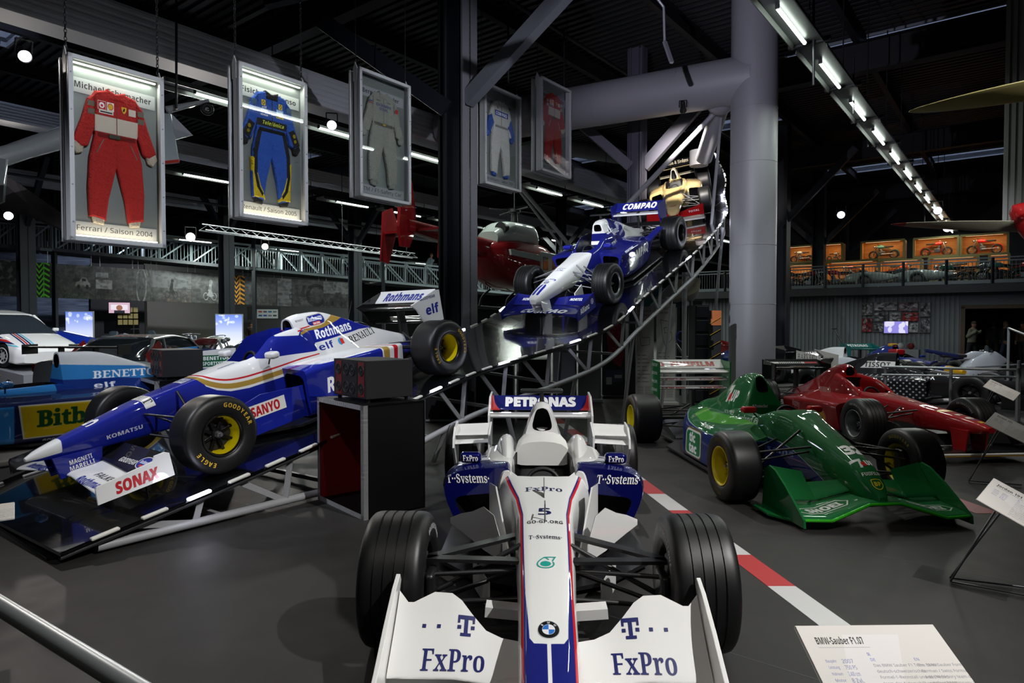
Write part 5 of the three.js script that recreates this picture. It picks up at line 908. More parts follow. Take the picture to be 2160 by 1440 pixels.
// ---------------------------------------------------------------- the golden car on the top of the ramp
{
  const GD = '#c4ac78', L = new Livery(1024, GD);
  L.poly('p', '#6e7268', [[0.7, 0.46], [0.7, 0], [-1.1, 0], [-1.1, 0.46]]);
  L.text('p', 'BENSON & HEDGES', -0.1, 0.34, 1.0, 0.12, { fill: '#1d3f52', font: 'serif' });
  L.poly('b', '#c8bfa6', [[0.1, 0.8], [0.1, 1.2], [-0.5, 1.2], [-0.5, 0.9]]);
  const gm = gloss(0xc4ac78), redm = gloss(0xb8161a);
  makeCar({
    label: 'golden racing car with a black rear wing, highest of three on the ramp', livery: L, pos: [4.62, 4.86, -18.3], rot: [0.37, -0.279, 0.166],
    tub: [[2.6, 0.40, 0.33, 0.06, 0.075, 0.36, 0.05], [2.5, 0.45, 0.31, 0.11, 0.14, 0.38, 0.1], [2.2, 0.51, 0.31, 0.14, 0.18, 0.4, 0.13], [1.8, 0.57, 0.3, 0.17, 0.22, 0.43, 0.16], [1.4, 0.62, 0.27, 0.2, 0.26, 0.45, 0.18], [1.0, 0.66, 0.16, 0.25, 0.32, 0.47, 0.2], [0.7, 0.68, 0.08, 0.27, 0.34, 0.5, 0.25], [0.45, 0.74, 0.06, 0.29, 0.35, 0.5, 0.3], [0.05, 0.76, 0.06, 0.29, 0.35, 0.5, 0.3], [-0.1, 0.7, 0.06, 0.25, 0.34, 0.5, 0.3]],
    cockpit: { plan: [[0.22, 0.7], [0.23, 0.3], [0.2, 0.0], [-0.2, 0.0], [-0.23, 0.3], [-0.22, 0.7], [-0.12, 0.8], [0.12, 0.8]], y0: 0.3, steerZ: 0.55, steerY: 0.6, seatZ: 0.1, seatY: 0.7 },
    cover: [[0.0, 1.02, 0.5, 0.05, 0.1, 0.82, 0.22, 0.02], [-0.2, 1.04, 0.45, 0.06, 0.13, 0.8, 0.32, 0.02], [-0.6, 0.9, 0.3, 0.05, 0.15, 0.65, 0.34], [-1.2, 0.6, 0.2, 0.04, 0.1, 0.46, 0.24], [-1.6, 0.45, 0.2, 0.03, 0.07, 0.36, 0.1]],
    intake: [[0, 1.02], [0.045, 1.0], [0.08, 0.82], [0.06, 0.77], [0, 0.76], [-0.06, 0.77], [-0.08, 0.82], [-0.045, 1.0]],
    pod: [[0.6, [[0.3, 0.2], [0.62, 0.2], [0.70, 0.58], [0.3, 0.66]]], [0.3, [[0.3, 0.1], [0.67, 0.1], [0.71, 0.6], [0.3, 0.7]]], [-0.4, [[0.3, 0.07], [0.66, 0.08], [0.7, 0.55], [0.25, 0.66]]], [-1.05, [[0.2, 0.1], [0.5, 0.14], [0.55, 0.42], [0.2, 0.5]]]],
    podR: [0.1, 0.2, 0.3, 0.2], podIn: [[0.36, 0.22], [0.62, 0.22], [0.66, 0.52], [0.36, 0.56]],
    frontW: 1.78, rearW: 1.78, wf: WK.pf, wr: WK.pr, frontZ: 1.47, rearZ: -1.47, fs: { yu: 0.5, yl: 0.32, mat: std(0x5c5d60, 0.4, 0.3), r: 0.012 },
    fw: { mat: whiteM, x: 0.7, main: [[0, 2.46, 0.13, 0.3, 0.08, 0.03], [0.7, 2.5, 0.1, 0.34, 0.1, 0.03]], flaps: [{ both: true, mat: redm, s: [[0.14, 2.2, 0.17, 0.2, 0.5, 0.012], [0.69, 2.22, 0.15, 0.34, 0.65, 0.012]] }], ep: [[2.54, 0.06], [2.52, 0.15], [1.98, 0.3], [1.98, 0.1]], epMat: gloss(0x1b1712), pylon: [[2.5, 0.34], [2.44, 0.13], [2.2, 0.13], [2.2, 0.34]], px: 0.11, pylMat: redm },
    rw: { mat: blackM, x: 0.5, main: [-1.5, 0.84, 0.2, 0.15, 0.03], flaps: [{ s: [-1.66, 0.88, 0.2, 0.95, 0.014] }], ep: [[-1.4, 1.02], [-1.42, 0.5], [-1.86, 0.5], [-1.86, 1.05]], epMat: gloss(0x1b1712), beam: [-1.5, 0.62, 0.26, 0.1, 0.03], beamMat: gloss(0xb0a894), support: [-1.65, 0.84] },
    extra: (S) => {
      sticker(S.rfl[0], sheet.text('Benson & Hedges', 300, 50, { font: 'serif', fill: '#e8dcc0' }), [0, 0.965, -1.75], [0, 0.6, 0.8], [0, 0.8, -0.6], 0.84, 0.13);
      sticker(S.tub, sheet.text('7UP', 80, 40, { fill: '#b0323a' }), [0, 0.5, 2.3], [0, 1, 0.3], [0, 0.3, -1], 0.2, 0.1);
      sticker(S.flaps[0], sheet.text('TOTAL', 120, 36, {}), [0.46, 0.26, 2.1], [0, 0.8, 0.6], [0, 0.6, -0.8], 0.3, 0.08);
      obj('pinstripe', [box(1.0, 0.012, 0.004, 0, 0.86, -1.49)], gm, S.rw);
    },
  });
}
// ---------------------------------------------------------------- the green car on the right
{
  const GR = '#08612c', BL = '#14286c', L = new Livery(2048, GR);
  L.poly('b', BL, [[1.9, 0.18], [1.7, 0.28], [1.35, 0.42], [1.0, 0.49], [0.5, 0.46], [0.3, 0.42], [0.3, 0], [2.0, 0]]);
  L.curve('b', '#aab4c8', 0.008, [[1.9, 0.18], [1.7, 0.28], [1.35, 0.42], [1.0, 0.49], [0.5, 0.46]]);
  L.text('b', 'Osama', 1.12, 0.38, 0.5, 0.075, { fill: '#8aa4dc', lower: true });
  L.text('b', 'ISMOBA', 0.0, 0.60, 0.36, 0.06, { fill: '#cfd8d0', font: 'serif', weight: 'normal', ang: 0.06 });
  L.text('b', 'Ireland', 0.48, 0.6, 0.34, 0.075, { fill: '#dfe6df', font: 'serif', weight: 'normal', ang: 0.06 });
  L.draw('b', (g, X, Y, side, s) => { g.strokeStyle = '#dfe6df'; g.lineWidth = 4; g.beginPath(); g.arc(X(0.72), Y(0.6), 0.04 * s, 0, 7); g.stroke(); g.beginPath(); g.arc(X(0.72), Y(0.6), 0.02 * s, 0, 7); g.stroke(); });
  L.draw('b', (g, X, Y, side, s) => {           // the big soft-drink mark on the engine cover
    g.save(); g.translate(X(-0.12), Y(0.80)); if (side === 0) g.scale(1, 1);
    g.fillStyle = '#e6e8e6'; g.beginPath(); const k = 0.0055 * s; [[-30, -16], [-4, -20], [-16, 18], [-26, 18], [-18, -8], [-32, -4]].forEach(([x, y], i) => i ? g.lineTo(x * k, y * k) : g.moveTo(x * k, y * k)); g.fill();
    g.fillStyle = '#c4161c'; g.beginPath(); g.arc(-8 * k, 6 * k, 9 * k, 0, 7); g.fill(); g.restore();
    fitText(g, 'UP', X(-0.12) - 0.02 * s, Y(0.86), 0.17 * s, 0.13 * s, { slant: 0.15, fat: 4 });
  });
  L.poly('p', BL, [[1.2, 0.45], [0.4, 0.43], [0.0, 0.44], [-0.3, 0.46], [-0.6, 0.5], [-0.9, 0.53], [-1.4, 0.4], [-1.4, 0], [1.2, 0]]);
  L.poly('p', '#3d9a18', [[0.9, 0.6], [0.4, 0.535], [-0.1, 0.505], [-0.5, 0.53], [-0.62, 0.6], [-0.3, 0.585], [0.2, 0.6]]);
  L.curve('p', '#9fb8b8', 0.008, [[1.0, 0.45], [0.4, 0.43], [0, 0.44], [-0.3, 0.46], [-0.6, 0.5], [-0.9, 0.53]]);
  L.text('p', 'Brook', 0.22, 0.485, 0.3, 0.05, { slant: 0.25, lower: true });
  L.draw('p', (g, X, Y, side, s) => { const x = X(-0.02), y = Y(0.255), w = 0.5 * s, h = 0.30 * s; g.fillStyle = '#5c4a24'; rrect(g, x - w / 2 - 8, y - h / 2 - 8, w + 16, h + 16, 30); g.fill(); g.fillStyle = '#dfe2de'; rrect(g, x - w / 2, y - h / 2, w, h, 26); g.fill(); g.fillStyle = '#0a7a3c'; rrect(g, x - w / 2 + 9, y - h / 2 + 9, w - 18, h - 18, 20); g.fill(); fitText(g, 'tic', x - w * 0.26, y - h * 0.38, w * 0.4, h * 0.34, { fat: 8 }); fitText(g, 'tac', x - w * 0.26, y + h * 0.02, w * 0.5, h * 0.34, { fat: 8 }); });
  const gm = gloss(0x08612c), lime = gloss(0x2aa414);
  makeCar({
    label: 'glossy green racing car with blue flanks and a drooping front wing', livery: L, pos: [2.767, 0, -7.619], rot: [0, 0.088, 0],
    tub: [[2.38, 0.235, 0.17, 0.03, 0.04, 0.2, 0.03, 0.004], [2.31, 0.31, 0.14, 0.07, 0.09, 0.2, 0.08, 0.01], [2.15, 0.43, 0.14, 0.09, 0.125, 0.27, 0.11, 0.02], [1.9, 0.52, 0.14, 0.11, 0.155, 0.33, 0.14, 0.03], [1.6, 0.615, 0.14, 0.13, 0.19, 0.36, 0.17, 0.03], [1.3, 0.70, 0.12, 0.16, 0.23, 0.39, 0.2, 0.03], [1.12, 0.755, 0.1, 0.2, 0.27, 0.42, 0.22, 0.02], [1.02, 0.765, 0.08, 0.235, 0.3, 0.44, 0.25, 0.01], [0.7, 0.69, 0.06, 0.26, 0.32, 0.46, 0.28], [0.3, 0.69, 0.06, 0.27, 0.34, 0.46, 0.3], [0.0, 0.66, 0.06, 0.24, 0.33, 0.46, 0.3]],
    cockpit: { plan: [[0.2, 1.0], [0.23, 0.7], [0.22, 0.42], [0.14, 0.34], [-0.14, 0.34], [-0.22, 0.42], [-0.23, 0.7], [-0.2, 1.0], [-0.1, 1.07], [0.1, 1.07]], y0: 0.3, steerZ: 0.85, steerY: 0.66, seatZ: 0.4, seatY: 0.62, seatMat: gloss(0x8c1012) },
    cover: [[0.36, 0.72, 0.4, 0.2, 0.25, 0.62, 0.3, 0.02], [0.2, 1.02, 0.4, 0.075, 0.13, 0.85, 0.3, 0.02], [0.08, 1.05, 0.4, 0.085, 0.14, 0.86, 0.32, 0.02], [-0.15, 1.01, 0.35, 0.075, 0.16, 0.82, 0.34, 0.015], [-0.55, 0.84, 0.3, 0.05, 0.16, 0.68, 0.36], [-0.9, 0.69, 0.25, 0.05, 0.16, 0.58, 0.36], [-1.35, 0.59, 0.2, 0.05, 0.16, 0.5, 0.3], [-1.6, 0.5, 0.2, 0.04, 0.1, 0.4, 0.2]],
    intake: [[0, 1.04], [0.06, 1.02], [0.085, 0.93], [0.07, 0.87], [0, 0.86], [-0.07, 0.87], [-0.085, 0.93], [-0.06, 1.02]],
    pod: [[1.0, [[0.28, 0.1], [0.5, 0.1], [0.52, 0.42], [0.28, 0.5]]], [0.75, [[0.28, 0.06], [0.66, 0.07], [0.66, 0.46], [0.28, 0.6]]], [0.3, [[0.28, 0.05], [0.69, 0.06], [0.68, 0.47], [0.28, 0.62]]], [-0.3, [[0.28, 0.05], [0.68, 0.06], [0.66, 0.46], [0.28, 0.62]]], [-0.7, [[0.24, 0.05], [0.56, 0.06], [0.55, 0.5], [0.24, 0.6]]], [-1.15, [[0.16, 0.06], [0.34, 0.07], [0.34, 0.52], [0.16, 0.56]]], [-1.4, [[0.1, 0.08], [0.22, 0.1], [0.22, 0.48], [0.1, 0.52]]]],
    podR: [0.1, 0.15, 0.3, 0.1], podIn: [[0.33, 0.14], [0.62, 0.14], [0.6, 0.38], [0.33, 0.44]],
    frontW: 2.0, rearW: 2.02, wf: WK.gf, wr: WK.gr, frontZ: 1.5, rearZ: -1.55, fs: { yu: 0.5, yl: 0.2, pushY: 0.62, fore: 0.1, back: 0.45 }, rs: { yu: 0.45, yl: 0.22 }, steer: 0.02, mirror: [0.36, 0.73, 0.72], mirrorMat: gloss(0xb01014),
    floor: [[0.1, 1.6], [0.3, 1.2], [0.7, 0.75], [0.7, -0.9], [0.5, -1.2], [0.5, -1.8]],
    fw: { mat: gm, x: 0.7, t: 0.014, main: [[0, 2.4, 0.19, 0.3, 0.05, 0.028], [0.13, 2.4, 0.19, 0.32, 0.05, 0.028], [0.48, 2.46, 0.085, 0.46, 0.1, 0.03], [0.7, 2.43, 0.085, 0.46, 0.12, 0.03]], flaps: [{ both: true, s: [[0.13, 2.12, 0.225, 0.16, 0.4, 0.012], [0.4, 2.1, 0.15, 0.2, 0.6, 0.012], [0.41, 2.1, 0.15, 0.3, 0.7, 0.012], [0.69, 2.08, 0.15, 0.34, 0.8, 0.012]] }], ep: [[2.46, 0.03], [2.45, 0.09], [2.35, 0.16], [2.15, 0.29], [1.98, 0.38], [1.88, 0.4], [1.8, 0.36], [1.76, 0.03]] },
    rw: { mat: whiteM, x: 0.52, main: [-1.82, 0.93, 0.24, 0.2, 0.03], flaps: [{ s: [-2.0, 0.98, 0.17, 0.8, 0.014] }, { s: [-1.86, 0.82, 0.2, 0.15, 0.02] }, { s: [-1.86, 0.7, 0.2, 0.12, 0.02] }], ep: [[-1.78, 1.08], [-1.78, 0.42], [-2.14, 0.42], [-2.16, 1.1]], epMat: gm, support: [-1.9, 0.7] },
    extra: (S) => {
      const T = (m, s, w, h, p, d, u, sw, sh, o, so) => sticker(m, sheet.text(s, w, h, o), p, d, u, sw, sh, so);
      T(S.rfl[0], 'FUJIFILM', 420, 60, [0.06, 1.045, -2.05], [0, 0.6, 0.8], [0, 0.8, -0.6], 0.76, 0.1, { fill: '#a01418', fat: 8 });
      sticker(S.rfl[0], sheet.put('hexmark', 60, 50, (c) => { c.fillStyle = '#a01418'; c.beginPath(); [[4, 6], [40, 2], [58, 26], [52, 48], [10, 48], [2, 28]].forEach(([x, y], i) => i ? c.lineTo(x, y) : c.moveTo(x, y)); c.fill(); c.fillStyle = '#e6e6e4'; c.fillRect(14, 14, 8, 26); c.fillRect(28, 12, 8, 28); }), [-0.42, 1.045, -2.05], [0, 0.6, 0.8], [0, 0.8, -0.6], 0.13, 0.1);
      for (const [f, y] of [[S.rfl[1], 0.84], [S.rfl[2], 0.715]]) for (const x of [-0.28, 0.28]) T(f, 'FUJIFILM', 240, 36, [x, y, -1.9], [0, 0.9, 0.5], [0, 0.5, -0.9], 0.4, 0.08, { fill: '#a01418', fat: 8 });
      T(S.tub, '32', 150, 120, [0.02, 0.54, 1.93], [0, 1, 0.6], [0, 0.6, -1], 0.2, 0.15, { fat: 8 });
      sticker(S.tub, sheet.put('nosemark', 200, 100, (c) => { c.fillStyle = '#e4e6e4'; c.beginPath(); [[6, 12], [92, 4], [66, 96], [44, 96], [62, 30], [4, 40]].forEach(([x, y], i) => i ? c.lineTo(x, y) : c.moveTo(x, y)); c.fill(); c.fillStyle = '#c4161c'; c.beginPath(); c.arc(92, 62, 24, 0, 7); c.fill(); fitText(c, 'UP', 104, 22, 84, 52, { fat: 6 }); }), [0, 0.45, 2.11], [0, 1, 0.8], [0, 0.8, -1], 0.2, 0.12);
      T(S.tub, 'FUJIFILM', 200, 44, [0, 0.39, 2.22], [0, 0.9, 0.9], [0, 0.9, -0.9], 0.18, 0.04, { fill: '#dfe6df' });
      sticker(S.tub, sheet.put('shieldbp', 110, 110, (c) => { c.strokeStyle = '#d8c81a'; c.lineWidth = 7; c.beginPath(); c.moveTo(16, 14); c.quadraticCurveTo(55, 2, 94, 14); c.lineTo(98, 60); c.quadraticCurveTo(88, 96, 55, 104); c.quadraticCurveTo(22, 96, 12, 60); c.closePath(); c.stroke(); fitText(c, 'BP', 26, 32, 58, 40, { fill: '#d8c81a', fat: 4 }); }), [0, 0.33, 2.31], [0, 0.8, 1], [0, 1, -0.8], 0.11, 0.11);
      for (const s of [1, -1]) {
        sticker(S.fw, sheet.put('hexshoe', 340, 120, (c) => { c.strokeStyle = '#d2d8d2'; c.lineWidth = 8; c.beginPath(); [[50, 10], [290, 10], [332, 60], [290, 110], [50, 110], [8, 60]].forEach(([x, y], i) => i ? c.lineTo(x, y) : c.moveTo(x, y)); c.closePath(); c.stroke(); fitText(c, 'SHOEI', 58, 30, 224, 60, { fill: '#d2d8d2', fat: 8 }); }), [s * 0.44, 0.15, 2.27], [0, 1, 0.15], [s * 0.12, 0.1, -1], 0.46, 0.17);
        obj('lime_edge', rod([s * 0.48, 0.082, 2.463], [s * 0.69, 0.082, 2.433], 0.013), lime, S.fw);
        obj('lime_edge', rod([s * 0.13, 0.187, 2.403], [s * 0.48, 0.082, 2.463], 0.013), lime, S.fw);
        obj('footplate', prism([[s * 0.7, 2.3], [s * 0.82, 2.1], [s * 0.82, 1.82], [s * 0.7, 1.8]].slice().sort(() => 0), 0.03, 0.045), gm, S.fw);
      }
      obj('lime_edge', rod([-0.13, 0.187, 2.403], [0.13, 0.187, 2.403], 0.013), lime, S.fw);
      const re = S.rep[1]; ['FUJIFILM', 'GOODYEAR', 'PHILIPS', 'OSAMA', '32'].forEach((q, i) => T(re, q, 120, 30, [-0.53, 1.04 - i * 0.12, -1.97], [-1, 0, 0], [0, 1, 0], 0.28, i === 4 ? 0.1 : 0.05, { fill: '#c8d4cc' }));
      T(S.cover, 'Schumacher', 140, 30, [-0.06, 0.73, 0.38], [0, 0.4, 1], [0, 1, -0.4], 0.2, 0.035, { font: 'serif', fill: '#e0e6e0' }, { facing: 0 });
    },
  });
}
// ---------------------------------------------------------------- the red car behind it
{
  const RD = '#a01016', L = new Livery(2048, RD);
  L.curve('b', '#6a0a0e', 0.004, [[1.62, 0.7], [1.62, 0.2]]);
  L.text('p', 'Asprey', -0.42, 0.37, 0.28, 0.1, { font: 'serif', weight: 'normal', fill: '#e0c8c0', ang: -0.05 });
  L.draw('p', (g, X, Y, side, s) => { const x = X(0.32), y = Y(0.235), r = 0.125 * s; g.fillStyle = '#c22'; g.strokeStyle = '#d8b8a0'; g.lineWidth = 3; const shell = (k) => { g.beginPath(); g.moveTo(x - r * 0.5 * k, y + r * 0.85 * k); g.lineTo(x - r * 0.95 * k, y + r * 0.3 * k); g.arc(x, y, r * k, Math.PI * 0.95, Math.PI * 2.05); g.lineTo(x + r * 0.5 * k, y + r * 0.85 * k); g.closePath(); }; shell(1.16); g.fill(); g.stroke(); g.fillStyle = '#e8c41c'; shell(1); g.fill(); g.strokeStyle = '#c22018'; g.lineWidth = 5; for (let a = -3; a <= 3; a++) { g.beginPath(); g.moveTo(x + a * 4, y + r * 0.55); g.lineTo(x + Math.sin(a * 0.36) * r * 0.92, y - Math.cos(a * 0.36) * r * 0.92); g.stroke(); } });
  const rm = gloss(0xa01016);
  makeCar({
    label: 'red racing car with a yellow shell badge and silver spoked wheels, behind the green car', livery: L, pos: [5.24, 0, -10.15], rot: [0, 0.078, 0],
    tub: [[2.7, 0.44, 0.385, 0.04, 0.05, 0.41, 0.03, 0.004], [2.62, 0.465, 0.36, 0.075, 0.09, 0.41, 0.07], [2.3, 0.51, 0.325, 0.1, 0.125, 0.42, 0.11], [1.8, 0.555, 0.29, 0.13, 0.165, 0.43, 0.15], [1.4, 0.585, 0.24, 0.15, 0.2, 0.43, 0.18], [1.0, 0.615, 0.12, 0.2, 0.26, 0.44, 0.24], [0.75, 0.625, 0.08, 0.25, 0.3, 0.45, 0.28], [0.5, 0.67, 0.06, 0.28, 0.33, 0.46, 0.3], [0.3, 0.76, 0.06, 0.27, 0.34, 0.5, 0.3], [0.0, 0.8, 0.06, 0.25, 0.35, 0.5, 0.3], [-0.2, 0.74, 0.06, 0.2, 0.33, 0.5, 0.3]],
    cockpit: { plan: [[0.2, 0.6], [0.22, 0.4], [0.2, 0.08], [0.13, 0.0], [-0.13, 0.0], [-0.2, 0.08], [-0.22, 0.4], [-0.2, 0.6], [-0.1, 0.7], [0.1, 0.7]], y0: 0.3, steerZ: 0.5, steerY: 0.58, seatZ: 0.1, seatY: 0.66, seatMat: rm },
    cover: [[-0.05, 0.95, 0.45, 0.08, 0.11, 0.85, 0.2, 0.02], [-0.16, 0.985, 0.42, 0.09, 0.13, 0.84, 0.25, 0.02], [-0.4, 0.95, 0.35, 0.07, 0.15, 0.74, 0.34], [-0.9, 0.75, 0.3, 0.055, 0.15, 0.58, 0.36], [-1.4, 0.56, 0.25, 0.045, 0.1, 0.46, 0.22], [-1.75, 0.46, 0.22, 0.03, 0.06, 0.36, 0.1]],
    intake: [[0, 0.96], [0.06, 0.945], [0.085, 0.88], [0.06, 0.83], [0, 0.825], [-0.06, 0.83], [-0.085, 0.88], [-0.06, 0.945]],
    pod: [[0.72, [[0.26, 0.1], [0.62, 0.1], [0.69, 0.47], [0.26, 0.58]]], [0.5, [[0.26, 0.07], [0.67, 0.07], [0.70, 0.475], [0.26, 0.6]]], [-0.3, [[0.26, 0.07], [0.66, 0.07], [0.69, 0.45], [0.26, 0.6]]], [-1.0, [[0.2, 0.08], [0.54, 0.12], [0.6, 0.4], [0.2, 0.5]]]],
    podR: [0.1, 0.15, 0.16, 0.1], podIn: [[0.32, 0.16], [0.6, 0.16], [0.65, 0.43], [0.32, 0.5]],
    frontW: 1.8, rearW: 1.8, wf: WK.bf, wr: WK.br, frontZ: 1.48, rearZ: -1.48, fs: { yu: 0.52, yl: 0.3, pushY: 0.52 }, mirror: null,
    fw: { mat: gloss(0x0c0c0e), x: 0.7, main: [[0, 2.5, 0.12, 0.34, 0.08, 0.03], [0.7, 2.52, 0.1, 0.36, 0.08, 0.03]], flaps: [{ both: true, s: [[0.15, 2.2, 0.16, 0.2, 0.6, 0.012], [0.5, 2.2, 0.17, 0.32, 0.85, 0.012], [0.69, 2.2, 0.16, 0.36, 0.9, 0.012]] }], ep: [[2.58, 0.06], [2.56, 0.17], [2.1, 0.4], [1.9, 0.42], [1.9, 0.06]], pylon: [[2.5, 0.38], [2.46, 0.1], [2.28, 0.1], [2.22, 0.38]], px: 0.12, pylMat: rm },
    rw: { mat: gloss(0x0c0c0e), x: 0.5, main: [-1.55, 0.84, 0.22, 0.1, 0.03], flaps: [{ s: [-1.74, 0.87, 0.18, 0.7, 0.014] }], ep: [[-1.45, 0.92], [-1.46, 0.45], [-1.96, 0.4], [-1.96, 0.98]], beam: [-1.6, 0.5, 0.22, 0.15, 0.02], support: [-1.7, 0.84] },
    extra: (S) => {
      const T = (m, s, w, h, p, d, u, sw, sh, o, so) => sticker(m, sheet.text(s, w, h, o), p, d, u, sw, sh, so);
      obj('white_edge', rod([-0.69, 0.105, 2.522], [0.69, 0.105, 2.522], 0.016), whiteM, S.fw);
      obj('yellow_edge', rod([-0.69, 0.089, 2.53], [0.69, 0.089, 2.53], 0.006), std(0xd8a410, 0.4), S.fw);
      sticker(S.rfl[0], sheet.put('redbars', 300, 40, (c) => { c.fillStyle = '#c8c4c0'; c.fillRect(0, 0, 300, 40); c.fillStyle = '#b01820'; c.fillRect(220, 0, 80, 40); c.fillStyle = '#16161a'; for (let i = 0; i < 12; i++) c.fillRect(60 + i * 12, 0, 6, 40); }), [0, 0.93, -1.8], [0, 0.7, 0.7], [0, 0.7, -0.7], 0.9, 0.05);
      T(S.rep[1], 'Shell', 120, 44, [-0.51, 0.93, -1.75], [-1, 0, 0], [0, 1, 0], 0.3, 0.07, { fill: '#222', bg: '#c8c4bc' });
      const u = [-1, 0, 0], d = [0, 1, 0.1];
      sticker(S.tub, sheet.put('yellowshield', 80, 60, (c) => { c.fillStyle = '#d8ae14'; c.beginPath(); c.ellipse(40, 30, 38, 27, 0, 0, 7); c.fill(); }), [0, 0.57, 1.98], d, u, 0.12, 0.24);
      T(S.tub, '1', 60, 80, [0, 0.53, 2.2], d, u, 0.12, 0.12, { fill: '#eee' });
      sticker(S.tub, sheet.put('noseBits', 60, 140, (c) => { c.fillStyle = '#e0dcd4'; c.beginPath(); c.ellipse(30, 30, 26, 20, 0, 0, 7); c.fill(); c.fillStyle = '#3a58a8'; c.fillRect(8, 62, 44, 10); c.fillStyle = '#d8b414'; c.fillRect(14, 100, 32, 28); }), [0, 0.5, 2.45], d, [0, 0, -1], 0.11, 0.3);
      T(S.tub, 'FedEx', 120, 40, [0, 0.6, 1.35], d, [-1, 0, 0], 0.14, 0.05, { fill: '#ddd' });
      for (const s of [1, -1]) obj('cockpit_side', loft([[0.62, [[s * 0.2, 0.5], [s * 0.3, 0.5], [s * 0.28, 0.63], [s * 0.22, 0.64]]], [0.3, [[s * 0.2, 0.5], [s * 0.33, 0.5], [s * 0.28, 0.78], [s * 0.2, 0.78]]], [-0.1, [[s * 0.1, 0.5], [s * 0.33, 0.5], [s * 0.24, 0.86], [s * 0.1, 0.86]]]], [0.2, 0.3, 0.4, 0.4], 0.06, alongZ), rm, S.car);
      for (let i = 0; i < 9; i++) obj('louvre', rbox(0.006, 0.09, 0.012, 0.002, -0.352 + 0.004 * i * 0, 0.6, -0.28 + i * 0.035), std(0xc8b0a8, 0.4), S.cover);
      for (const s of [1, -1]) obj('barge_board', sheetX([[1.08, 0.1], [1.06, 0.3], [0.8, 0.34], [0.78, 0.1]], s * 0.4, 0.01), M.carbon, S.car);
    },
  });
}
// ================================================================ things hung and standing in the foreground
// painted kerb on the floor
{
  const t = thing('floor_marking', 'red and white kerb stripe painted on the grey floor between the cars', 'floor marking'), red = std(0xa51c22, 0.5), wh = std(0xb9b9b9, 0.45);
  const path = (z) => lerp(1.735, 0.93, (-3.55 - z) / -6.8 * -1 * -1) , c0 = V(1.735, 0, -3.55), c1 = V(1.425, 0, -5.91), c2 = V(0.93, 0, -9.84), L1 = c0.distanceTo(c1), cur = (s) => s < L1 ? c0.clone().lerp(c1, s / L1) : c1.clone().lerp(c2, (s - L1) / c1.distanceTo(c2));
  let s = -0.62;
  for (let k = 0; s < 8.2; k++) { const a = cur(s), b = cur(s + 0.56), w = 0.086; obj(k % 2 ? 'white_segment' : 'red_segment', prism0([[a.x - w, a.z], [a.x + w, a.z], [b.x + w, b.z], [b.x - w, b.z]], 0.0005, 0.002), k % 2 ? wh : red, t); s += 0.56; }
  const ar = thing('floor_marking', 'red arrow stripe on the floor under the green nose wing', 'floor marking');
  const q = [[3.9, -7.5], [4.06, -7.5], [4.2, -5.62], [3.98, -5.62]];
  obj('red_stripe', prism0(q, 0.0005, 0.002), red, ar);
}
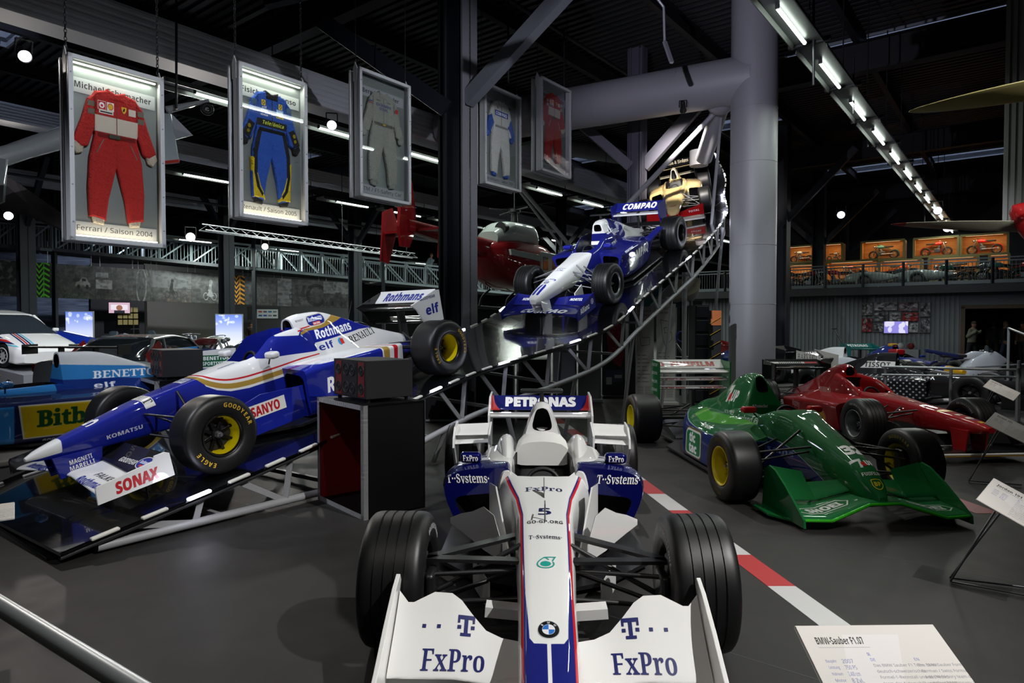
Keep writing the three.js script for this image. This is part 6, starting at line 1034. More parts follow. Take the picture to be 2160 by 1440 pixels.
// ---- racing suits in hanging glass cases
const fabricBump = noiseTex(256, (u, v) => { const q = 0.5 * nB(u, v) + 0.4 * nA(u, v) + 0.12 * (Math.abs(Math.sin(v * Math.PI * 14)) < 0.12 ? -1 : 0) + 0.06 * (Math.abs(Math.sin(u * Math.PI * 12)) < 0.1 ? -1 : 0); const k = Math.max(0, Math.min(255, 150 * q + 60)); return [k, k, k]; }, [1.2, 1.2], false);
const cloth = (c) => new THREE.MeshStandardMaterial({ color: c, roughness: 0.85, bumpMap: fabricBump, bumpScale: 0.04 });
const suitCase = std(0xbcbebf, 0.45, 0.1), backPanel = std(0x737a77, 0.4, 0.25), stripM = std(0x8f9393, 0.6, 0.2);
function makeSuit(c) {
  const t = thing('racing_suit', c.label, 'racing suit', c.p, c.turn), E = (pts, d = 0.03) => extr(pts, d, 0.022).translate(0, 0, 0.022), mir = (p) => p.map(([x, y]) => [-x, y]).reverse();
  const torso = obj('jacket', E([[-0.09, 1.72], [-0.03, 1.69], [0.03, 1.69], [0.09, 1.72], [0.2, 1.69], [0.24, 1.62], [0.235, 1.45], [0.2, 1.2], [-0.2, 1.2], [-0.235, 1.45], [-0.24, 1.62], [-0.2, 1.69]]), c.main, t);
  const sl = [[-0.21, 1.675], [-0.27, 1.6], [-0.33, 1.38], [-0.42, 1.12], [-0.36, 1.07], [-0.31, 1.09], [-0.26, 1.25], [-0.215, 1.42]];
  obj('sleeve', E(sl), c.sleeve ?? c.main, t); obj('sleeve', E(mir(sl)), c.sleeve ?? c.main, t);
  const cuffs = [[-0.415, 1.115], [-0.355, 1.07], [-0.37, 1.0], [-0.4, 0.99], [-0.44, 1.05]];
  obj('cuff', E(cuffs, 0.02), c.cuff, t); obj('cuff', E(mir(cuffs), 0.02), c.cuff, t);
  const leg = [[0.005, 1.21], [-0.205, 1.21], [-0.26, 0.95], [-0.28, 0.6], [-0.27, 0.3], [-0.14, 0.27], [-0.11, 0.5], [-0.02, 0.88], [0.005, 0.9]];
  const legs = [obj('trouser_leg', E(leg), c.legs ?? c.main, t), obj('trouser_leg', E(mir(leg)), c.legs ?? c.main, t)];
  const ank = [[-0.255, 0.31], [-0.15, 0.28], [-0.16, 0.22], [-0.23, 0.23]];
  obj('ankle_cuff', E(ank, 0.02), c.ankle ?? c.cuff, t); obj('ankle_cuff', E(mir(ank), 0.02), c.ankle ?? c.cuff, t);
  obj('belt', rbox(0.41, 0.055, 0.08, 0.02, 0, 1.215, 0.045), c.belt ?? c.main, t);
  obj('collar', E([[-0.08, 1.73], [-0.02, 1.7], [0.02, 1.7], [0.08, 1.73], [0.07, 1.66], [-0.07, 1.66]], 0.045), c.collar ?? c.main, t);
  obj('zip', box(0.008, 0.5, 0.004, 0, 1.45, 0.077), c.zip ?? M.dark, t);
  const patch = (key, w, h, draw, x, y, sw, sh, m = torso) => sticker(m, sheetB.put(key, w, h, draw), [x, y, 0.07], [0, 0, 1], [0, 1, 0], sw, sh, { mat: sheetB.matt, lift: 0.002 });
  c.dress?.(t, torso, legs, patch, E, mir);
  t.updateMatrix();
  return t;
}
function suitCaseAt(a, b, y0, w, h, c) {
  const turn = HALL + Math.PI / 2, p = hall(a, y0, b), t = thing('suit_display_case', c.label, 'display case', p, turn), f = 0.05, d = 0.13;
  obj('case_frame', [rbox(f, h, 0.045, 0.006, -w / 2 + f / 2, h / 2, 0), rbox(f, h, 0.045, 0.006, w / 2 - f / 2, h / 2, 0), rbox(w, f, 0.045, 0.006, 0, f / 2, 0), rbox(w, f, 0.045, 0.006, 0, h - f / 2, 0)], suitCase, t);
  obj('case_shell', [box(0.012, h - 0.02, d, -w / 2 + 0.012, h / 2, -d / 2), box(0.012, h - 0.02, d, w / 2 - 0.012, h / 2, -d / 2), box(w - 0.03, 0.012, d, 0, 0.012, -d / 2), box(w - 0.03, 0.012, d, 0, h - 0.012, -d / 2)], suitCase, t);
  obj('back_panel', box(w - 0.02, h - 0.02, 0.012, 0, h / 2, -d), backPanel, t);
  obj('rear_frame', [rbox(f, h, 0.04, 0.006, -w / 2 + f / 2, h / 2, -0.24), rbox(f, h, 0.04, 0.006, w / 2 - f / 2, h / 2, -0.24), rbox(w, f, 0.04, 0.006, 0, f / 2, -0.24), rbox(w, f, 0.04, 0.006, 0, h - f / 2, -0.24), box(w - 0.04, h - 0.04, 0.01, 0, h / 2, -0.21)], suitCase, t);
  obj('glass_pane', box(w - 2 * f + 0.01, h - 2 * f + 0.01, 0.004, 0, h / 2, 0.002), M.glass, t);
  for (const s of [-1, 1]) {
    obj('hanger_bracket', extr([[-0.05, 0], [0.05, 0], [0.05, 0.2], [0, 0.3], [-0.05, 0.2]], 0.012).rotateY(Math.PI / 2).translate(s * (w / 2 - 0.02) + (s < 0 ? -0.018 : 0.01), h - 0.2, -0.1), suitCase, t);
    const top = RY - 0.2 - y0, g = [], n = Math.round((top - h - 0.08) / 0.07);
    for (let i = 0; i < n; i++) g.push(new THREE.TorusGeometry(0.019, 0.005, 5, 10).scale(0.75, 1.35, 1).rotateY(i % 2 ? Math.PI / 2 : 0).translate(s * (w / 2 - 0.02), h + 0.1 + i * 0.07 * 0.72 / 0.72 * 0.62, -0.1));
    if (c.thin) obj('hanging_wire', rod([s * (w / 2 - 0.02), h + 0.08, -0.1], [s * (w / 2 - 0.02), top, -0.1], 0.006, 6), M.dark, t);
    else { const k = Math.ceil((top - h) / 0.045), gg = []; for (let i = 0; i < k; i++) gg.push(new THREE.TorusGeometry(0.02, 0.0055, 5, 10).scale(0.75, 1.35, 1).rotateY(i % 2 ? Math.PI / 2 : 0.2).translate(s * (w / 2 - 0.02), h + 0.09 + i * 0.043, -0.1)); const m = obj('hanging_chain', gg, std(0x2a2a2c, 0.4, 0.6), t); m.userData.kind = 'stuff'; }
    for (const q of [0.1, 0.3, 0.5, 0.7, 0.9]) obj('bolt', new THREE.CylinderGeometry(0.009, 0.009, 0.012, 8).rotateX(Math.PI / 2).translate(s * (w / 2 - f / 2), h * q, 0.024), M.steel, t);
  }
  const iw = w - 2 * f;
  for (const [txt, y, hh, th, wgt] of [[c.top, h - 0.29, 0.17, 0.095, 'bold'], [c.bottom, 0.16, 0.15, 0.085, 'normal']]) {
    const tw = Math.min(iw * 0.9, txt.length * 0.052), rect = sheetB.put('case' + txt, 420, 64, (g, W, H) => { g.fillStyle = c.strip ?? '#a3a6a6'; g.fillRect(0, 0, W, H); fitText(g, txt, W * 0.5 * (1 - tw / iw), H * 0.24, W * tw / iw, H * 0.52, { fill: '#26282a', weight: wgt, lower: true }); });
    const m = printMesh('name_strip', iw, hh, rect, sheetB.matt, t); m.position.set(0, y, -d + 0.016);
  }
  if (c.lit) for (const [y, dn, k] of [[h - 0.075, -1, 1], [0.075, 1, 0.3]]) {
    const col = dn < 0 ? 0xeff6e4 : 0xfff0d0;
    obj('case_light', box(iw - 0.04, 0.012, 0.03, 0, y + dn * -0.006, -0.06), new THREE.MeshStandardMaterial({ color: 0xffffff, emissive: col, emissiveIntensity: 4 }), t);
    const l = new THREE.RectAreaLight(col, 55 * c.lit * k, iw - 0.04, 0.03); l.position.set(0, y + dn * 0.004, -0.06); l.rotation.x = dn < 0 ? -Math.PI / 2 : Math.PI / 2; l.name = 'case_light_source'; t.add(l);
  }
  const off = V(0, 0, -d + 0.008).applyAxisAngle(V(0, 1, 0), turn);
  c.suit.p = V(p.x + off.x, p.y + (c.suit.dy ?? 0.03), p.z + off.z); c.suit.turn = turn;
  const s = makeSuit(c.suit); s.scale.set(c.suit.k ?? 1, c.suit.k ?? 1, 1);
}
const REDC = cloth(0xb0201c), CREAM = cloth(0xb8ae9a), BLUC = cloth(0x2350a4), YELC = cloth(0xc9b010), BLAC = cloth(0x131316), GRYC = cloth(0x85887e), WHTC = cloth(0xc6c6c0);
const redDress = (t, torso, legs, patch) => {
  patch('rv', 60, 60, (c) => { c.fillStyle = '#e4ded6'; c.fillRect(0, 0, 60, 60); c.fillStyle = '#b81c1c'; c.fillRect(3, 3, 54, 54); c.fillStyle = '#eee'; c.beginPath(); c.arc(30, 30, 20, 0, 7); c.fill(); c.fillStyle = '#c01c1c'; c.beginPath(); c.arc(30, 32, 9, 0, 7); c.fill(); }, -0.155, 1.555, 0.085, 0.1);
  patch('ry', 60, 60, (c) => { c.fillStyle = '#e4ded6'; c.fillRect(0, 0, 60, 60); c.fillStyle = '#d8a818'; c.beginPath(); c.arc(30, 30, 22, Math.PI * 0.9, Math.PI * 2.1); c.lineTo(40, 50); c.lineTo(20, 50); c.fill(); c.strokeStyle = '#c01c1c'; c.lineWidth = 4; c.stroke(); }, -0.065, 1.555, 0.075, 0.1);
  patch('rb', 100, 30, (c) => { c.fillStyle = '#dcd6cc'; c.fillRect(0, 0, 100, 30); c.fillStyle = '#222'; c.fillRect(8, 10, 84, 12); }, -0.11, 1.485, 0.15, 0.04);
  patch('rs', 60, 70, (c) => { c.fillStyle = '#a01a1a'; c.fillRect(0, 0, 60, 70); c.fillStyle = '#d8b018'; c.beginPath(); c.moveTo(6, 6); c.lineTo(54, 6); c.quadraticCurveTo(54, 50, 30, 66); c.quadraticCurveTo(6, 50, 6, 6); c.fill(); c.fillStyle = '#151515'; c.beginPath(); c.ellipse(30, 32, 8, 18, 0.4, 0, 7); c.fill(); }, 0.08, 1.55, 0.07, 0.09);
  patch('rw', 40, 40, (c) => { c.fillStyle = '#cfc6b6'; c.fillRect(0, 0, 40, 40); }, 0.17, 1.54, 0.08, 0.08);
  patch('rchest', 200, 90, (c) => { c.fillStyle = '#c6bcaa'; c.fillRect(0, 0, 200, 90); c.strokeStyle = '#9e9484'; c.lineWidth = 2; c.strokeRect(1, 1, 98, 88); }, 0.0, 1.345, 0.46, 0.19);
  obj('belt_badge', rbox(0.12, 0.05, 0.02, 0.008, -0.03, 1.215, 0.088), std(0x2c2c14, 0.6), t);
  for (const s of [-1, 1]) obj('pocket_piping', rod([s * 0.14, 1.17, 0.077], [s * 0.22, 1.0, 0.077], 0.006, 6), CREAM, t);
  for (const s of [-1, 1]) for (const y of [1.55, 1.46]) obj('sleeve_patch', box(0.07, 0.06, 0.004, s * 0.265, y, 0.076).rotateZ(0), CREAM, t);
};
suitCaseAt(-8.32, 3.29, 2.55, 1.02, 2.05, { label: 'tall aluminium case with a red racing suit, nearest of the hanging cases', top: 'Michael Schumacher', bottom: 'Ferrari / Saison 2004', lit: 1, suit: { label: 'red racing suit with a cream chest panel in the nearest lit case', main: REDC, cuff: CREAM, dress: redDress, zip: std(0x7a1614), dy: 0.02 } });
suitCaseAt(-7.97, 5.08, 3.0, 1.02, 1.98, { label: 'lit aluminium case holding the blue and yellow racing suit', top: 'Fisichella/Alonso', bottom: 'Renault / Saison 2005', lit: 0.8, strip: '#b6b9b4', suit: { label: 'blue racing suit with yellow and black lower legs, second case from left', main: BLUC, cuff: BLAC, ankle: BLAC, belt: BLAC, legs: BLUC, collar: BLAC, k: 0.97, dress: (t, torso, legs, patch, E, mir) => {
  const lo = [[-0.285, 0.8], [-0.265, 0.3], [-0.13, 0.28], [-0.15, 0.37], [-0.19, 0.45], [-0.235, 0.62], [-0.26, 0.8]], st = [[-0.2, 1.19], [-0.17, 1.19], [-0.235, 0.9], [-0.24, 0.6], [-0.2, 0.42], [-0.15, 0.34], [-0.16, 0.31], [-0.23, 0.42], [-0.27, 0.62], [-0.26, 0.92]], gl = [[-0.34, 1.3], [-0.42, 1.12], [-0.35, 1.07], [-0.27, 1.26]];
  for (const f of [(q) => q, mir]) { obj('yellow_panel', E(f(lo), 0.033), YELC, t); obj('black_stripe', E(f(st), 0.036), BLAC, t); obj('black_forearm', E(f(gl), 0.034), BLAC, t); obj('sleeve_spot', new THREE.SphereGeometry(0.024, 10, 8).scale(1, 1.2, 0.3).translate(f === mir ? 0.345 : -0.345, 1.22, 0.08), YELC, t); obj('sleeve_spot', new THREE.SphereGeometry(0.022, 10, 8).scale(1, 1.2, 0.3).translate(f === mir ? 0.36 : -0.36, 1.15, 0.08), YELC, t); }
  patch('tel', 220, 60, (c, w, h) => { c.fillStyle = '#101014'; c.fillRect(0, 0, w, h); fitText(c, 'Telefónica', 36, 10, 160, 40, { fill: '#c8d43a', italic: true, lower: true }); }, 0, 1.31, 0.46, 0.1);
  for (const x of [-0.13, 0.13]) patch('diam' + (x > 0), 50, 60, (c) => { c.fillStyle = '#d8b81a'; c.fillRect(0, 0, 50, 60); c.strokeStyle = '#222'; c.lineWidth = 6; c.beginPath(); c.moveTo(25, 8); c.lineTo(40, 30); c.lineTo(25, 52); c.lineTo(10, 30); c.closePath(); c.stroke(); }, x, 1.58, 0.06, 0.075);
  patch('f1', 100, 120, (c) => { c.fillStyle = '#dfe4ea'; fitText(c, 'elf', 20, 4, 60, 24, { fill: '#e6e6ea' }); c.fillRect(6, 40, 88, 26); fitText(c, 'hp', 20, 44, 60, 18, { fill: '#333' }); fitText(c, 'MICHELIN', 4, 84, 92, 18, { fill: '#e6e6ea' }); }, -0.12, 1.46, 0.12, 0.16);
  patch('f2', 100, 120, (c) => { c.fillStyle = '#9cc0e4'; c.fillRect(8, 4, 84, 56); fitText(c, 'i·2A', 16, 16, 68, 30, { fill: '#f2f6fa' }); c.fillStyle = '#d8b81a'; c.fillRect(6, 72, 88, 22); fitText(c, 'RENAULT', 12, 76, 76, 14, { fill: '#222' }); }, 0.12, 1.46, 0.13, 0.16);
  for (const s of [-1, 1]) obj('sleeve_patch', box(0.075, 0.07, 0.004, s * 0.265, 1.56, 0.076), cloth(0x7fa6cc), t);
} } });
suitCaseAt(-8.28, 7.31, 3.64, 1.09, 2.01, { label: 'unlit case with the pale grey racing suit, left of the dark column', top: 'Bernd Mayländer', bottom: 'DTM / F1-Safety Car', thin: true, strip: '#8b9092', suit: { label: 'pale grey racing suit with blue lettering in the third case', main: GRYC, cuff: GRYC, zip: std(0x666660), k: 0.99, dress: (t, torso, legs, patch) => {
  patch('esch', 200, 90, (c) => { fitText(c, 'ESCHMANN', 10, 8, 180, 32, { fill: '#26347e' }); fitText(c, 'STAHL', 50, 50, 100, 32, { fill: '#26347e' }); }, 0, 1.5, 0.36, 0.13);
  patch('gsm', 100, 40, (c) => { fitText(c, 'DMSB', 10, 8, 80, 24, { fill: '#3a3a3c' }); }, -0.12, 1.6, 0.1, 0.04); patch('gsm2', 100, 40, (c) => { fitText(c, 'AMG', 10, 8, 80, 24, { fill: '#3a3a3c' }); }, 0.11, 1.6, 0.1, 0.04);
  obj('belt_flag', box(0.06, 0.03, 0.004, 0, 1.215, 0.088), std(0xb08a20), t); obj('red_sleeve_patch', box(0.06, 0.07, 0.004, 0.28, 1.5, 0.077), std(0xa82a24), t);
  for (const [i, col] of [[0, 0x2e3a8a], [1, 0xa03030]]) obj('sleeve_stripe', box(0.07, 0.018, 0.004, -0.28, 1.55 - i * 0.03, 0.077), std(col), t);
} } });
suitCaseAt(-8.42, 10.56, 4.39, 1.18, 1.98, { label: 'unlit case with the white racing suit, right of the dark column', top: 'Ralf Schumacher', bottom: 'BMW-Williams / Saison 2001', thin: true, strip: '#8b8f92', suit: { label: 'white racing suit with blue forearms and blue ankles in the fourth case', main: WHTC, cuff: BLUC, ankle: BLUC, k: 0.99, dress: (t, torso, legs, patch, E, mir) => {
  const gl = [[-0.31, 1.42], [-0.335, 1.38], [-0.425, 1.12], [-0.35, 1.06], [-0.25, 1.27]]; for (const f of [(q) => q, mir]) obj('blue_forearm', E(f(gl), 0.034), BLUC, t);
  patch('cmp', 200, 60, (c, w, h) => { c.fillStyle = '#24409a'; c.fillRect(0, 0, w, h); fitText(c, 'COMPAQ', 14, 12, 172, 36, {}); }, 0, 1.48, 0.42, 0.11);
  patch('bmr', 60, 60, (c) => { c.fillStyle = '#16181c'; c.beginPath(); c.arc(30, 30, 26, 0, 7); c.fill(); c.fillStyle = '#cfd4da'; c.beginPath(); c.arc(30, 30, 15, 0, 7); c.fill(); c.fillStyle = '#2a60b0'; c.fillRect(20, 20, 10, 10); c.fillRect(30, 30, 10, 10); }, -0.12, 1.6, 0.06, 0.06);
} } });
suitCaseAt(-8.13, 12.05, 4.88, 1.16, 1.98, { label: 'highest unlit case with a red suit, in front of the big duct', top: 'Rubens Barrichello', bottom: 'Ferrari / Saison 2004/05', thin: true, strip: '#85898c', suit: { label: 'red racing suit with cream chest in the highest and farthest case', main: cloth(0xa52420), cuff: CREAM, dress: redDress, k: 0.99 } });

// ---- pedestals with loudspeaker boxes
const diaTex = noiseTex(64, (u, v) => { const a = ((u * 4) % 1), b = ((v * 4) % 1), k = (Math.floor(u * 4) + Math.floor(v * 4)) % 2, d = k ? Math.abs(a - b) : Math.abs(a + b - 1), on = d < 0.2 && a > 0.15 && a < 0.85 ? 1 : 0; const g = 110 + on * 130; return [g, g, g]; }, [1, 1], false);
const coneM = std(0x060607, 0.6);
const tread = new THREE.MeshStandardMaterial({ color: 0xa4a4a4, roughness: 0.32, metalness: 0.35, bumpMap: diaTex, bumpScale: 0.004 });
diaTex.repeat.set(6, 6);
function pedestal(p, turn, label, slabel) {
  const t = thing('pedestal', label, 'pedestal', p, turn), w = 0.88, h = 0.95, d = 0.6, e = 0.04, blk = new THREE.MeshPhysicalMaterial({ color: 0x060607, roughness: 0.5, specularIntensity: 0.3 });
  obj('outer_case', [box(0.018, h, d, -w / 2 + 0.009, h / 2, 0), box(0.018, h, d, w / 2 - 0.009, h / 2, 0), box(w, 0.018, d, 0, h - 0.009, 0), box(w, 0.018, d, 0, 0.009, 0), box(w, h, 0.018, 0, h / 2, -d / 2 + 0.009)], blk, t);
  obj('red_lining', [box(0.006, h - 0.04, d - 0.04, -w / 2 + 0.022, h / 2, 0.01), box(0.006, h - 0.04, d - 0.04, w / 2 - 0.022, h / 2, 0.01), box(w - 0.04, h - 0.04, 0.006, 0, h / 2, -d / 2 + 0.022)], std(0x7c0d10, 0.55), t);
  for (const s of [-1, 1]) { obj('tread_plate_edge', box(e, h, 0.005, s * (w / 2 - e / 2), h / 2, d / 2 + 0.002), tread, t); obj('tread_plate_edge', box(0.005, h, e, s * (w / 2 + 0.002), h / 2, d / 2 - e / 2), tread, t); obj('tread_plate_edge', box(w, e, 0.005, 0, h / 2 + s * (h / 2 - e / 2), d / 2 + 0.002), tread, t); }
  const q = V(-0.02, h, -0.04).applyAxisAngle(V(0, 1, 0), turn).add(v3(p)), b = thing('speaker_box', slabel, 'loudspeaker', q, turn), W = 0.62, H = 0.33, D = 0.46;
  obj('cabinet', rbox(W, H, D, 0.006, 0, H / 2 + 0.03, 0), std(0x08080a, 0.8), b);
  for (const x of [-1, 1]) for (const z of [-1, 1]) obj('foot', new THREE.CylinderGeometry(0.018, 0.018, 0.03, 12).translate(x * (W / 2 - 0.04), 0.015, z * (D / 2 - 0.04)), M.black, b);
  const f = D / 2 + 0.002, cone = (x, y, r) => obj('speaker_cone', [new THREE.TorusGeometry(r, r * 0.1, 8, 28).translate(x, y, f + 0.003), new THREE.CircleGeometry(r, 28).translate(x, y, f + 0.0035), new THREE.SphereGeometry(r * 0.34, 16, 10).scale(1, 1, 0.35).translate(x, y, f + 0.004)], coneM, b);
  for (const x of [-0.2, 0.225]) { obj('red_panel', box(0.11, H - 0.03, 0.004, x, H / 2 + 0.03, f), std(0x5a090b, 0.6), b); cone(x, 0.27, 0.045); cone(x, 0.115, 0.045); }
  obj('grille_panel', box(0.27, H - 0.03, 0.004, 0.012, H / 2 + 0.03, f), std(0x0c0c0e, 0.6), b);
  for (const x of [-0.055, 0.06]) for (const y of [0.27, 0.115]) cone(x, y, 0.05);
}
pedestal([-1.79 + 0.44 * 0.65 + 0.29 * 0.76, 0, -6.09 + 0.44 * 0.76 - 0.29 * 0.65], -0.863, 'black open-front pedestal with tread plate edges, between the blue and white cars', 'black loudspeaker box with red panels on the right pedestal');
{ const F = at(330, 806, 7.75); pedestal([F.x - 0.44 * 0.65 + 0.29 * 0.76, 0, F.z - 0.44 * 0.76 - 0.29 * 0.65], -0.863, 'open pedestal with red lining behind the far front wheel of the blue car', 'black loudspeaker box with red panels on the left pedestal'); }
// ---- signs on wire stands
const wire = std(0x77797c, 0.3, 0.9);
function signText(c, w, h, title, pad) {
  c.fillStyle = '#cdc9c4'; c.fillRect(0, 0, w, h); c.fillStyle = '#d4d0cf'; c.beginPath(); c.moveTo(w * 0.3, h * 0.1); c.lineTo(w * 0.7, h * 0.1); c.lineTo(w * 0.5, h * 0.7); c.lineTo(w * 0.2, h * 0.5); c.fill();
  if (title) { fitText(c, title, w * 0.09, h * 0.12, w * 0.34, h * 0.075, { fill: '#1b1b1d' }); c.fillStyle = '#777'; c.fillRect(w * 0.09, h * 0.225, w * 0.36, 1.5); }
  const L = [['Baujahr', '2007'], ['Leistung', '750 PS'], ['Hubraum', '2.400 ccm'], ['Motor', '8 Zyl.']];
  L.forEach((q, i) => { fitText(c, q[0], w * 0.09, h * (0.34 + i * 0.06), w * 0.075, h * 0.038, { fill: '#6a6ea0', weight: 'normal', lower: true }); fitText(c, q[1], w * 0.2, h * (0.34 + i * 0.06), w * 0.08, h * 0.038, { fill: '#6a6ea0', weight: 'normal' }); });
  const de = ['DE', 'Das BMW Sauber F1 Team ist ein', 'deutsch-schweizerisches', 'Formel-1-Rennstall und das Werks-', 'team des Automobilherstellers BMW.', 'Es ist seit 2006 in der höchsten', 'Motorsportklasse vertreten und ging', 'aus dem früheren Sauber-Team her-', 'vor. Nach dem Ende der Saison 2009', 'wird sich BMW allerdings wieder aus', 'der Formel 1 zurückziehen.'], en = ['EN', 'The BMW Sauber Formula 1 team is a', 'German / Swiss Formula 1 racing team', 'and the factory team of the', 'automotive company BMW. It', 'competes in the most prestigious', 'motorsport series since 2006 and', 'originated from the former Sauber', 'team. However, at the end of the', '2009 season BMW will retire from', 'Formula 1 racing.'];
  for (const [T, x] of [[de, 0.4], [en, 0.7]]) T.forEach((s, i) => { c.font = `${Math.round(h * 0.036)}px sans-serif`; c.fillStyle = i ? '#76747c' : '#5a5ea8'; c.fillText(s, w * x, h * (0.36 + i * 0.055)); });
  fitText(c, 'DE', w * 0.4, h * 0.28, w * 0.02, h * 0.03, { fill: '#5a5ea8' });
}
function sign(p, ax, ay, w, h, rect, label, foot, mat = sheetB.matt) {       // plate with its long side along ax, its height along ay
  const t = thing('info_sign', label, 'information sign', p), z = ax.clone().cross(ay).normalize(), m = new THREE.Matrix4().makeBasis(ax, ay, z);
  obj('sign_plate', rbox(w, h, 0.008, 0.003).applyMatrix4(m), std(0xb8bab8, 0.35), t);
  const q = printMesh('sign_print', w - 0.004, h - 0.004, rect, mat, t); q.geometry.applyMatrix4(m).translate(...z.clone().multiplyScalar(0.0052).toArray());
  for (const s of foot) obj('wire_leg', polytube(s.map((k) => v3(k).clone().sub(v3(p))), 0.006), wire, t);
}
const tidy = (x, y) => { x.normalize(); y.addScaledVector(x, -x.dot(y)).normalize(); return [x, y]; };
{
  const rect = sheetB.put('sign1', 640, 520, (c, w, h) => signText(c, w, h, 'BMW-Sauber F1.07'));
  const TL = V(0.70, 0.872, -1.62), [x, y] = tidy(V(1, 0.01, 0), V(0.1, 0.1, -0.23)), w = 0.345, h = 0.29, c = TL.clone().addScaledVector(x, w / 2).addScaledVector(y, -h / 2);
  sign(c, x, y, w, h, rect, 'large white information sign with title and text at the bottom right corner', [[[0.8, 0.8, -1.5], [0.8, 0.02, -1.45], [0.8, 0.02, -1.1]], [[0.95, 0.8, -1.5], [0.95, 0.02, -1.45], [0.95, 0.02, -1.1]]]);
  const r2 = sheetB.put('sign2', 200, 160, (c, w2, h2) => signText(c, w2, h2, 'Jordan 191'));
  const side = (px, py, D, label, s, yaw) => {
    const q = at(px, py, D), [ax, ay] = tidy(V(0.6, -0.42, 0.6), V(0.5, 0.5, -0.7)), c2 = q.clone().addScaledVector(ax, 0.2 * s).addScaledVector(ay, -0.12 * s), f = V(q.x - 0.18, 0.012, q.z - 0.1), g = V(0.35, 0, 0.25), top = c2.clone().addScaledVector(ax, -0.1 * s);
    sign(c2, ax, ay, 0.4 * s, 0.26 * s, r2, label, [[top, f, f.clone().add(g)], [top.clone().addScaledVector(ax, 0.03), f.clone().add(V(0.03, 0, -0.05)), f.clone().add(V(0.45, 0, 0.12))]]);
  };
  side(2094, 1010, 4.0, 'tilted clear information sign at the right edge, before the green car', 1, -0.9);
  side(2098, 870, 6.6, 'tilted information sign at the right edge, beside the red nose', 1, -0.8);
  side(2088, 800, 9.6, 'small tilted information sign behind the red car at right', 1, -0.8);
  const tip = at(31, 1094, 3.5), [ax, ay] = tidy(V(0.8, 0, -0.6), V(-0.6, 0.12, -0.8)); sign(tip.clone().addScaledVector(ax, -0.2).addScaledVector(ay, 0.13), ax, ay, 0.4, 0.26, r2, 'corner of a pale information sign at the left edge', [[tip.clone().addScaledVector(ax, -0.25), V(tip.x - 0.2, 0.012, tip.z + 0.4), V(tip.x + 0.03, 0.012, tip.z + 0.9)]]);
}
// ---- barrier rails
{
  const t = thing('barrier_rail', 'thick grey steel handrail crossing the bottom left corner', 'railing'), a = at(-260, 1118, 2.35), b = at(430, 1540, 1.28), tm = std(0x9a9fa2, 0.35, 0.35);
  obj('handrail', rod(a, b, 0.0235, 20), tm, t);
  for (const k of [0.03, 0.97]) { const q = a.clone().lerp(b, k); obj('rail_post', rod(q, V(q.x, 0.01, q.z), 0.02, 14), tm, t); }
  const f = thing('barrier_rail', 'pale tubular barrier behind the red and black cars at right', 'railing'), D = 11.8, P = (px, py, d = D) => at(px, py, d), m2 = std(0x8a8f92, 0.4, 0.5);
  for (const [p, q, r] of [[P(1860, 773, 12.2), P(2150, 780, 10.9), 0.024], [P(1860, 790, 12.2), P(2150, 795, 10.9), 0.02], [P(2040, 775, 14), P(2160, 768, 14), 0.02]]) obj('handrail', rod(p, q, r, 12), m2, f);
  for (const [px, d] of [[2147, 10.9], [2006, 11.5], [1868, 12.2]]) { const q = P(px, 776, d); obj('rail_post', rod(q, V(q.x, 0.01, q.z), 0.025, 12), m2, f); }
  const g = thing('barrier_rail', 'clear panelled barrier post at the right edge beside the doorway', 'railing'); const q = P(2128, 690, 13); obj('rail_post', rod(q, V(q.x, 0.01, q.z), 0.025, 12), m2, g); obj('rail_post', rod(P(2150, 760, 11), V(P(2150, 760, 11).x, 0, P(2150, 760, 11).z), 0.03, 12), m2, g); obj('handrail', rod(P(2128, 692, 13), P(2200, 720, 11), 0.02, 10), m2, g);
}
// ---- propellers at the right edge
function blade(t, a, b, w0, w1, mat, tipMat) {
  const A = v3(a), B = v3(b), d = B.clone().sub(A), up = V(0, 0.25, 1).normalize(), z = d.clone().normalize(), x = up.clone().addScaledVector(z, -up.dot(z)).normalize(), y = z.clone().cross(x), rings = [], sec = (k) => { const w = (k < 0.3 ? lerp(w0, w1, k / 0.3) : w1 * Math.sqrt(Math.max(0.02, 1 - ((k - 0.3) / 0.7) ** 3))), th = 0.16 * w, tw = 0.7 * (1 - k); return Array.from({ length: 14 }, (_, i) => { const q = i / 14 * 6.283, u = Math.cos(q) * w / 2, v = Math.sin(q) * th / 2 * (1 - 0.3 * Math.cos(q)); return A.clone().addScaledVector(d, k).addScaledVector(x, u * Math.cos(tw) - v * Math.sin(tw)).addScaledVector(y, u * Math.sin(tw) + v * Math.cos(tw)); }); };
  for (let i = 0; i <= 20; i++) rings.push(sec(i / 20 * 0.9));
  obj('propeller_blade', skin(rings), mat, t); obj('blade_tip', skin([0.9, 0.94, 0.97, 0.99, 1].map(sec)), tipMat, t);
}
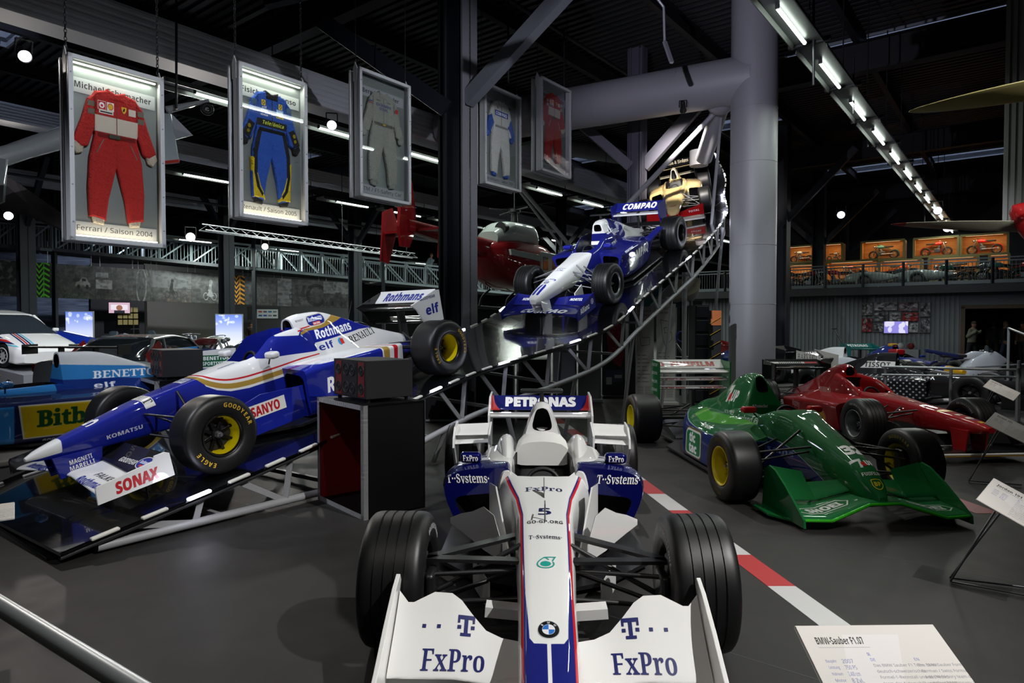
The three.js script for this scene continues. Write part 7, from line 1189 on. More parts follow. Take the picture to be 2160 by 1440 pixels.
{
  const D = 8.2, hub = at(2182, 478, D), t = thing('propeller', 'grey propeller with a red spinner and red blade tip at the right edge', 'propeller'), grey = std(0x9a9d8e, 0.4), red = gloss(0xa4141a);
  obj('spinner', new THREE.LatheGeometry([[0.001, 0.42], [0.09, 0.36], [0.17, 0.2], [0.2, 0], [0.2, -0.06]].map((q) => new THREE.Vector2(...q)), 32).applyMatrix4(new THREE.Matrix4().makeRotationZ(0.9)).translate(hub.x + 0.05, hub.y, hub.z), red, t);
  blade(t, hub, at(1880, 473, D + 0.4), 0.16, 0.17, grey, std(0x8a2a20, 0.4)); blade(t, hub, hub.clone().multiplyScalar(2).sub(at(1880, 473, D + 0.4)), 0.16, 0.17, grey, std(0x8a2a20, 0.4));
  obj('hanging_wire', rod(hub, V(hub.x, RY - 0.4, hub.z), 0.01, 6), M.dark, t);
  const h2 = at(2310, 165, 6.6), t2 = thing('propeller', 'olive yellow propeller blade reaching in from the upper right edge', 'propeller'), ol = std(0xb0aa72, 0.35);
  blade(t2, h2, at(1918, 235, 6.9), 0.2, 0.26, ol, ol); obj('propeller_hub', new THREE.SphereGeometry(0.16, 20, 14).translate(h2.x, h2.y, h2.z), ol, t2); obj('hanging_wire', rod(h2, V(h2.x, RY - 0.4, h2.z), 0.01, 6), M.dark, t2);
}
// ribbed cladding panel at the right edge
{ const p = at(2172, 200, 12), [a, , b] = toHall(p), g = []; for (let i = 0; i < 7; i++) g.push(hbox(a - 0.35 + i * 0.1, a - 0.29 + i * 0.1, 3.45, RY, b - 0.15, b - 0.1)); struct('ribbed_cladding', [hbox(a - 0.36, a + 0.4, 3.45, RY, b - 0.1, b + 0.3), ...g], std(0x8f918f, 0.55)); }
// yellow notice on the round column
{ const q = at(1618, 708, 13.9), t = thing('notice', 'small yellow notice with black lines on the round column', 'notice', q, 0.25); obj('notice_plate', box(0.17, 0.26, 0.006), std(0xb0921a, 0.6), t); for (let i = 0; i < 6; i++) obj('notice_line', box(0.11, 0.008, 0.002, 0, 0.08 - i * 0.034, 0.004), M.dark, t); }
// ================================================================ behind: walkway, banners, exhibits
const walkM = std(0x6f7b80, 0.5, 0.3);
{
  const H = 1.1, Y = (px, py, D) => at(px, py, D);
  const spans = [[Y(-90, 512, 26.4), Y(110, 527, 27.6), 3], [Y(117, 527, 27.7), Y(532, 567, 31), 6], [Y(538, 567, 31), Y(804, 592, 34.4), 6], [Y(811, 594, 34.5), Y(1090, 620, 39), 7]];
  spans.forEach(([p, q, n], i) => {
    const t = thing('walkway_span', ['first walkway span at the left edge behind the red suit case', 'walkway span with truss railing behind the red and blue suit cases', 'long walkway span of grey truss railing above the banners', 'farthest walkway span beside the dark column'][i], 'walkway', [0, 0, 0], 0), back = V(-1.6 * 0.79, 0, -1.6 * 0.613);
    obj('walkway_deck', bar(p.clone().addScaledVector(back, 0.5).add(V(0, 0.03, 0)), q.clone().addScaledVector(back, 0.5).add(V(0, 0.03, 0)), 1.6, 0.14), std(0x33363a, 0.7), t);
    for (const off of [0, 1]) {
      const P = (k, h) => p.clone().lerp(q, k).addScaledVector(back, off).add(V(0, h, 0));
      obj('bottom_chord', bar(P(0, 0), P(1, 0), 0.09, 0.12), walkM, t); obj('top_chord', bar(P(0, H), P(1, H), 0.09, 0.09), walkM, t);
      if (!off) obj('hand_rail', bar(P(0, H - 0.16), P(1, H - 0.16), 0.05, 0.05), walkM, t);
      for (let k = 0; k <= n; k++) { obj('rail_post', bar(P(k / n, 0), P(k / n, H), 0.09, 0.09), walkM, t); if (k < n) obj('diagonal_brace', bar(i < 2 ? P(k / n, 0) : P(k / n, H), i < 2 ? P((k + 1) / n, H) : P((k + 1) / n, 0), 0.06, 0.06), walkM, t); }
      if (!off) { const g = [], m = n * 9; for (let k = 1; k < m; k++) g.push(bar(P(k / m, 0.08), P(k / m, H - 0.16), 0.022, 0.022)); obj('railing_bars', g, walkM, t).userData.kind = 'stuff'; }
    }
  });
  for (const [px, y0, y1, D] of [[113, 470, 700, 27.7], [535, 470, 690, 31], [808, 455, 690, 34.4]]) { const a = at(px, y0, D); struct('walkway_column', bar(V(a.x, 0, a.z), V(a.x, RY - 0.5, a.z), 0.16, 0.16), frameM); }
  // lighting truss over it
  const a = at(420, 486, 21), b = at(870, 545, 27), g = [], T = thing('lighting_truss', 'slender silver lattice truss hung above the walkway railing', 'truss', [0, 0, 0]);
  const P = (k, x, y) => a.clone().lerp(b, k).add(V(x, y, 0));
  for (const [x, y] of [[0, 0], [0.2, 0.02], [0.1, 0.2]]) obj('truss_chord', rod(P(0, x, y), P(1, x, y), 0.022, 8), M.alu, T);
  for (let k = 0; k < 24; k++) g.push(rod(P(k / 24, 0, 0), P((k + 0.5) / 24, 0.1, 0.2), 0.01, 6), rod(P((k + 0.5) / 24, 0.1, 0.2), P((k + 1) / 24, 0.2, 0.02), 0.01, 6));
  obj('truss_lattice', g, M.alu, T).userData.kind = 'stuff';
  for (const k of [0.1, 0.6, 0.95]) obj('hanging_wire', rod(P(k, 0.1, 0.2), V(P(k, 0.1, 0).x, RY - 0.5, P(k, 0.1, 0).z), 0.012, 6), M.dark, T);
}
// printed banners hung below the walkway
function photoPrint(key, draw, w = 200, h = 110) {
  return sheetB.put(key, w, h, (c) => { const g = c.createLinearGradient(0, 0, 0, h); g.addColorStop(0, '#5c5c60'); g.addColorStop(0.6, '#3c3c3f'); g.addColorStop(1, '#252526'); c.fillStyle = g; c.fillRect(0, 0, w, h); for (let i = 0; i < 260; i++) { const q = rr(30, 120) | 0; c.fillStyle = `rgba(${q},${q},${q},0.22)`; c.beginPath(); c.ellipse(rr(0, w), rr(0, h), rr(2, 18), rr(2, 10), 0, 0, 7); c.fill(); } draw(c, w, h); for (let i = 0; i < 200 && !key.includes('tread'); i++) { const q = rr(10, 110) | 0; c.fillStyle = `rgba(${q},${q},${q},0.2)`; c.beginPath(); c.ellipse(rr(0, w), rr(0, h), rr(2, 14), rr(2, 8), 0, 0, 7); c.fill(); } });
}
const treadPrint = (col) => (c, w, h) => { c.fillStyle = '#141416'; c.fillRect(0, 0, w, h); c.strokeStyle = col; c.lineWidth = 7; for (let y = -20; y < h + 20; y += 17) { c.beginPath(); c.moveTo(0, y + 10); c.lineTo(w * 0.3, y); c.lineTo(w * 0.5, y + 18); c.lineTo(w * 0.7, y); c.lineTo(w, y + 10); c.stroke(); } c.fillStyle = col; c.fillRect(w * 0.25, 0, 7, h); c.fillRect(w * 0.7, 0, 7, h); };
const carShape = (c, x, y, k, col) => { c.fillStyle = col; c.beginPath(); [[-30, 6], [-28, -6], [-12, -10], [-2, -22], [18, -22], [28, -8], [36, -4], [36, 8]].forEach(([a, b], i) => i ? c.lineTo(x + a * k, y + b * k) : c.moveTo(x + a * k, y + b * k)); c.fill(); c.fillStyle = '#18181a'; for (const a of [-16, 22]) { c.beginPath(); c.arc(x + a * k, y + 8 * k, 7 * k, 0, 7); c.fill(); } c.fillStyle = '#2c2c30'; c.fillRect(x - 2 * k, y - 19 * k, 18 * k, 9 * k); };
const bikeShape = (c, x, y, k, col) => { c.strokeStyle = col; c.lineWidth = 2.4 * k; for (const a of [-16, 16]) { c.beginPath(); c.arc(x + a * k, y, 9 * k, 0, 7); c.stroke(); } c.fillStyle = col; c.beginPath(); [[-14, -2], [-4, -14], [8, -14], [16, -2], [2, 2]].forEach(([a, b], i) => i ? c.lineTo(x + a * k, y + b * k) : c.moveTo(x + a * k, y + b * k)); c.fill(); c.beginPath(); [[-8, -14], [-2, -34], [8, -34], [6, -14]].forEach(([a, b], i) => i ? c.lineTo(x + a * k, y + b * k) : c.moveTo(x + a * k, y + b * k)); c.fill(); c.beginPath(); c.arc(x + 4 * k, y - 38 * k, 6 * k, 0, 7); c.fill(); };
const dust = (c, w, h, col) => { for (let i = 0; i < 150; i++) { c.fillStyle = col; c.globalAlpha = 0.35; c.fillRect(rr(w * 0.2, w), h - Math.abs(rr(0, 1) * rr(0, 1)) * h * 0.6, rr(1, 4), rr(1, 4)); } c.globalAlpha = 1; };
[
  [-60, 60, 'forest', 'dark forest photo banner at the left edge under the walkway', (c, w, h) => { c.fillStyle = '#151517'; for (let i = 0; i < 40; i++) { c.beginPath(); c.ellipse(rr(90, w), rr(0, h), rr(6, 22), rr(6, 16), 0, 0, 7); c.fill(); } }],
  [60, 105, 'greentread', 'bright green tyre tread banner', treadPrint('#4fae1c')],
  [105, 202, 'rally1', 'grey photo banner of a white rally car in dust with green specks', (c, w, h) => { carShape(c, 140, 62, 1, '#8a8a8c'); dust(c, w, h, '#5aa83a'); }],
  [202, 288, 'rally2', 'photo banner with a rally car front, right of the green specked banner', (c, w, h) => { c.fillStyle = '#8c8c90'; c.fillRect(0, 20, 60, 16); c.fillRect(0, 44, 80, 30); c.fillStyle = '#222'; c.fillRect(6, 76, 60, 20); dust(c, w, h, '#a05a38'); }],
  [288, 322, 'wheelphoto', 'narrow banner with a big wheel photo', (c, w, h) => { c.strokeStyle = '#77777a'; c.lineWidth = 10; c.beginPath(); c.arc(60, 56, 60, 0, 7); c.stroke(); }],
  [322, 404, 'cross1', 'banner with a dark motocross rider and orange leaves', (c, w, h) => { c.fillStyle = '#5c5c60'; c.fillRect(0, 0, w, 60); bikeShape(c, 95, 84, 1.3, '#161618'); dust(c, w, h, '#b06030'); }],
  [404, 481, 'cross2', 'banner with a pale motocross rider left of the orange tread', (c, w, h) => bikeShape(c, 100, 84, 1.4, '#88888c')],
  [481, 516, 'orangetread', 'orange tyre tread banner', treadPrint('#b87a1a')],
  [516, 585, 'three', 'banner with three motocross riders right of the orange tread', (c, w, h) => { for (const x of [40, 100, 150]) bikeShape(c, x, 78, 1, '#3c3c40'); dust(c, w, h, '#a0784a'); }],
  [585, 682, 'pack', 'banner with a crowd of riders and a big tyre', (c, w, h) => { c.fillStyle = '#85878c'; c.fillRect(0, 0, 60, h); for (const x of [80, 110, 135]) bikeShape(c, x, 70, 1.1, '#2a2a2e'); c.strokeStyle = '#1c1c1e'; c.lineWidth = 14; c.beginPath(); c.arc(170, 60, 40, 0, 7); c.stroke(); }],
  [682, 742, 'oldcar', 'rightmost banner with an old sports car beside the dark post', (c, w, h) => { c.fillStyle = '#7a7c80'; c.fillRect(0, 0, w, 50); carShape(c, 90, 80, 1.6, '#303034'); }],
].forEach(([x0, x1, key, label, draw]) => {
  const yT = (x) => 548 + x * 0.0655, yB = (x) => 624 + x * 0.0355, D = (x) => 26.6 + x * 0.0095, P = [[x0, yB], [x1, yB], [x1, yT], [x0, yT]].map(([x, f]) => at(x, f(x), D(x)));
  const t = thing('photo_banner', label, 'banner', [0, 0, 0], 0, undefined), rect = photoPrint(key, draw), g = new THREE.BufferGeometry(), z = P[1].clone().sub(P[0]).cross(P[3].clone().sub(P[0])).normalize().multiplyScalar(0.02);
  const q = [P[0], P[1], P[2], P[0], P[2], P[3]], uv = [[0, 0], [1, 0], [1, 1], [0, 0], [1, 1], [0, 1]];
  g.setAttribute('position', new THREE.Float32BufferAttribute(q.flatMap((p) => p.clone().addScaledVector(z, 1.1).toArray()), 3)); g.setAttribute('uv', new THREE.Float32BufferAttribute(uv.flatMap(([u, v]) => [rect[0] + u * rect[2], rect[1] + v * rect[3]]), 2)); g.computeVertexNormals();
  obj('banner_print', g, sheetB.matt, t);
  obj('banner_board', skin([P, P.map((p) => p.clone().add(z))]), M.dark, t);
  for (const k of [0.1, 0.9]) { const p = P[3].clone().lerp(P[2], k); obj('hanging_wire', rod(p, p.clone().add(V(0, 0.9, 0)), 0.012, 6), M.alu, t); }
});
// exhibition walls and screens on the left
function board(p0, p1, y0, y1, t, mat, name = 'partition_wall') { return struct(name, bar(V(p0.x, (y0 + y1) / 2, p0.z), V(p1.x, (y0 + y1) / 2, p1.z), t, y1 - y0), mat); }
const seaTex = noiseTex(128, (u, v) => { const k = nB(u * 0.3, v) * 0.6 + nA(u, v) * 0.4; return [62 + 60 * k, 72 + 64 * k, 92 + 70 * k]; }, [1, 3]);
board(at(-160, 600, 34), at(192, 600, 36), 0, 5.4, 0.2, new THREE.MeshStandardMaterial({ map: seaTex, roughness: 0.7 }), 'graphic_wall');
board(at(192, 600, 35.6), at(305, 600, 36.5), 0, 4.9, 0.3, std(0x15181e, 0.6));
board(at(305, 600, 38), at(460, 600, 39.5), 0, 5.2, 0.2, std(0x6e6c66, 0.8));
board(at(440, 600, 41), at(760, 600, 45), 0, 5.2, 0.2, std(0x4c4d50, 0.8));
const screenMat = (key, draw, k, w = 120, h = 140) => { const tex = canvasTex(w, h, draw); return new THREE.MeshStandardMaterial({ color: 0x050505, emissive: 0xffffff, emissiveMap: tex, emissiveIntensity: k, roughness: 0.3 }); };
function lightBox(px0, px1, yT, D, hgt, label, mat, name = 'light_box_screen', cat = 'light box', y0 = 0) {
  const a = at(px0, 690, D), b = at(px1, 690, D), w = a.distanceTo(b), c = a.clone().lerp(b, 0.5), t = thing(name, label, cat, [c.x, y0, c.z], Math.atan2(-c.x, -c.z) * 0.6);
  obj('screen_frame', rbox(w, hgt, 0.18, 0.01, 0, hgt / 2, -0.1), std(0x8a8c90, 0.5), t);
  const m = obj('screen_panel', new THREE.PlaneGeometry(w * 0.96, hgt * 0.97).translate(0, hgt / 2, 0.002), mat, t);
  const l = new THREE.RectAreaLight(0xdfe6ff, 2.2, w * 0.95, hgt * 0.9); l.position.set(0, hgt / 2, 0.03); l.rotation.y = Math.PI; l.name = 'screen_light'; t.add(l);
}
const skyDraw = (figure) => (c, w, h) => { const g = c.createLinearGradient(0, 0, 0, h); g.addColorStop(0, '#6a86dc'); g.addColorStop(0.35, '#c4cef4'); g.addColorStop(0.75, '#f6efd8'); g.addColorStop(1, '#d8b868'); c.fillStyle = g; c.fillRect(0, 0, w, h); c.fillStyle = 'rgba(255,255,255,0.5)'; for (let i = 0; i < 14; i++) { c.beginPath(); c.ellipse(rr(0, w), rr(0, h * 0.2), rr(3, 11), rr(2, 5), 0, 0, 7); c.fill(); } if (figure) { c.fillStyle = '#2a2c34'; c.beginPath(); c.arc(w * 0.5, h * 0.6, 9, 0, 7); c.fill(); c.beginPath(); c.moveTo(0, h); c.lineTo(w * 0.2, h * 0.7); c.lineTo(w * 0.5, h * 0.66); c.lineTo(w * 0.6, h * 0.82); c.lineTo(w * 0.5, h); c.fill(); } };
lightBox(142, 193, 655, 25, 2.12, 'tall glowing sky poster with a helmeted rider', screenMat('s1', skyDraw(true), 1.15));
lightBox(456, 510, 664, 24.5, 2.0, 'glowing sky poster left of the blue car roll hoop', screenMat('s2', skyDraw(false), 1.3));
lightBox(336, 381, 715, 21, 1.15, 'low glowing sky screen behind the silver coupe', screenMat('s3', skyDraw(false), 0.9));
{ const c = at(252, 649, 34.5), t = thing('television', 'wall television showing a person in a pink room', 'television', c, 0.45), w = 1.0; obj('screen_frame', rbox(w, 0.6, 0.06, 0.01), M.black, t);
  obj('screen_panel', new THREE.PlaneGeometry(w * 0.95, 0.55).translate(0, 0, 0.032), screenMat('tv', (q, W, H) => { q.fillStyle = '#d8b4c8'; q.fillRect(0, 0, W, H); q.fillStyle = '#ece4ee'; q.fillRect(W * 0.1, H * 0.2, W * 0.8, H * 0.5); q.fillStyle = '#a06a58'; q.beginPath(); q.arc(W / 2, H * 0.5, 18, 0, 7); q.fill(); q.fillStyle = '#22242e'; q.fillRect(W * 0.25, H * 0.75, W * 0.5, H * 0.25); }, 1.0, 120, 70), t); }
{ const c = at(270, 667, 34.8), t = thing('picture_grid', 'grid of twelve small yellow pictures under the television', 'pictures', c, 0.45); for (let i = 0; i < 4; i++) for (let j = 0; j < 3; j++) obj('picture', box(0.2, 0.26, 0.02, (i - 1.5) * 0.24, (1 - j) * 0.33 + 0.02, 0), std(j === 0 && i === 0 ? 0x9c4426 : 0x8f7f48, 0.6), t); }
{ const c = at(557, 660, 40), t = thing('info_board', 'dark info board with a white logo panel above the roll hoop', 'board', c, 0.3); obj('board_panel', box(1.9, 0.8, 0.05), std(0x14171c, 0.5), t); const r = sheetB.put('logos', 200, 90, (q, w, h) => { q.fillStyle = '#c8ccd0'; q.fillRect(0, 0, w, h); ['#b04038', '#5a5a60', '#3a6a9a', '#777', '#2a5a8a', '#2a5aa8', '#7a7a80', '#444'].forEach((k, i) => { q.fillStyle = k; q.fillRect(14 + (i % 4) * 46, 16 + Math.floor(i / 4) * 38, 34, 16); }); }); const m = printMesh('logo_panel', 1.2, 0.55, r, sheetB.matt, t); m.position.set(0.2, -0.05, 0.03); }
// far end wall on the right with the balcony
{
  const b = 32.6, corr = [], a0 = -11, a1 = -0.9;
  struct('wall_end', [hbox(-13, a1 - 1.1, 0, 2.9, b, b + 0.2), hbox(a1 - 1.1, 8, 2.3, 2.9, b, b + 0.2), hbox(1.6, 8, 0, 2.9, b, b + 0.2)], std(0x6f7378, 0.65));
  for (let a = -12.9; a < a1 - 1.2; a += 0.17) corr.push(hbox(a, a + 0.08, 0, 2.88, b - 0.03, b));
  const cm = obj('wall_ribs', corr, std(0x777b80, 0.6), scene.children.find((o) => o.name === 'wall_end')); cm.userData.kind = 'stuff';
  struct('door_1', [hbox(a1 - 1.15, a1 - 1.0, 0, 2.35, b - 0.06, b + 0.25), hbox(1.5, 1.65, 0, 2.35, b - 0.06, b + 0.25), hbox(a1 - 1.15, 1.65, 2.25, 2.4, b - 0.06, b + 0.25)], std(0x5a4632, 0.6));
  struct('wall_beyond', hbox(-13, 12, 0, 2.9, b + 7, b + 7.2), std(0x1a1414, 0.8));
  struct('balcony_slab', [hbox(-14, 12, 2.88, 3.2, 31.6, 41)], std(0x1a1d22, 0.6));
  struct('wall_upper', hbox(-14, 12, 3.2, RY, 40.2, 40.5), std(0x131417, 0.8));
  const rail = thing('balcony_railing', 'steel railing along the edge of the right balcony', 'railing'), rm = std(0x5c6266, 0.45, 0.4);
  for (const y of [4.2, 4.08]) obj('hand_rail', bar(hp(-13, y, 31.7), hp(11, y, 31.7), 0.05, 0.05), rm, rail);
  obj('kick_plate', hbox(-13, 11, 3.22, 3.36, 31.68, 31.7), rm, rail);
  const g = []; for (let a = -13; a <= 11; a += 1.5) obj('rail_post', bar(hp(a, 2.95, 31.66), hp(a, 4.2, 31.66), 0.07, 0.09), frameM, rail);
  for (let a = -12.9; a < 11; a += 0.125) g.push(bar(hp(a, 3.36, 31.7), hp(a, 4.08, 31.7), 0.014, 0.014));
  obj('railing_bars', g, rm, rail).userData.kind = 'stuff';
}
// ---------------------------------------------------------------- motorcycles
const tyreM = std(0x121213, 0.6);
function motorcycle(c) {
  const t = thing('motorcycle', c.label, 'motorcycle', c.p, c.turn, c.group), R = c.R ?? 0.3, wb = c.wb ?? 1.3, col = gloss(c.color), m2 = c.color2 ? gloss(c.color2) : col, ch = std(0x9a9ca0, 0.25, 0.9);
  for (const z of [wb / 2, -wb / 2]) { const w = obj('wheel', new THREE.TorusGeometry(R - (c.fat ?? 0.05), c.fat ?? 0.05, 10, 28).rotateY(Math.PI / 2).translate(0, R, z), tyreM, t); const s = []; for (let i = 0; i < 6; i++) s.push(rod([0, R, z], [0, R + Math.sin(i * 1.047) * (R - 0.06), z + Math.cos(i * 1.047) * (R - 0.06)], 0.008, 5)); s.push(new THREE.TorusGeometry(R - 0.09, 0.012, 6, 24).rotateY(Math.PI / 2).translate(0, R, z)); obj('spokes', s, ch, w); }
  obj('fork', [rod([0.08, R, wb / 2], [0.08, R + 0.55, wb / 2 - 0.22], 0.018, 8), rod([-0.08, R, wb / 2], [-0.08, R + 0.55, wb / 2 - 0.22], 0.018, 8)], ch, t);
  obj('handlebar', tube([[0.32, R + 0.6, wb / 2 - 0.36], [0.15, R + 0.62, wb / 2 - 0.24], [-0.15, R + 0.62, wb / 2 - 0.24], [-0.32, R + 0.6, wb / 2 - 0.36]], 0.014, 8), ch, t);
  obj('frame', [rod([0, R + 0.5, wb / 2 - 0.25], [0, R + 0.08, 0.05], 0.025, 8), rod([0, R + 0.5, wb / 2 - 0.25], [0, R + 0.36, -wb / 2 + 0.25], 0.025, 8), rod([0, R + 0.08, 0.05], [0, R, -wb / 2], 0.025, 8), rod([0, R + 0.36, -wb / 2 + 0.2], [0, R, -wb / 2], 0.02, 8)], m2, t);
  obj('engine', [rbox(0.24, 0.24, 0.32, 0.04, 0, R + 0.06, 0.06), new THREE.CylinderGeometry(0.09, 0.09, 0.26, 14).rotateX(0.4).translate(0, R + 0.24, 0.14)], std(0x55585c, 0.4, 0.7), t);
  obj('fuel_tank', loft([[wb / 2 - 0.25, [[-0.08, R + 0.42], [0.08, R + 0.42], [0.07, R + 0.58], [-0.07, R + 0.58]]], [0.1, [[-0.13, R + 0.38], [0.13, R + 0.38], [0.11, R + 0.6], [-0.11, R + 0.6]]], [-0.15, [[-0.08, R + 0.38], [0.08, R + 0.38], [0.06, R + 0.5], [-0.06, R + 0.5]]]], [0.3, 0.3, 0.45, 0.45], 0.08, alongZ), col, t);
  obj('seat', rbox(0.2, 0.09, 0.6, 0.04, 0, R + 0.47, -wb / 2 + 0.32), M.dark, t);
  obj('mudguard', [new THREE.TorusGeometry(R + 0.02, 0.03, 6, 14, 2.0).rotateY(Math.PI / 2).rotateX(-0.6).translate(0, R, -wb / 2), new THREE.TorusGeometry(R + 0.02, 0.025, 6, 12, 1.5).rotateY(Math.PI / 2).rotateX(-0.9).translate(0, R, wb / 2)], m2, t);
  obj('exhaust', rod([0.13, R + 0.02, 0.1], [0.15, R + 0.03, -wb / 2 - 0.1], 0.03, 10), ch, t);
  obj('headlamp', new THREE.SphereGeometry(0.075, 14, 10).translate(0, R + 0.5, wb / 2 - 0.08), ch, t);
  if (c.fairing) {
    obj('fairing', loft([[wb / 2 + 0.12, [[-0.06, R + 0.3], [0.06, R + 0.3], [0.05, R + 0.42], [-0.05, R + 0.42]]], [wb / 2 - 0.2, [[-0.24, R - 0.02], [0.24, R - 0.02], [0.18, R + 0.62], [-0.18, R + 0.62]]], [0, [[-0.26, R - 0.12], [0.26, R - 0.12], [0.2, R + 0.4], [-0.2, R + 0.4]]], [-0.2, [[-0.2, R - 0.1], [0.2, R - 0.1], [0.12, R + 0.2], [-0.12, R + 0.2]]]], [0.4, 0.4, 0.4, 0.4], 0.08, alongZ), col, t);
    obj('tail_fairing', loft([[-0.3, [[-0.13, R + 0.38], [0.13, R + 0.38], [0.1, R + 0.52], [-0.1, R + 0.52]]], [-wb / 2 - 0.35, [[-0.07, R + 0.56], [0.07, R + 0.56], [0.05, R + 0.66], [-0.05, R + 0.66]]]], [0.4, 0.4, 0.4, 0.4], 0.08, alongZ), m2, t);
    obj('windscreen', loft([[wb / 2 - 0.05, [[-0.1, R + 0.45], [0.1, R + 0.45], [0.08, R + 0.5], [-0.08, R + 0.5]]], [wb / 2 - 0.32, [[-0.16, R + 0.56], [0.16, R + 0.56], [0.12, R + 0.76], [-0.12, R + 0.76]]]], [0.4, 0.4, 0.4, 0.4], 0.08, alongZ), M.tinted, t);
  }
  return t;
}
{ const p = at(2045, 770, 17.5); motorcycle({ label: 'white and blue faired sport motorcycle near the doorway', p: [p.x, 0, p.z], turn: 1.3, R: 0.31, wb: 1.4, fat: 0.07, color: 0xb8bcc4, color2: 0x18204c, fairing: true }); }
// wooden niches with small motorcycles along the balcony
const woodTex = noiseTex(128, (u, v) => { const k = nA(u * 0.25, v) * 0.5 + nB(u * 0.1, v) * 0.5; return [150 + 50 * k, 100 + 40 * k, 48 + 22 * k]; }, [1, 1]), wood = new THREE.MeshStandardMaterial({ map: woodTex, roughness: 0.7 });
const nicheDefs = [[1660, 1714, 519, 553, 0x7f8a8c, 'grey moped'], [1738, 1776, 514, 549, 0x8a9694, 'pale moped beside a dark column'], [1816, 1906, 508, 546, 0x2c6a62, 'teal and dark moped pair'], [1927, 2020, 501, 540, 0xa01c14, 'red moped with pale engine'], [2026, 2125, 494, 536, 0xb01410, 'bright red moped, widest niche'], [1665, 1716, 558, 596, 0x3a3a40, 'dark moped, lower row left'], [1742, 1850, 551, 590, 0x6a2018, 'maroon moped, lower row second'], [1855, 1942, 548, 590, 0xc04414, 'orange moped, lower row'], [1958, 2062, 542, 590, 0x2a2c30, 'dark motorcycle, lower row'], [2086, 2128, 536, 585, 0xa83820, 'rust red moped, lower row right']];
nicheDefs.forEach(([x0, x1, y0, y1, col, q], i) => {
  const lower = i > 4, b = lower ? 35.6 : 36.6, mid = (x0 + x1) / 2, k = mid / 1391 - 1080 / 1391, D = (b + 0.0) / (0.613 * k + 0.79), W = (x1 - x0) / 1391 * D / (0.79 + 0.613 * k), c = at(mid, (y0 + y1) / 2, D), H = (y1 - y0) / 1391 * D, t = thing('wooden_niche', `wooden niche with a ${q}`, 'display niche', [c.x, c.y, c.z], HALL);
  const d = 0.7, th = 0.05;
  obj('niche_back', box(W, H, th, 0, 0, -d), wood, t); obj('niche_shell', [box(W, th, d, 0, H / 2, -d / 2), box(W, th, d, 0, -H / 2, -d / 2), box(th, H, d, -W / 2, 0, -d / 2), box(th, H, d, W / 2, 0, -d / 2)], wood, t);
  obj('niche_edge', [box(W + th, 0.09, 0.03, 0, H / 2, 0), box(W + th, 0.09, 0.03, 0, -H / 2, 0), box(0.09, H, 0.03, -W / 2, 0, 0), box(0.09, H, 0.03, W / 2, 0, 0)], std(0x77703f, 0.6), t);
  obj('niche_lamp', box(W * 0.8, 0.02, 0.04, 0, H / 2 - 0.035, -0.04), new THREE.MeshStandardMaterial({ color: 0xffffff, emissive: 0xffd9a0, emissiveIntensity: 3 }), t);
  const l = new THREE.RectAreaLight(0xffd6a0, 40, W * 0.8, 0.06); l.position.set(0, H / 2 - 0.05, -0.05); l.rotation.x = -Math.PI / 2 + 0.25; l.name = 'niche_lamp_light'; t.add(l);
  const f = V(0, -H / 2 + th / 2, -0.35).applyAxisAngle(V(0, 1, 0), HALL).add(c), s = motorcycle({ label: `${q} in a wooden niche`, p: f, turn: HALL + (i % 2 ? 1.45 : -1.6), R: 0.27, wb: 1.12, color: col, color2: i === 1 ? 0x9aa0a0 : col }), sc = Math.min(1, (H - 0.1) / 0.98, W / 1.85); s.scale.setScalar(sc);
});
// sidecars and machines standing behind the balcony railing
[[1672, 594, 33, 0x2c2e32, 'dark motorcycle', 0], [1705, 594, 33, 0x5c1a18, 'dark red motorcycle', 0], [1765, 596, 33, 0x8a1614, 'red motorcycle', 0], [1835, 598, 32.6, 0x8d9692, 'pale grey sidecar', 1], [1945, 598, 32.6, 0x838c8a, 'silver grey sidecar with chrome lamp', 1], [1890, 596, 34, 0x3c4042, 'black motorcycle between the sidecars', 0], [2005, 597, 33, 0x23483c, 'dark green motorcycle', 0], [2070, 597, 33, 0x2f2f33, 'black motorcycle', 0], [2110, 597, 32.8, 0x4a7a76, 'teal and white motorcycle', 0], [2160, 597, 32.8, 0x8c2a24, 'red motorcycle at the right edge', 0]].forEach(([px, py, b, col, q, side], i) => {
  const k = (px - 1080) / 1391, D = b / (0.613 * k + 0.79), c = at(px, py, D), p = [c.x, 3.2, c.z], lab = `${q} behind the balcony railing`;
  if (!side) return motorcycle({ label: lab, p, turn: HALL + (i % 2 ? 1.3 : -1.1), R: 0.3, color: col });
  const t = thing('sidecar', lab, 'sidecar', p, HALL + 1.45), m = gloss(col);
  obj('sidecar_body', loft([[1.1, [[-0.08, 0.42], [0.08, 0.42], [0.06, 0.52], [-0.06, 0.52]]], [0.5, [[-0.26, 0.26], [0.26, 0.26], [0.24, 0.66], [-0.24, 0.66]]], [-0.3, [[-0.32, 0.24], [0.32, 0.24], [0.3, 0.74], [-0.3, 0.74]]], [-1.0, [[-0.2, 0.3], [0.2, 0.3], [0.12, 0.6], [-0.12, 0.6]]]], [0.4, 0.4, 0.4, 0.4], 0.1, alongZ), m, t);
  obj('sidecar_wheel', new THREE.TorusGeometry(0.24, 0.06, 10, 24).rotateY(Math.PI / 2).translate(-0.4, 0.3, -0.1), tyreM, t); obj('wheel_guard', new THREE.TorusGeometry(0.32, 0.06, 8, 16, 2.6).rotateY(Math.PI / 2).rotateX(-0.3).translate(-0.4, 0.3, -0.1), m, t);
  obj('seat', rbox(0.4, 0.3, 0.3, 0.08, 0, 0.66, -0.3), M.dark, t); obj('windscreen', box(0.44, 0.22, 0.01, 0, 0.78, 0.25).rotateX(0), M.tinted, t);
});
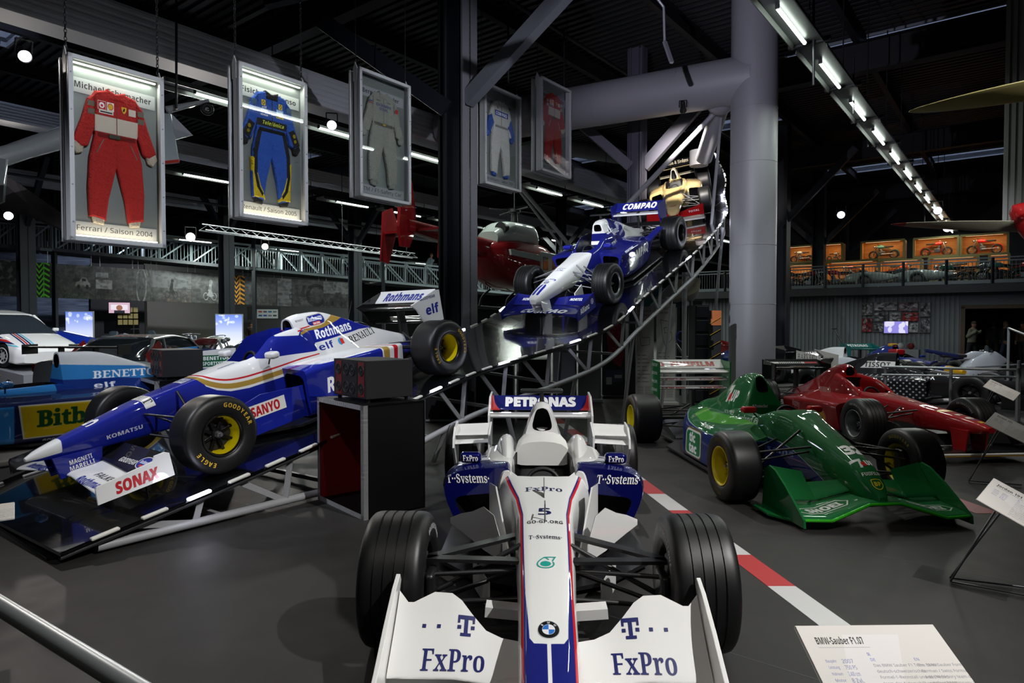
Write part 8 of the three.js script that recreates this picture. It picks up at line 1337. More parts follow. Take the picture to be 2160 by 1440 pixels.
// ---------------------------------------------------------------- saloon cars
function saloon(c) {                                               // x left, z forward, origin on the ground under the middle
  const t = thing('car', c.label, 'car', c.p, 0), m = gloss(c.color, { roughness: 0.28 }), k = c.len / 2, w = c.w / 2;
  t.rotation.set(c.pitch ?? 0, c.turn, 0, 'YXZ');
  const S = c.body.map(([z, yb, yt, f, tt]) => [z * k, [[-w * f, yb], [w * f, yb], [w * f, lerp(yb, yt, 0.62)], [w * f * (tt ?? 0.9), yt], [-w * f * (tt ?? 0.9), yt], [-w * f, lerp(yb, yt, 0.62)]]]), R = c.R ?? 0.32;
  const wells = c.axles.flatMap((z) => [-1, 1].map((s) => new THREE.CylinderGeometry(R + 0.05, R + 0.05, 0.5, 28).rotateZ(Math.PI / 2).translate(s * w, R, z * k)));
  const body = cut(loft(S, [0.15, 0.15, 0.3, 0.3, 0.3, 0.3], 0.12, alongZ), m, wells.map((q) => norm(q))); body.name = 'body'; t.add(body);
  const G = c.glass, gl = (o) => loft(G.map(([z, y, f]) => [z * k, [[-w * f - o, c.belt - 0.04], [w * f + o, c.belt - 0.04], [w * f * 0.84 + o, y + o], [-w * f * 0.84 - o, y + o]]]), [0.05, 0.05, 0.22, 0.22], 0.12, alongZ);
  obj('glasshouse', gl(0), M.tinted, t);
  const zr = G.slice(1, -1).map((g) => g[0] * k), yr = G[1][1];
  obj('roof', loft(G.slice(1, -1).map(([z, y, f]) => [z * k, [[-w * f * 0.85, y - 0.05], [w * f * 0.85, y - 0.05], [w * f * 0.8, y + 0.022], [-w * f * 0.8, y + 0.022]]]), [0.2, 0.2, 0.4, 0.4], 0.1, alongZ), m, t);
  for (const s of [-1, 1]) for (const [za, zb] of c.pillars) { const i = (z) => { let j = 0; while (j < G.length - 2 && !((G[j][0] - z) * (G[j + 1][0] - z) <= 0)) j++; return j; }; const top = yr + 0.0; obj('pillar', bar([s * (w * G[1][2] + 0.002), c.belt - 0.02, za * k], [s * (w * G[1][2] * 0.85), top - 0.02, zb * k], 0.03, 0.07, [1, 0, 0]), m, t); }
  for (const z of c.axles) for (const s of [-1, 1]) {
    const q = obj('tyre', new THREE.LatheGeometry([[0.2, -0.1], [R * 0.9, -0.105], [R, -0.08], [R, 0.08], [R * 0.9, 0.105], [0.2, 0.1]].map((p) => new THREE.Vector2(...p)), 32).rotateZ(Math.PI / 2).translate(s * (w - 0.13), R, z * k), tyreM, t);
    const g = [new THREE.TorusGeometry(0.205, 0.018, 8, 28).rotateY(Math.PI / 2).translate(s * (w - 0.035), R, z * k), new THREE.CylinderGeometry(0.2, 0.2, 0.02, 28).rotateZ(Math.PI / 2).translate(s * (w - 0.06), R, z * k)]; obj('wheel_disc', g, c.rim ?? M.alu, q);
    const h = []; for (let i = 0; i < 8; i++) h.push(new THREE.CylinderGeometry(0.028, 0.028, 0.012, 10).rotateZ(Math.PI / 2).translate(s * (w - 0.046), R + Math.sin(i * 0.785) * 0.13, z * k + Math.cos(i * 0.785) * 0.13)); obj('wheel_holes', h, M.black, q);
  }
  for (const s of [-1, 1]) { obj('head_lamp', rbox(0.34, 0.12, 0.05, 0.02, s * w * 0.66, c.lampY ?? 0.62, k * 0.965), c.headMat ?? M.chrome, t); obj('tail_lamp', rbox(0.34, 0.15, 0.06, 0.02, s * w * 0.72, c.tailY ?? 0.82, -k * 0.985), M.tail, t); obj('door_mirror', rbox(0.16, 0.1, 0.09, 0.03, s * (w + 0.06), c.belt + 0.02, 0.28 * k), m, t); obj('door_seam', box(0.004, 0.5, 0.008, s * (w * 0.985), 0.58, -0.12 * k), M.dark, t); }
  c.extra?.(t, body, m, w, k);
  return t;
}
const CP = at(0, 0, 1);
saloon({ label: 'silver touring race car with a black rear wing behind the pale blue car', p: [-7.75, 0, -14.3], turn: Math.PI - 0.12, len: 4.6, w: 1.82, color: 0x8f9498, belt: 0.92, axles: [0.6, -0.6], tailY: 0.82,
  body: [[1, 0.25, 0.6, 0.8], [0.9, 0.16, 0.72, 0.95], [0.55, 0.14, 0.86, 1], [0.2, 0.14, 0.93, 1], [-0.5, 0.14, 0.94, 1], [-0.9, 0.18, 0.98, 0.97], [-1, 0.25, 0.96, 0.88]], glass: [[0.38, 0.93, 0.93], [0.08, 1.34, 0.86], [-0.12, 1.39, 0.86], [-0.4, 1.34, 0.86], [-0.78, 0.97, 0.9]], pillars: [[0.3, 0.08], [-0.32, -0.3], [-0.6, -0.42]],
  extra: (t, body, m, w, k) => {
    const wing = obj('rear_wing', rbox(1.9, 0.03, 0.3, 0.01, 0, 1.2, -k * 0.95), M.carbon, t); for (const s of [-1, 1]) { obj('endplate', box(0.02, 0.18, 0.34, s * 0.95, 1.16, -k * 0.95), M.carbon, wing); obj('wing_support', box(0.03, 0.26, 0.12, s * 0.35, 1.06, -k * 0.93), M.carbon, wing); }
    for (const s of [-1, 1]) { obj('red_quarter', box(0.006, 0.3, 0.5, 0, 0, 0).applyMatrix4(new THREE.Matrix4().makeRotationX(-0.6)).translate(s * (w - 0.09), 1.04, -0.5 * k), gloss(0x9c1a1a), t); obj('red_stripe', box(0.006, 0.12, 1.4, s * w * 1.0, 0.5, 0.45 * k), gloss(0x9c1a1a), t); }
    const roof = t.children.find((q) => q.name === 'roof'); sticker(roof, sheetB.text('BOSCH', 160, 40, { fill: '#a03028' }), [0, 1.4, -0.3 * k], [0, 1, 0], [0, 0, 1], 0.9, 0.2, { mat: sheetB.matt });
    sticker(body, sheetB.text('CLK DTM', 140, 24, { fill: '#55585c' }), [0.2, 0.9, -k], [0, 0.2, -1], [0, 1, 0], 0.5, 0.06, { mat: sheetB.matt, depth: 0.3 }); sticker(body, sheetB.text('Mobil 1', 140, 36, { fill: '#222' }), [0.45, 0.5, -k], [0, 0, -1], [0, 1, 0], 0.5, 0.1, { mat: sheetB.matt, depth: 0.3 });
  } });
{
  const W = at(75, 742, 18.4), turn = 1.2, y0 = 0.5, dir = V(Math.sin(turn), 0, Math.cos(turn)), o = W.clone().addScaledVector(dir, -1.25).add(V(-0.85 * Math.cos(turn) * -1, 0, 0));
  const stripes = (t, body, m, w, k) => {
    const r = sheetB.put('martini', 400, 60, (c) => { ['#5fb4c8', '#1c2c5c', '#b82822', '#1c2c5c', '#5fb4c8'].forEach((q, i) => { c.fillStyle = q; c.fillRect(0, i * 12, 400, i === 2 ? 14 : 8); }); });
    sticker(body, r, [-w, 0.72, 0.1], [-1, 0, 0], [0, 1, 0.0], 3.4, 0.26, { mat: sheetB.mat, facing: 0.4, depth: 0.4 });
    sticker(body, sheetB.put('martiniHood', 160, 120, (c) => { c.translate(0, 20); c.rotate(0.2); ['#5fb4c8', '#1c2c5c', '#b82822', '#1c2c5c'].forEach((q, i) => { c.fillStyle = q; c.fillRect(-20, i * 18, 220, 12); }); }), [-0.4, 0.8, 1.3], [0, 1, 0.2], [1, 0, 0], 1.0, 0.5, { mat: sheetB.mat, depth: 0.4 });
    sticker(body, sheetB.text('100', 60, 40, { fill: '#444' }), [-w, 0.48, 0.6], [-1, 0, 0], [0, 1, 0], 0.4, 0.28, { mat: sheetB.mat, depth: 0.3 });
  };
  saloon({ label: 'white rally car with red and blue stripes tilted on a stand at the left edge', p: [o.x - 0.3, 0.62, o.z], turn, pitch: 0.12, len: 3.95, w: 1.8, color: 0xd8d6d2, belt: 0.9, axles: [0.62, -0.62], R: 0.31, rim: std(0xc4c4c0, 0.4, 0.2),
    body: [[1, 0.2, 0.5, 0.86], [0.92, 0.14, 0.62, 1], [0.6, 0.14, 0.8, 1.02], [0.3, 0.14, 0.9, 1], [-0.6, 0.14, 0.94, 1.02], [-1, 0.25, 0.92, 0.9]], glass: [[0.46, 0.9, 0.92], [0.02, 1.3, 0.8], [-0.3, 1.33, 0.8], [-0.5, 1.28, 0.8], [-0.85, 0.95, 0.88]], pillars: [[0.36, 0.04], [-0.2, -0.2], [-0.6, -0.5]], extra: stripes });
  const st = thing('car_stand', 'tilted grey stand with yellow stripes under the white rally car', 'stand', [o.x - 0.3, 0, o.z], turn), sg = loft([[-2.3, [[-1, 0.02], [1, 0.02], [1, 0.9], [-1, 0.9]]], [2.3, [[-1, 0.02], [1, 0.02], [1, 0.3], [-1, 0.3]]]], [0.02, 0.02, 0.02, 0.02], 1, alongZ); obj('stand_body', sg, std(0x6c6d70, 0.7), st);
  for (let i = 0; i < 4; i++) obj('yellow_chevron', bar([-1.003, 0.1, -1.6 + i * 0.9], [-1.003, 0.45 - i * 0.06, -1.3 + i * 0.9], 0.006, 0.25, [1, 0, 0]), std(0xb8942a, 0.6), st);
}
{ const p = at(556, 745, 19); saloon({ label: 'low silver sports car behind the cockpit of the blue and white car', p: [p.x, 0, p.z], turn: -0.5, len: 4.4, w: 1.8, color: 0x83878a, belt: 0.85, axles: [0.6, -0.6], body: [[1, 0.25, 0.55, 0.8], [0.85, 0.16, 0.72, 0.98], [0.3, 0.14, 0.86, 1], [-0.6, 0.14, 0.88, 1], [-1, 0.25, 0.84, 0.85]], glass: [[0.35, 0.86, 0.9], [0.05, 1.2, 0.82], [-0.2, 1.24, 0.82], [-0.4, 1.2, 0.82], [-0.8, 0.88, 0.86]], pillars: [[0.3, 0.05], [-0.3, -0.3], [-0.6, -0.42]] }); }
// long blue record craft
{ const p = at(155, 693, 22), t = thing('record_vehicle', 'long glossy blue streamlined record vehicle behind the rally car', 'vehicle', [p.x - 1.2, 0.5, p.z], 1.1);
  obj('hull', loft([[-3.6, [[-0.4, 0.2], [0.4, 0.2], [0.4, 0.9], [-0.4, 0.9]]], [0, [[-0.55, 0.1], [0.55, 0.1], [0.5, 1.0], [-0.5, 1.0]]], [2.2, [[-0.45, 0.2], [0.45, 0.2], [0.36, 0.8], [-0.36, 0.8]]], [4.2, [[-0.05, 0.4], [0.05, 0.4], [0.05, 0.5], [-0.05, 0.5]]]], [0.45, 0.45, 0.45, 0.45], 0.2, alongZ), gloss(0x10309c), t); obj('cradle', [box(0.9, 0.5, 0.12, 0, -0.2, 1.4), box(0.9, 0.5, 0.12, 0, -0.2, -1.8)], M.grey, t); }
// touring motorcycles near the low screen
[[245, 735, 20, 0x2c3036, 'dark touring motorcycle left of the low sky screen'], [305, 728, 22, 0x8a8c92, 'silver motorcycle with a tall screen near the sky poster'], [420, 726, 18, 0x5a1c1c, 'dark red loaded motorcycle behind the green letter panel'], [440, 722, 20, 0xb8b4aa, 'cream touring motorcycle right of the low sky screen'], [395, 730, 23, 0x16181c, 'black motorcycle beside the low sky screen']].forEach(([px, py, D, col, label], i) => { const p = at(px, py, D); motorcycle({ label, p: [p.x, 0.35, p.z], turn: 0.4 + i * 0.7, R: 0.31, wb: 1.4, fat: 0.065, color: col, fairing: i < 2 }); const b = thing('low_plinth', `black plinth under the ${label.split(' ').slice(0, 4).join(' ')}`, 'plinth', [p.x, 0, p.z], 0.4 + i * 0.7); obj('plinth_top', rbox(1.1, 0.35, 2.2, 0.01, 0, 0.175, 0), M.dark, b); });
// ---------------------------------------------------------------- the pale blue and navy car at the left edge
{
  const L = new Livery(1024, '#2f7fc0');
  L.poly('b', '#10204e', [[3, 0.36], [1.0, 0.42], [0.4, 0.5], [-0.2, 0.6], [-0.9, 0.62], [-1.9, 0.5], [-1.9, 0], [3, 0]]);
  L.poly('b', '#d4d6d6', [[0.4, 1.3], [0.1, 0.86], [-0.9, 0.80], [-1.9, 0.5], [-1.9, 1.3]]);
  L.poly('b', '#2f7fc0', [[0.1, 0.86], [-0.4, 0.83], [-1.0, 0.76], [-1.5, 0.62], [-1.2, 0.58], [0.1, 0.66]]);
  L.poly('b', '#10307c', [[0.1, 0.68], [-0.6, 0.67], [-1.4, 0.6], [-1.5, 0.4], [0.1, 0.4]]);
  L.text('b', 'BENETTON', -0.75, 0.72, 0.9, 0.09, { font: 'serif', slant: 0.2 }); L.text('b', 'elf', -0.42, 0.595, 0.26, 0.08, { lower: true }); L.text('b', 'ENERVIT', 0.75, 0.5, 0.36, 0.05, { slant: 0.2 });
  L.poly('p', '#0f1a44', [[1, 0.7], [1, 0], [-1.3, 0], [-1.3, 0.7]]); L.poly('p', '#2f7fc0', [[1, 0.46], [1, 0.08], [0.62, 0.08], [0.62, 0.47]]);
  L.poly('p', '#c8c4b4', [[0.585, 0.475], [0.545, 0.115], [-0.86, 0.13], [-0.9, 0.475]]); L.poly('p', '#c9a80e', [[0.565, 0.46], [0.53, 0.13], [-0.84, 0.145], [-0.88, 0.46]]);
  L.text('p', 'Bitburger', -0.13, 0.30, 1.1, 0.22, { fill: '#0f4420', font: 'serif', lower: true, fat: 6 }); L.text('p', 'GOODYEAR', 0.22, 0.085, 0.3, 0.035, {}); L.text('p', 'brembo', -0.12, 0.085, 0.24, 0.035, { lower: true });
  const nv = gloss(0x12265c), wb = gloss(0x2f7fc0);
  makeCar({ label: 'pale blue and navy racing car with a yellow side panel at the left edge', livery: L, pos: [-5.34, 0.3, -7.72], rot: [0, -0.64, 0],
    tub: [[2.55, 0.32, 0.26, 0.05, 0.06, 0.29, 0.04], [2.3, 0.4, 0.24, 0.09, 0.11, 0.32, 0.09], [1.6, 0.52, 0.22, 0.15, 0.18, 0.38, 0.15], [1.0, 0.58, 0.15, 0.2, 0.25, 0.42, 0.2], [0.5, 0.62, 0.08, 0.26, 0.31, 0.45, 0.27], [0.1, 0.64, 0.06, 0.27, 0.34, 0.46, 0.3], [-0.1, 0.62, 0.06, 0.24, 0.33, 0.46, 0.3]],
    cockpit: { plan: [[0.2, 0.6], [0.22, 0.3], [0.2, 0.05], [-0.2, 0.05], [-0.22, 0.3], [-0.2, 0.6]], y0: 0.3, steerZ: 0.5, steerY: 0.58, seatZ: 0.1, seatY: 0.62 },
    cover: [[0.0, 0.98, 0.5, 0.08, 0.13, 0.82, 0.26, 0.02], [-0.3, 0.98, 0.4, 0.08, 0.16, 0.78, 0.34, 0.02], [-0.9, 0.83, 0.3, 0.06, 0.15, 0.65, 0.34], [-1.6, 0.56, 0.2, 0.04, 0.09, 0.44, 0.18]], intake: [[0, 0.98], [0.07, 0.96], [0.1, 0.88], [0.06, 0.82], [0, 0.81], [-0.06, 0.82], [-0.1, 0.88], [-0.07, 0.96]],
    pod: [[0.95, [[0.25, 0.1], [0.6, 0.1], [0.62, 0.46], [0.25, 0.5]]], [0.62, [[0.25, 0.07], [0.68, 0.07], [0.7, 0.5], [0.25, 0.56]]], [-0.4, [[0.25, 0.06], [0.68, 0.06], [0.7, 0.5], [0.25, 0.58]]], [-1.1, [[0.18, 0.08], [0.5, 0.1], [0.52, 0.42], [0.18, 0.48]]]], podR: [0.1, 0.12, 0.14, 0.1], podIn: [[0.32, 0.16], [0.58, 0.16], [0.58, 0.42], [0.32, 0.45]],
    frontW: 1.95, rearW: 1.95, wf: WK.pf, wr: WK.pr, mirror: [0.4, 0.68, 0.6], fw: { mat: nv, x: 0.7, main: [[0, 2.5, 0.12, 0.3, 0.08, 0.03], [0.7, 2.5, 0.1, 0.3, 0.1, 0.03]], flaps: [], ep: [[2.55, 0.05], [2.5, 0.28], [1.95, 0.3], [1.95, 0.05]], pylon: [[2.45, 0.28], [2.4, 0.12], [2.2, 0.12], [2.2, 0.28]], px: 0.08 },
    rw: { mat: nv, x: 0.5, main: [-1.5, 0.8, 0.26, 0.1, 0.03], flaps: [{ s: [-1.74, 0.84, 0.2, 0.75, 0.014] }], ep: [[-1.4, 0.86], [-1.42, 0.46], [-1.95, 0.42], [-1.95, 1.0], [-1.5, 0.97]], epMat: wb, beam: null, support: [-1.7, 0.78] },
    extra: (S) => { const e = S.rep[0]; sticker(e, sheetB.put('bsp', 260, 260, (c) => { c.fillStyle = '#d4d6d6'; c.fillRect(0, 0, 260, 120); c.fillStyle = '#10307c'; c.fillRect(0, 120, 260, 140); c.fillStyle = '#0c5a38'; c.fillRect(30, 40, 200, 70); fitText(c, 'BENETTON', 40, 48, 180, 22, {}); fitText(c, 'SPORTSYSTEM', 36, 80, 188, 22, {}); }), [0.51, 0.72, -1.68], [1, 0, 0], [0, 1, 0], 0.55, 0.56, { mat: sheetB.mat }); } });
  const c = V(-5.34, 0, -7.72), t = thing('low_plinth', 'wide grey plinth with a beige rim under the pale blue car', 'plinth', [c.x, 0, c.z], -0.64); obj('plinth_top', rbox(2.3, 0.06, 5.4, 0.02, 0, 0.27, 0), std(0x77726a, 0.6), t); obj('plinth_base', rbox(2.2, 0.24, 5.3, 0.02, 0, 0.12, 0), std(0x5c5c5e, 0.6), t);
}
// ---------------------------------------------------------------- cars behind the red one
function backCar(c) {
  const m = gloss(c.color), S = makeCar({ label: c.label, livery: null, paint: c.paint ?? m, pos: c.pos, rot: [0, c.yaw, 0],
    tub: [[2.6, 0.42, 0.34, 0.05, 0.06, 0.38, 0.04], [2.3, 0.48, 0.3, 0.1, 0.12, 0.4, 0.1], [1.5, 0.58, 0.26, 0.16, 0.2, 0.43, 0.16], [1.0, 0.62, 0.14, 0.22, 0.27, 0.44, 0.22], [0.5, 0.68, 0.07, 0.27, 0.32, 0.46, 0.28], [0.1, 0.76, 0.06, 0.27, 0.34, 0.5, 0.3], [-0.1, 0.72, 0.06, 0.24, 0.33, 0.5, 0.3]],
    cockpit: { plan: [[0.2, 0.65], [0.22, 0.3], [0.2, 0.05], [-0.2, 0.05], [-0.22, 0.3], [-0.2, 0.65]], y0: 0.3, steerZ: 0.5, steerY: 0.6, seatZ: 0.1, seatY: 0.7 }, coverPaint: c.cover ? gloss(c.cover) : undefined,
    cover: [[0.0, 1.0, 0.5, 0.08, 0.12, 0.84, 0.24, 0.02], [-0.3, 0.99, 0.4, 0.08, 0.15, 0.78, 0.33, 0.02], [-0.9, 0.8, 0.3, 0.06, 0.15, 0.62, 0.34], [-1.6, 0.5, 0.2, 0.04, 0.08, 0.4, 0.16]], intake: [[0, 1.0], [0.07, 0.98], [0.1, 0.9], [0.06, 0.84], [0, 0.83], [-0.06, 0.84], [-0.1, 0.9], [-0.07, 0.98]],
    pod: [[0.7, [[0.25, 0.1], [0.6, 0.1], [0.66, 0.52], [0.25, 0.56]]], [-0.3, [[0.25, 0.06], [0.67, 0.06], [0.69, 0.5], [0.25, 0.58]]], [-1.05, [[0.18, 0.08], [0.5, 0.1], [0.54, 0.42], [0.18, 0.48]]]], podPaint: c.podPaint, podR: [0.1, 0.14, 0.2, 0.1], podIn: [[0.32, 0.16], [0.58, 0.16], [0.61, 0.47], [0.32, 0.5]],
    frontW: 1.9, rearW: 1.9, wf: WK.pf, wr: WK.pr, mirror: [0.4, 0.7, 0.6], fw: { mat: gloss(c.wing ?? c.color), x: 0.7, main: [[0, 2.45, 0.13, 0.3, 0.08, 0.03], [0.7, 2.5, 0.1, 0.3, 0.1, 0.03]], flaps: [], ep: [[2.55, 0.05], [2.5, 0.2], [1.95, 0.3], [1.95, 0.05]], pylon: [[2.45, 0.34], [2.4, 0.13], [2.2, 0.13], [2.2, 0.34]], px: 0.1 },
    rw: { mat: gloss(c.rear ?? c.color), x: 0.5, main: [-1.5, 0.82, 0.26, 0.1, 0.03], flaps: [{ s: [-1.74, 0.86, 0.2, 0.75, 0.014] }], ep: [[-1.4, 0.9], [-1.42, 0.5], [-1.95, 0.45], [-1.95, 1.02]], epMat: gloss(c.endplate ?? c.rear ?? c.color), support: [-1.7, 0.8] }, extra: c.extra });
  return S;
}
const chk = canvasTex(128, 64, (c) => { c.fillStyle = '#0b0b0d'; c.fillRect(0, 0, 128, 64); c.fillStyle = '#9a9a9c'; for (let y = 0; y < 8; y++) for (let x = 0; x < 16; x++) if ((x + y) % 2) { c.beginPath(); c.arc(x * 8 + 4, y * 8 + 4, 2.6, 0, 7); c.fill(); } }, [1, 1]);
const T2 = (m, s, w, h, p, d, u, sw, sh, o, so) => sticker(m, sheetB.text(s, w, h, o), p, d, u, sw, sh, { mat: sheetB.mat, ...so });
backCar({ label: 'black racing car with chequered flanks behind the red car', pos: [8.24, 0, -14.08], yaw: 0.75, color: 0x0b0b0d, endplate: 0x9a968c, podPaint: gloss(0xffffff, { map: chk }),
  extra: (S) => { for (const p of S.pods) { const q = p.geometry.attributes.position, uv = p.geometry.attributes.uv; for (let i = 0; i < q.count; i++) uv.setXY(i, q.getZ(i) * 1.1, q.getY(i) * 2.2); } T2(S.cover, 'TISSOT', 220, 50, [-0.25, 0.78, -0.35], [-1, 0.3, 0], [0.3, 1, 0], 0.7, 0.16, { fill: '#15161a', bg: '#b4b2ac', pad: 0.12 }); T2(S.tub, 'SONAX', 160, 40, [-0.3, 0.55, 0.55], [-1, 0.3, 0], [0.3, 1, 0], 0.5, 0.1, {}); T2(S.rep[1], 'HARVARD', 160, 50, [-0.51, 0.88, -1.7], [-1, 0, 0], [0, 1, 0], 0.5, 0.16, { fill: '#222', font: 'serif', bg: '#b8b4a8' }); T2(S.rfl[0], 'TISSOT', 200, 50, [0, 0.92, -1.83], [0, 0.7, 0.7], [0, 0.7, -0.7], 0.8, 0.14, { fill: '#9a9c9e' }); T2(S.tub, 'Mercedes Benz', 200, 30, [-0.3, 0.62, 1.1], [-1, 0.4, 0], [0.4, 1, 0], 0.7, 0.07, {}); } });
backCar({ label: 'white and silver racing car behind the black chequered car', pos: [8.9, 0, -17.6], yaw: 0.75, color: 0xb8babc, cover: 0xd8d8d6, rear: 0x101012,
  extra: (S) => { T2(S.cover, 'Mobil 1', 180, 44, [-0.2, 0.74, -0.5], [-1, 0.3, 0], [0.3, 1, 0], 0.62, 0.13, { fill: '#303236' }); for (const p of S.pods) p.material = M.gloveblack; obj('camera_mast', [rod([0, 0.98, 0.02], [0, 1.5, -0.3], 0.02), box(0.24, 0.02, 0.05, 0, 1.5, -0.3)], M.carbon, S.car); } });
backCar({ label: 'blue racing car with a yellow nose and yellow roll hoop near the doorway', pos: [11.4, 0, -19.6], yaw: 0.1, color: 0x10257c, cover: 0x10257c, rear: 0x0d6a66,
  extra: (S) => { T2(S.rfl[0], 'PETRONAS', 180, 40, [0, 0.92, -1.83], [0, 0.7, 0.7], [0, 0.7, -0.7], 0.8, 0.13, {}); obj('yellow_nose', bodyLoft([[2.63, 0.425, 0.335, 0.055, 0.068, 0.38, 0.045], [2.3, 0.487, 0.293, 0.107, 0.128, 0.4, 0.107], [2.1, 0.513, 0.283, 0.12, 0.145, 0.41, 0.12]]), gloss(0xc8981a), S.car); obj('yellow_hoop', rbox(0.22, 0.1, 0.2, 0.04, 0, 1.0, -0.12), gloss(0xc8981a), S.car); obj('red_headrest', rbox(0.3, 0.18, 0.4, 0.06, 0, 0.8, 0.05), gloss(0xa01018), S.car); } });
backCar({ label: 'blue racing car with a red rear wing, farthest left of the right hand group', pos: [8.7, 0, -23.4], yaw: 0.6, color: 0x122a6a, rear: 0x7c1218, cover: 0x122a7c,
  extra: (S) => { T2(S.rfl[0], 'SUISSE', 180, 40, [0, 0.92, -1.83], [0, 0.7, 0.7], [0, 0.7, -0.7], 0.8, 0.13, {}); obj('yellow_hoop', rbox(0.2, 0.08, 0.2, 0.03, 0, 0.94, -0.25), gloss(0xb88a18), S.car); } });
// ---------------------------------------------------------------- helicopter hung behind the dark column
{
  const p = at(1085, 556, 21.5), t = thing('helicopter', 'red and white rescue helicopter hung behind the dark column', 'helicopter', [p.x, p.y - 0.9, p.z], 2.6), red = gloss(0x8e1218), wh = gloss(0xb4bcb8);
  const sec = (w, y0, y1, f = 0.8) => [[-w * f, y0], [w * f, y0], [w, lerp(y0, y1, 0.45)], [w * f * 0.9, y1], [-w * f * 0.9, y1], [-w, lerp(y0, y1, 0.45)]], rs = [0.35, 0.35, 0.4, 0.4, 0.4, 0.4];
  obj('fuselage', loft([[-2.0, sec(0.3, 0.9, 1.3)], [-1.5, sec(0.72, 0.3, 1.5)], [-0.6, sec(0.85, 0.05, 1.62)], [0.8, sec(0.86, 0, 1.62)], [2.0, sec(0.7, 0.1, 1.3)], [2.6, sec(0.3, 0.3, 0.8)]], rs, 0.2, alongZ), red, t);
  for (const s of [-1, 1]) { obj('white_band', loft([[-1.4, [[s * 0.6, 1.02], [s * 0.74, 1.02], [s * 0.72, 1.2], [s * 0.6, 1.2]]], [0.2, [[s * 0.8, 0.95], [s * 0.875, 0.95], [s * 0.86, 1.15], [s * 0.8, 1.15]]]], [0.1, 0.1, 0.1, 0.1], 0.2, alongZ), wh, t); const d = obj('sliding_door', rbox(0.06, 1.05, 1.3, 0.05, s * 0.85, 0.75, 0.85), wh, t); for (const z of [0.5, 1.15]) obj('door_window', rbox(0.02, 0.42, 0.34, 0.05, s * 0.885, 0.9, z), M.tinted, d); obj('rear_door_window', rbox(0.5, 0.5, 0.04, 0.05, s * 0.3, 0.78, -1.56).rotateX(0), M.tinted, t); obj('skid', tube([[s * 0.9, -0.5, -1.2], [s * 0.9, -0.52, 0.8], [s * 0.9, -0.45, 1.6], [s * 0.9, -0.25, 1.9]], 0.05, 8), M.dark, t); for (const z of [-0.7, 0.9]) obj('skid_leg', tube([[s * 0.5, 0.05, z], [s * 0.8, -0.2, z], [s * 0.9, -0.5, z]], 0.04, 8), M.dark, t); }
  obj('windscreen', loft([[1.7, sec(0.66, 0.6, 1.38)], [2.35, sec(0.42, 0.5, 0.98)]], rs, 0.1, alongZ), M.tinted, t);
  obj('engine_cowling', loft([[-1.6, sec(0.4, 1.35, 1.75)], [-0.8, sec(0.62, 1.45, 2.15)], [0.5, sec(0.6, 1.5, 2.2)], [1.1, sec(0.3, 1.5, 1.75)]], rs, 0.15, alongZ), wh, t);
  obj('engine_intake', new THREE.CylinderGeometry(0.18, 0.2, 0.3, 20).rotateX(Math.PI / 2).translate(-0.3, 1.85, -1.2), M.dark, t);
  const mast = obj('rotor_mast', [new THREE.CylinderGeometry(0.09, 0.12, 0.5, 16).translate(0, 2.4, 0), new THREE.CylinderGeometry(0.2, 0.2, 0.1, 16).translate(0, 2.6, 0)], M.dark, t); for (let i = 0; i < 4; i++) { const a = i * 1.571 + 0.5; obj('rotor_arm', bar([0, 2.62, 0], [Math.cos(a) * 0.9, 2.6, Math.sin(a) * 0.9], 0.1, 0.03), M.dark, mast); }
  obj('tail_boom', loft([[-1.6, sec(0.34, 0.95, 1.5)], [-5.4, sec(0.16, 1.3, 1.62)]], rs, 0.3, alongZ), red, t);
  obj('tail_fin', sheetX([[-5.0, 1.5], [-5.2, 2.6], [-5.55, 2.7], [-5.7, 1.4], [-5.6, 0.9], [-5.3, 0.9]], 0, 0.09), red, t);
  for (const s of [-1, 1]) obj('tail_endplate', sheetX([[-4.6, 1.6], [-4.85, 2.05], [-5.2, 1.9], [-5.3, 0.6], [-5.0, 0.55]], s * 0.95, 0.05), red, t);
  obj('tailplane', box(1.95, 0.06, 0.45, 0, 1.35, -4.95), red, t);
  const tr = obj('tail_rotor', new THREE.CylinderGeometry(0.07, 0.07, 0.2, 12).rotateZ(Math.PI / 2).translate(0.14, 2.5, -5.4), M.dark, t); obj('tail_rotor_blade', bar([0.2, 1.9, -5.5], [0.2, 2.95, -5.25], 0.02, 0.14), wh, tr); obj('blade_tip', bar([0.2, 2.95, -5.25], [0.2, 3.25, -5.18], 0.02, 0.14), std(0xb02a18, 0.5), tr);
  sticker(t.children.find((o) => o.name === 'sliding_door'), sheetB.text('Rettungsflugwacht', 160, 24, { fill: '#902020' }), [-0.885, 0.4, 0.85], [-1, 0, 0], [0, 1, 0], 0.9, 0.1, { mat: sheetB.mat, depth: 0.02 });
  obj('hanging_wire', [rod([0, 2.6, 0], [0, RY - 0.6 - t.position.y, 0], 0.02, 6)], M.dark, t);
}
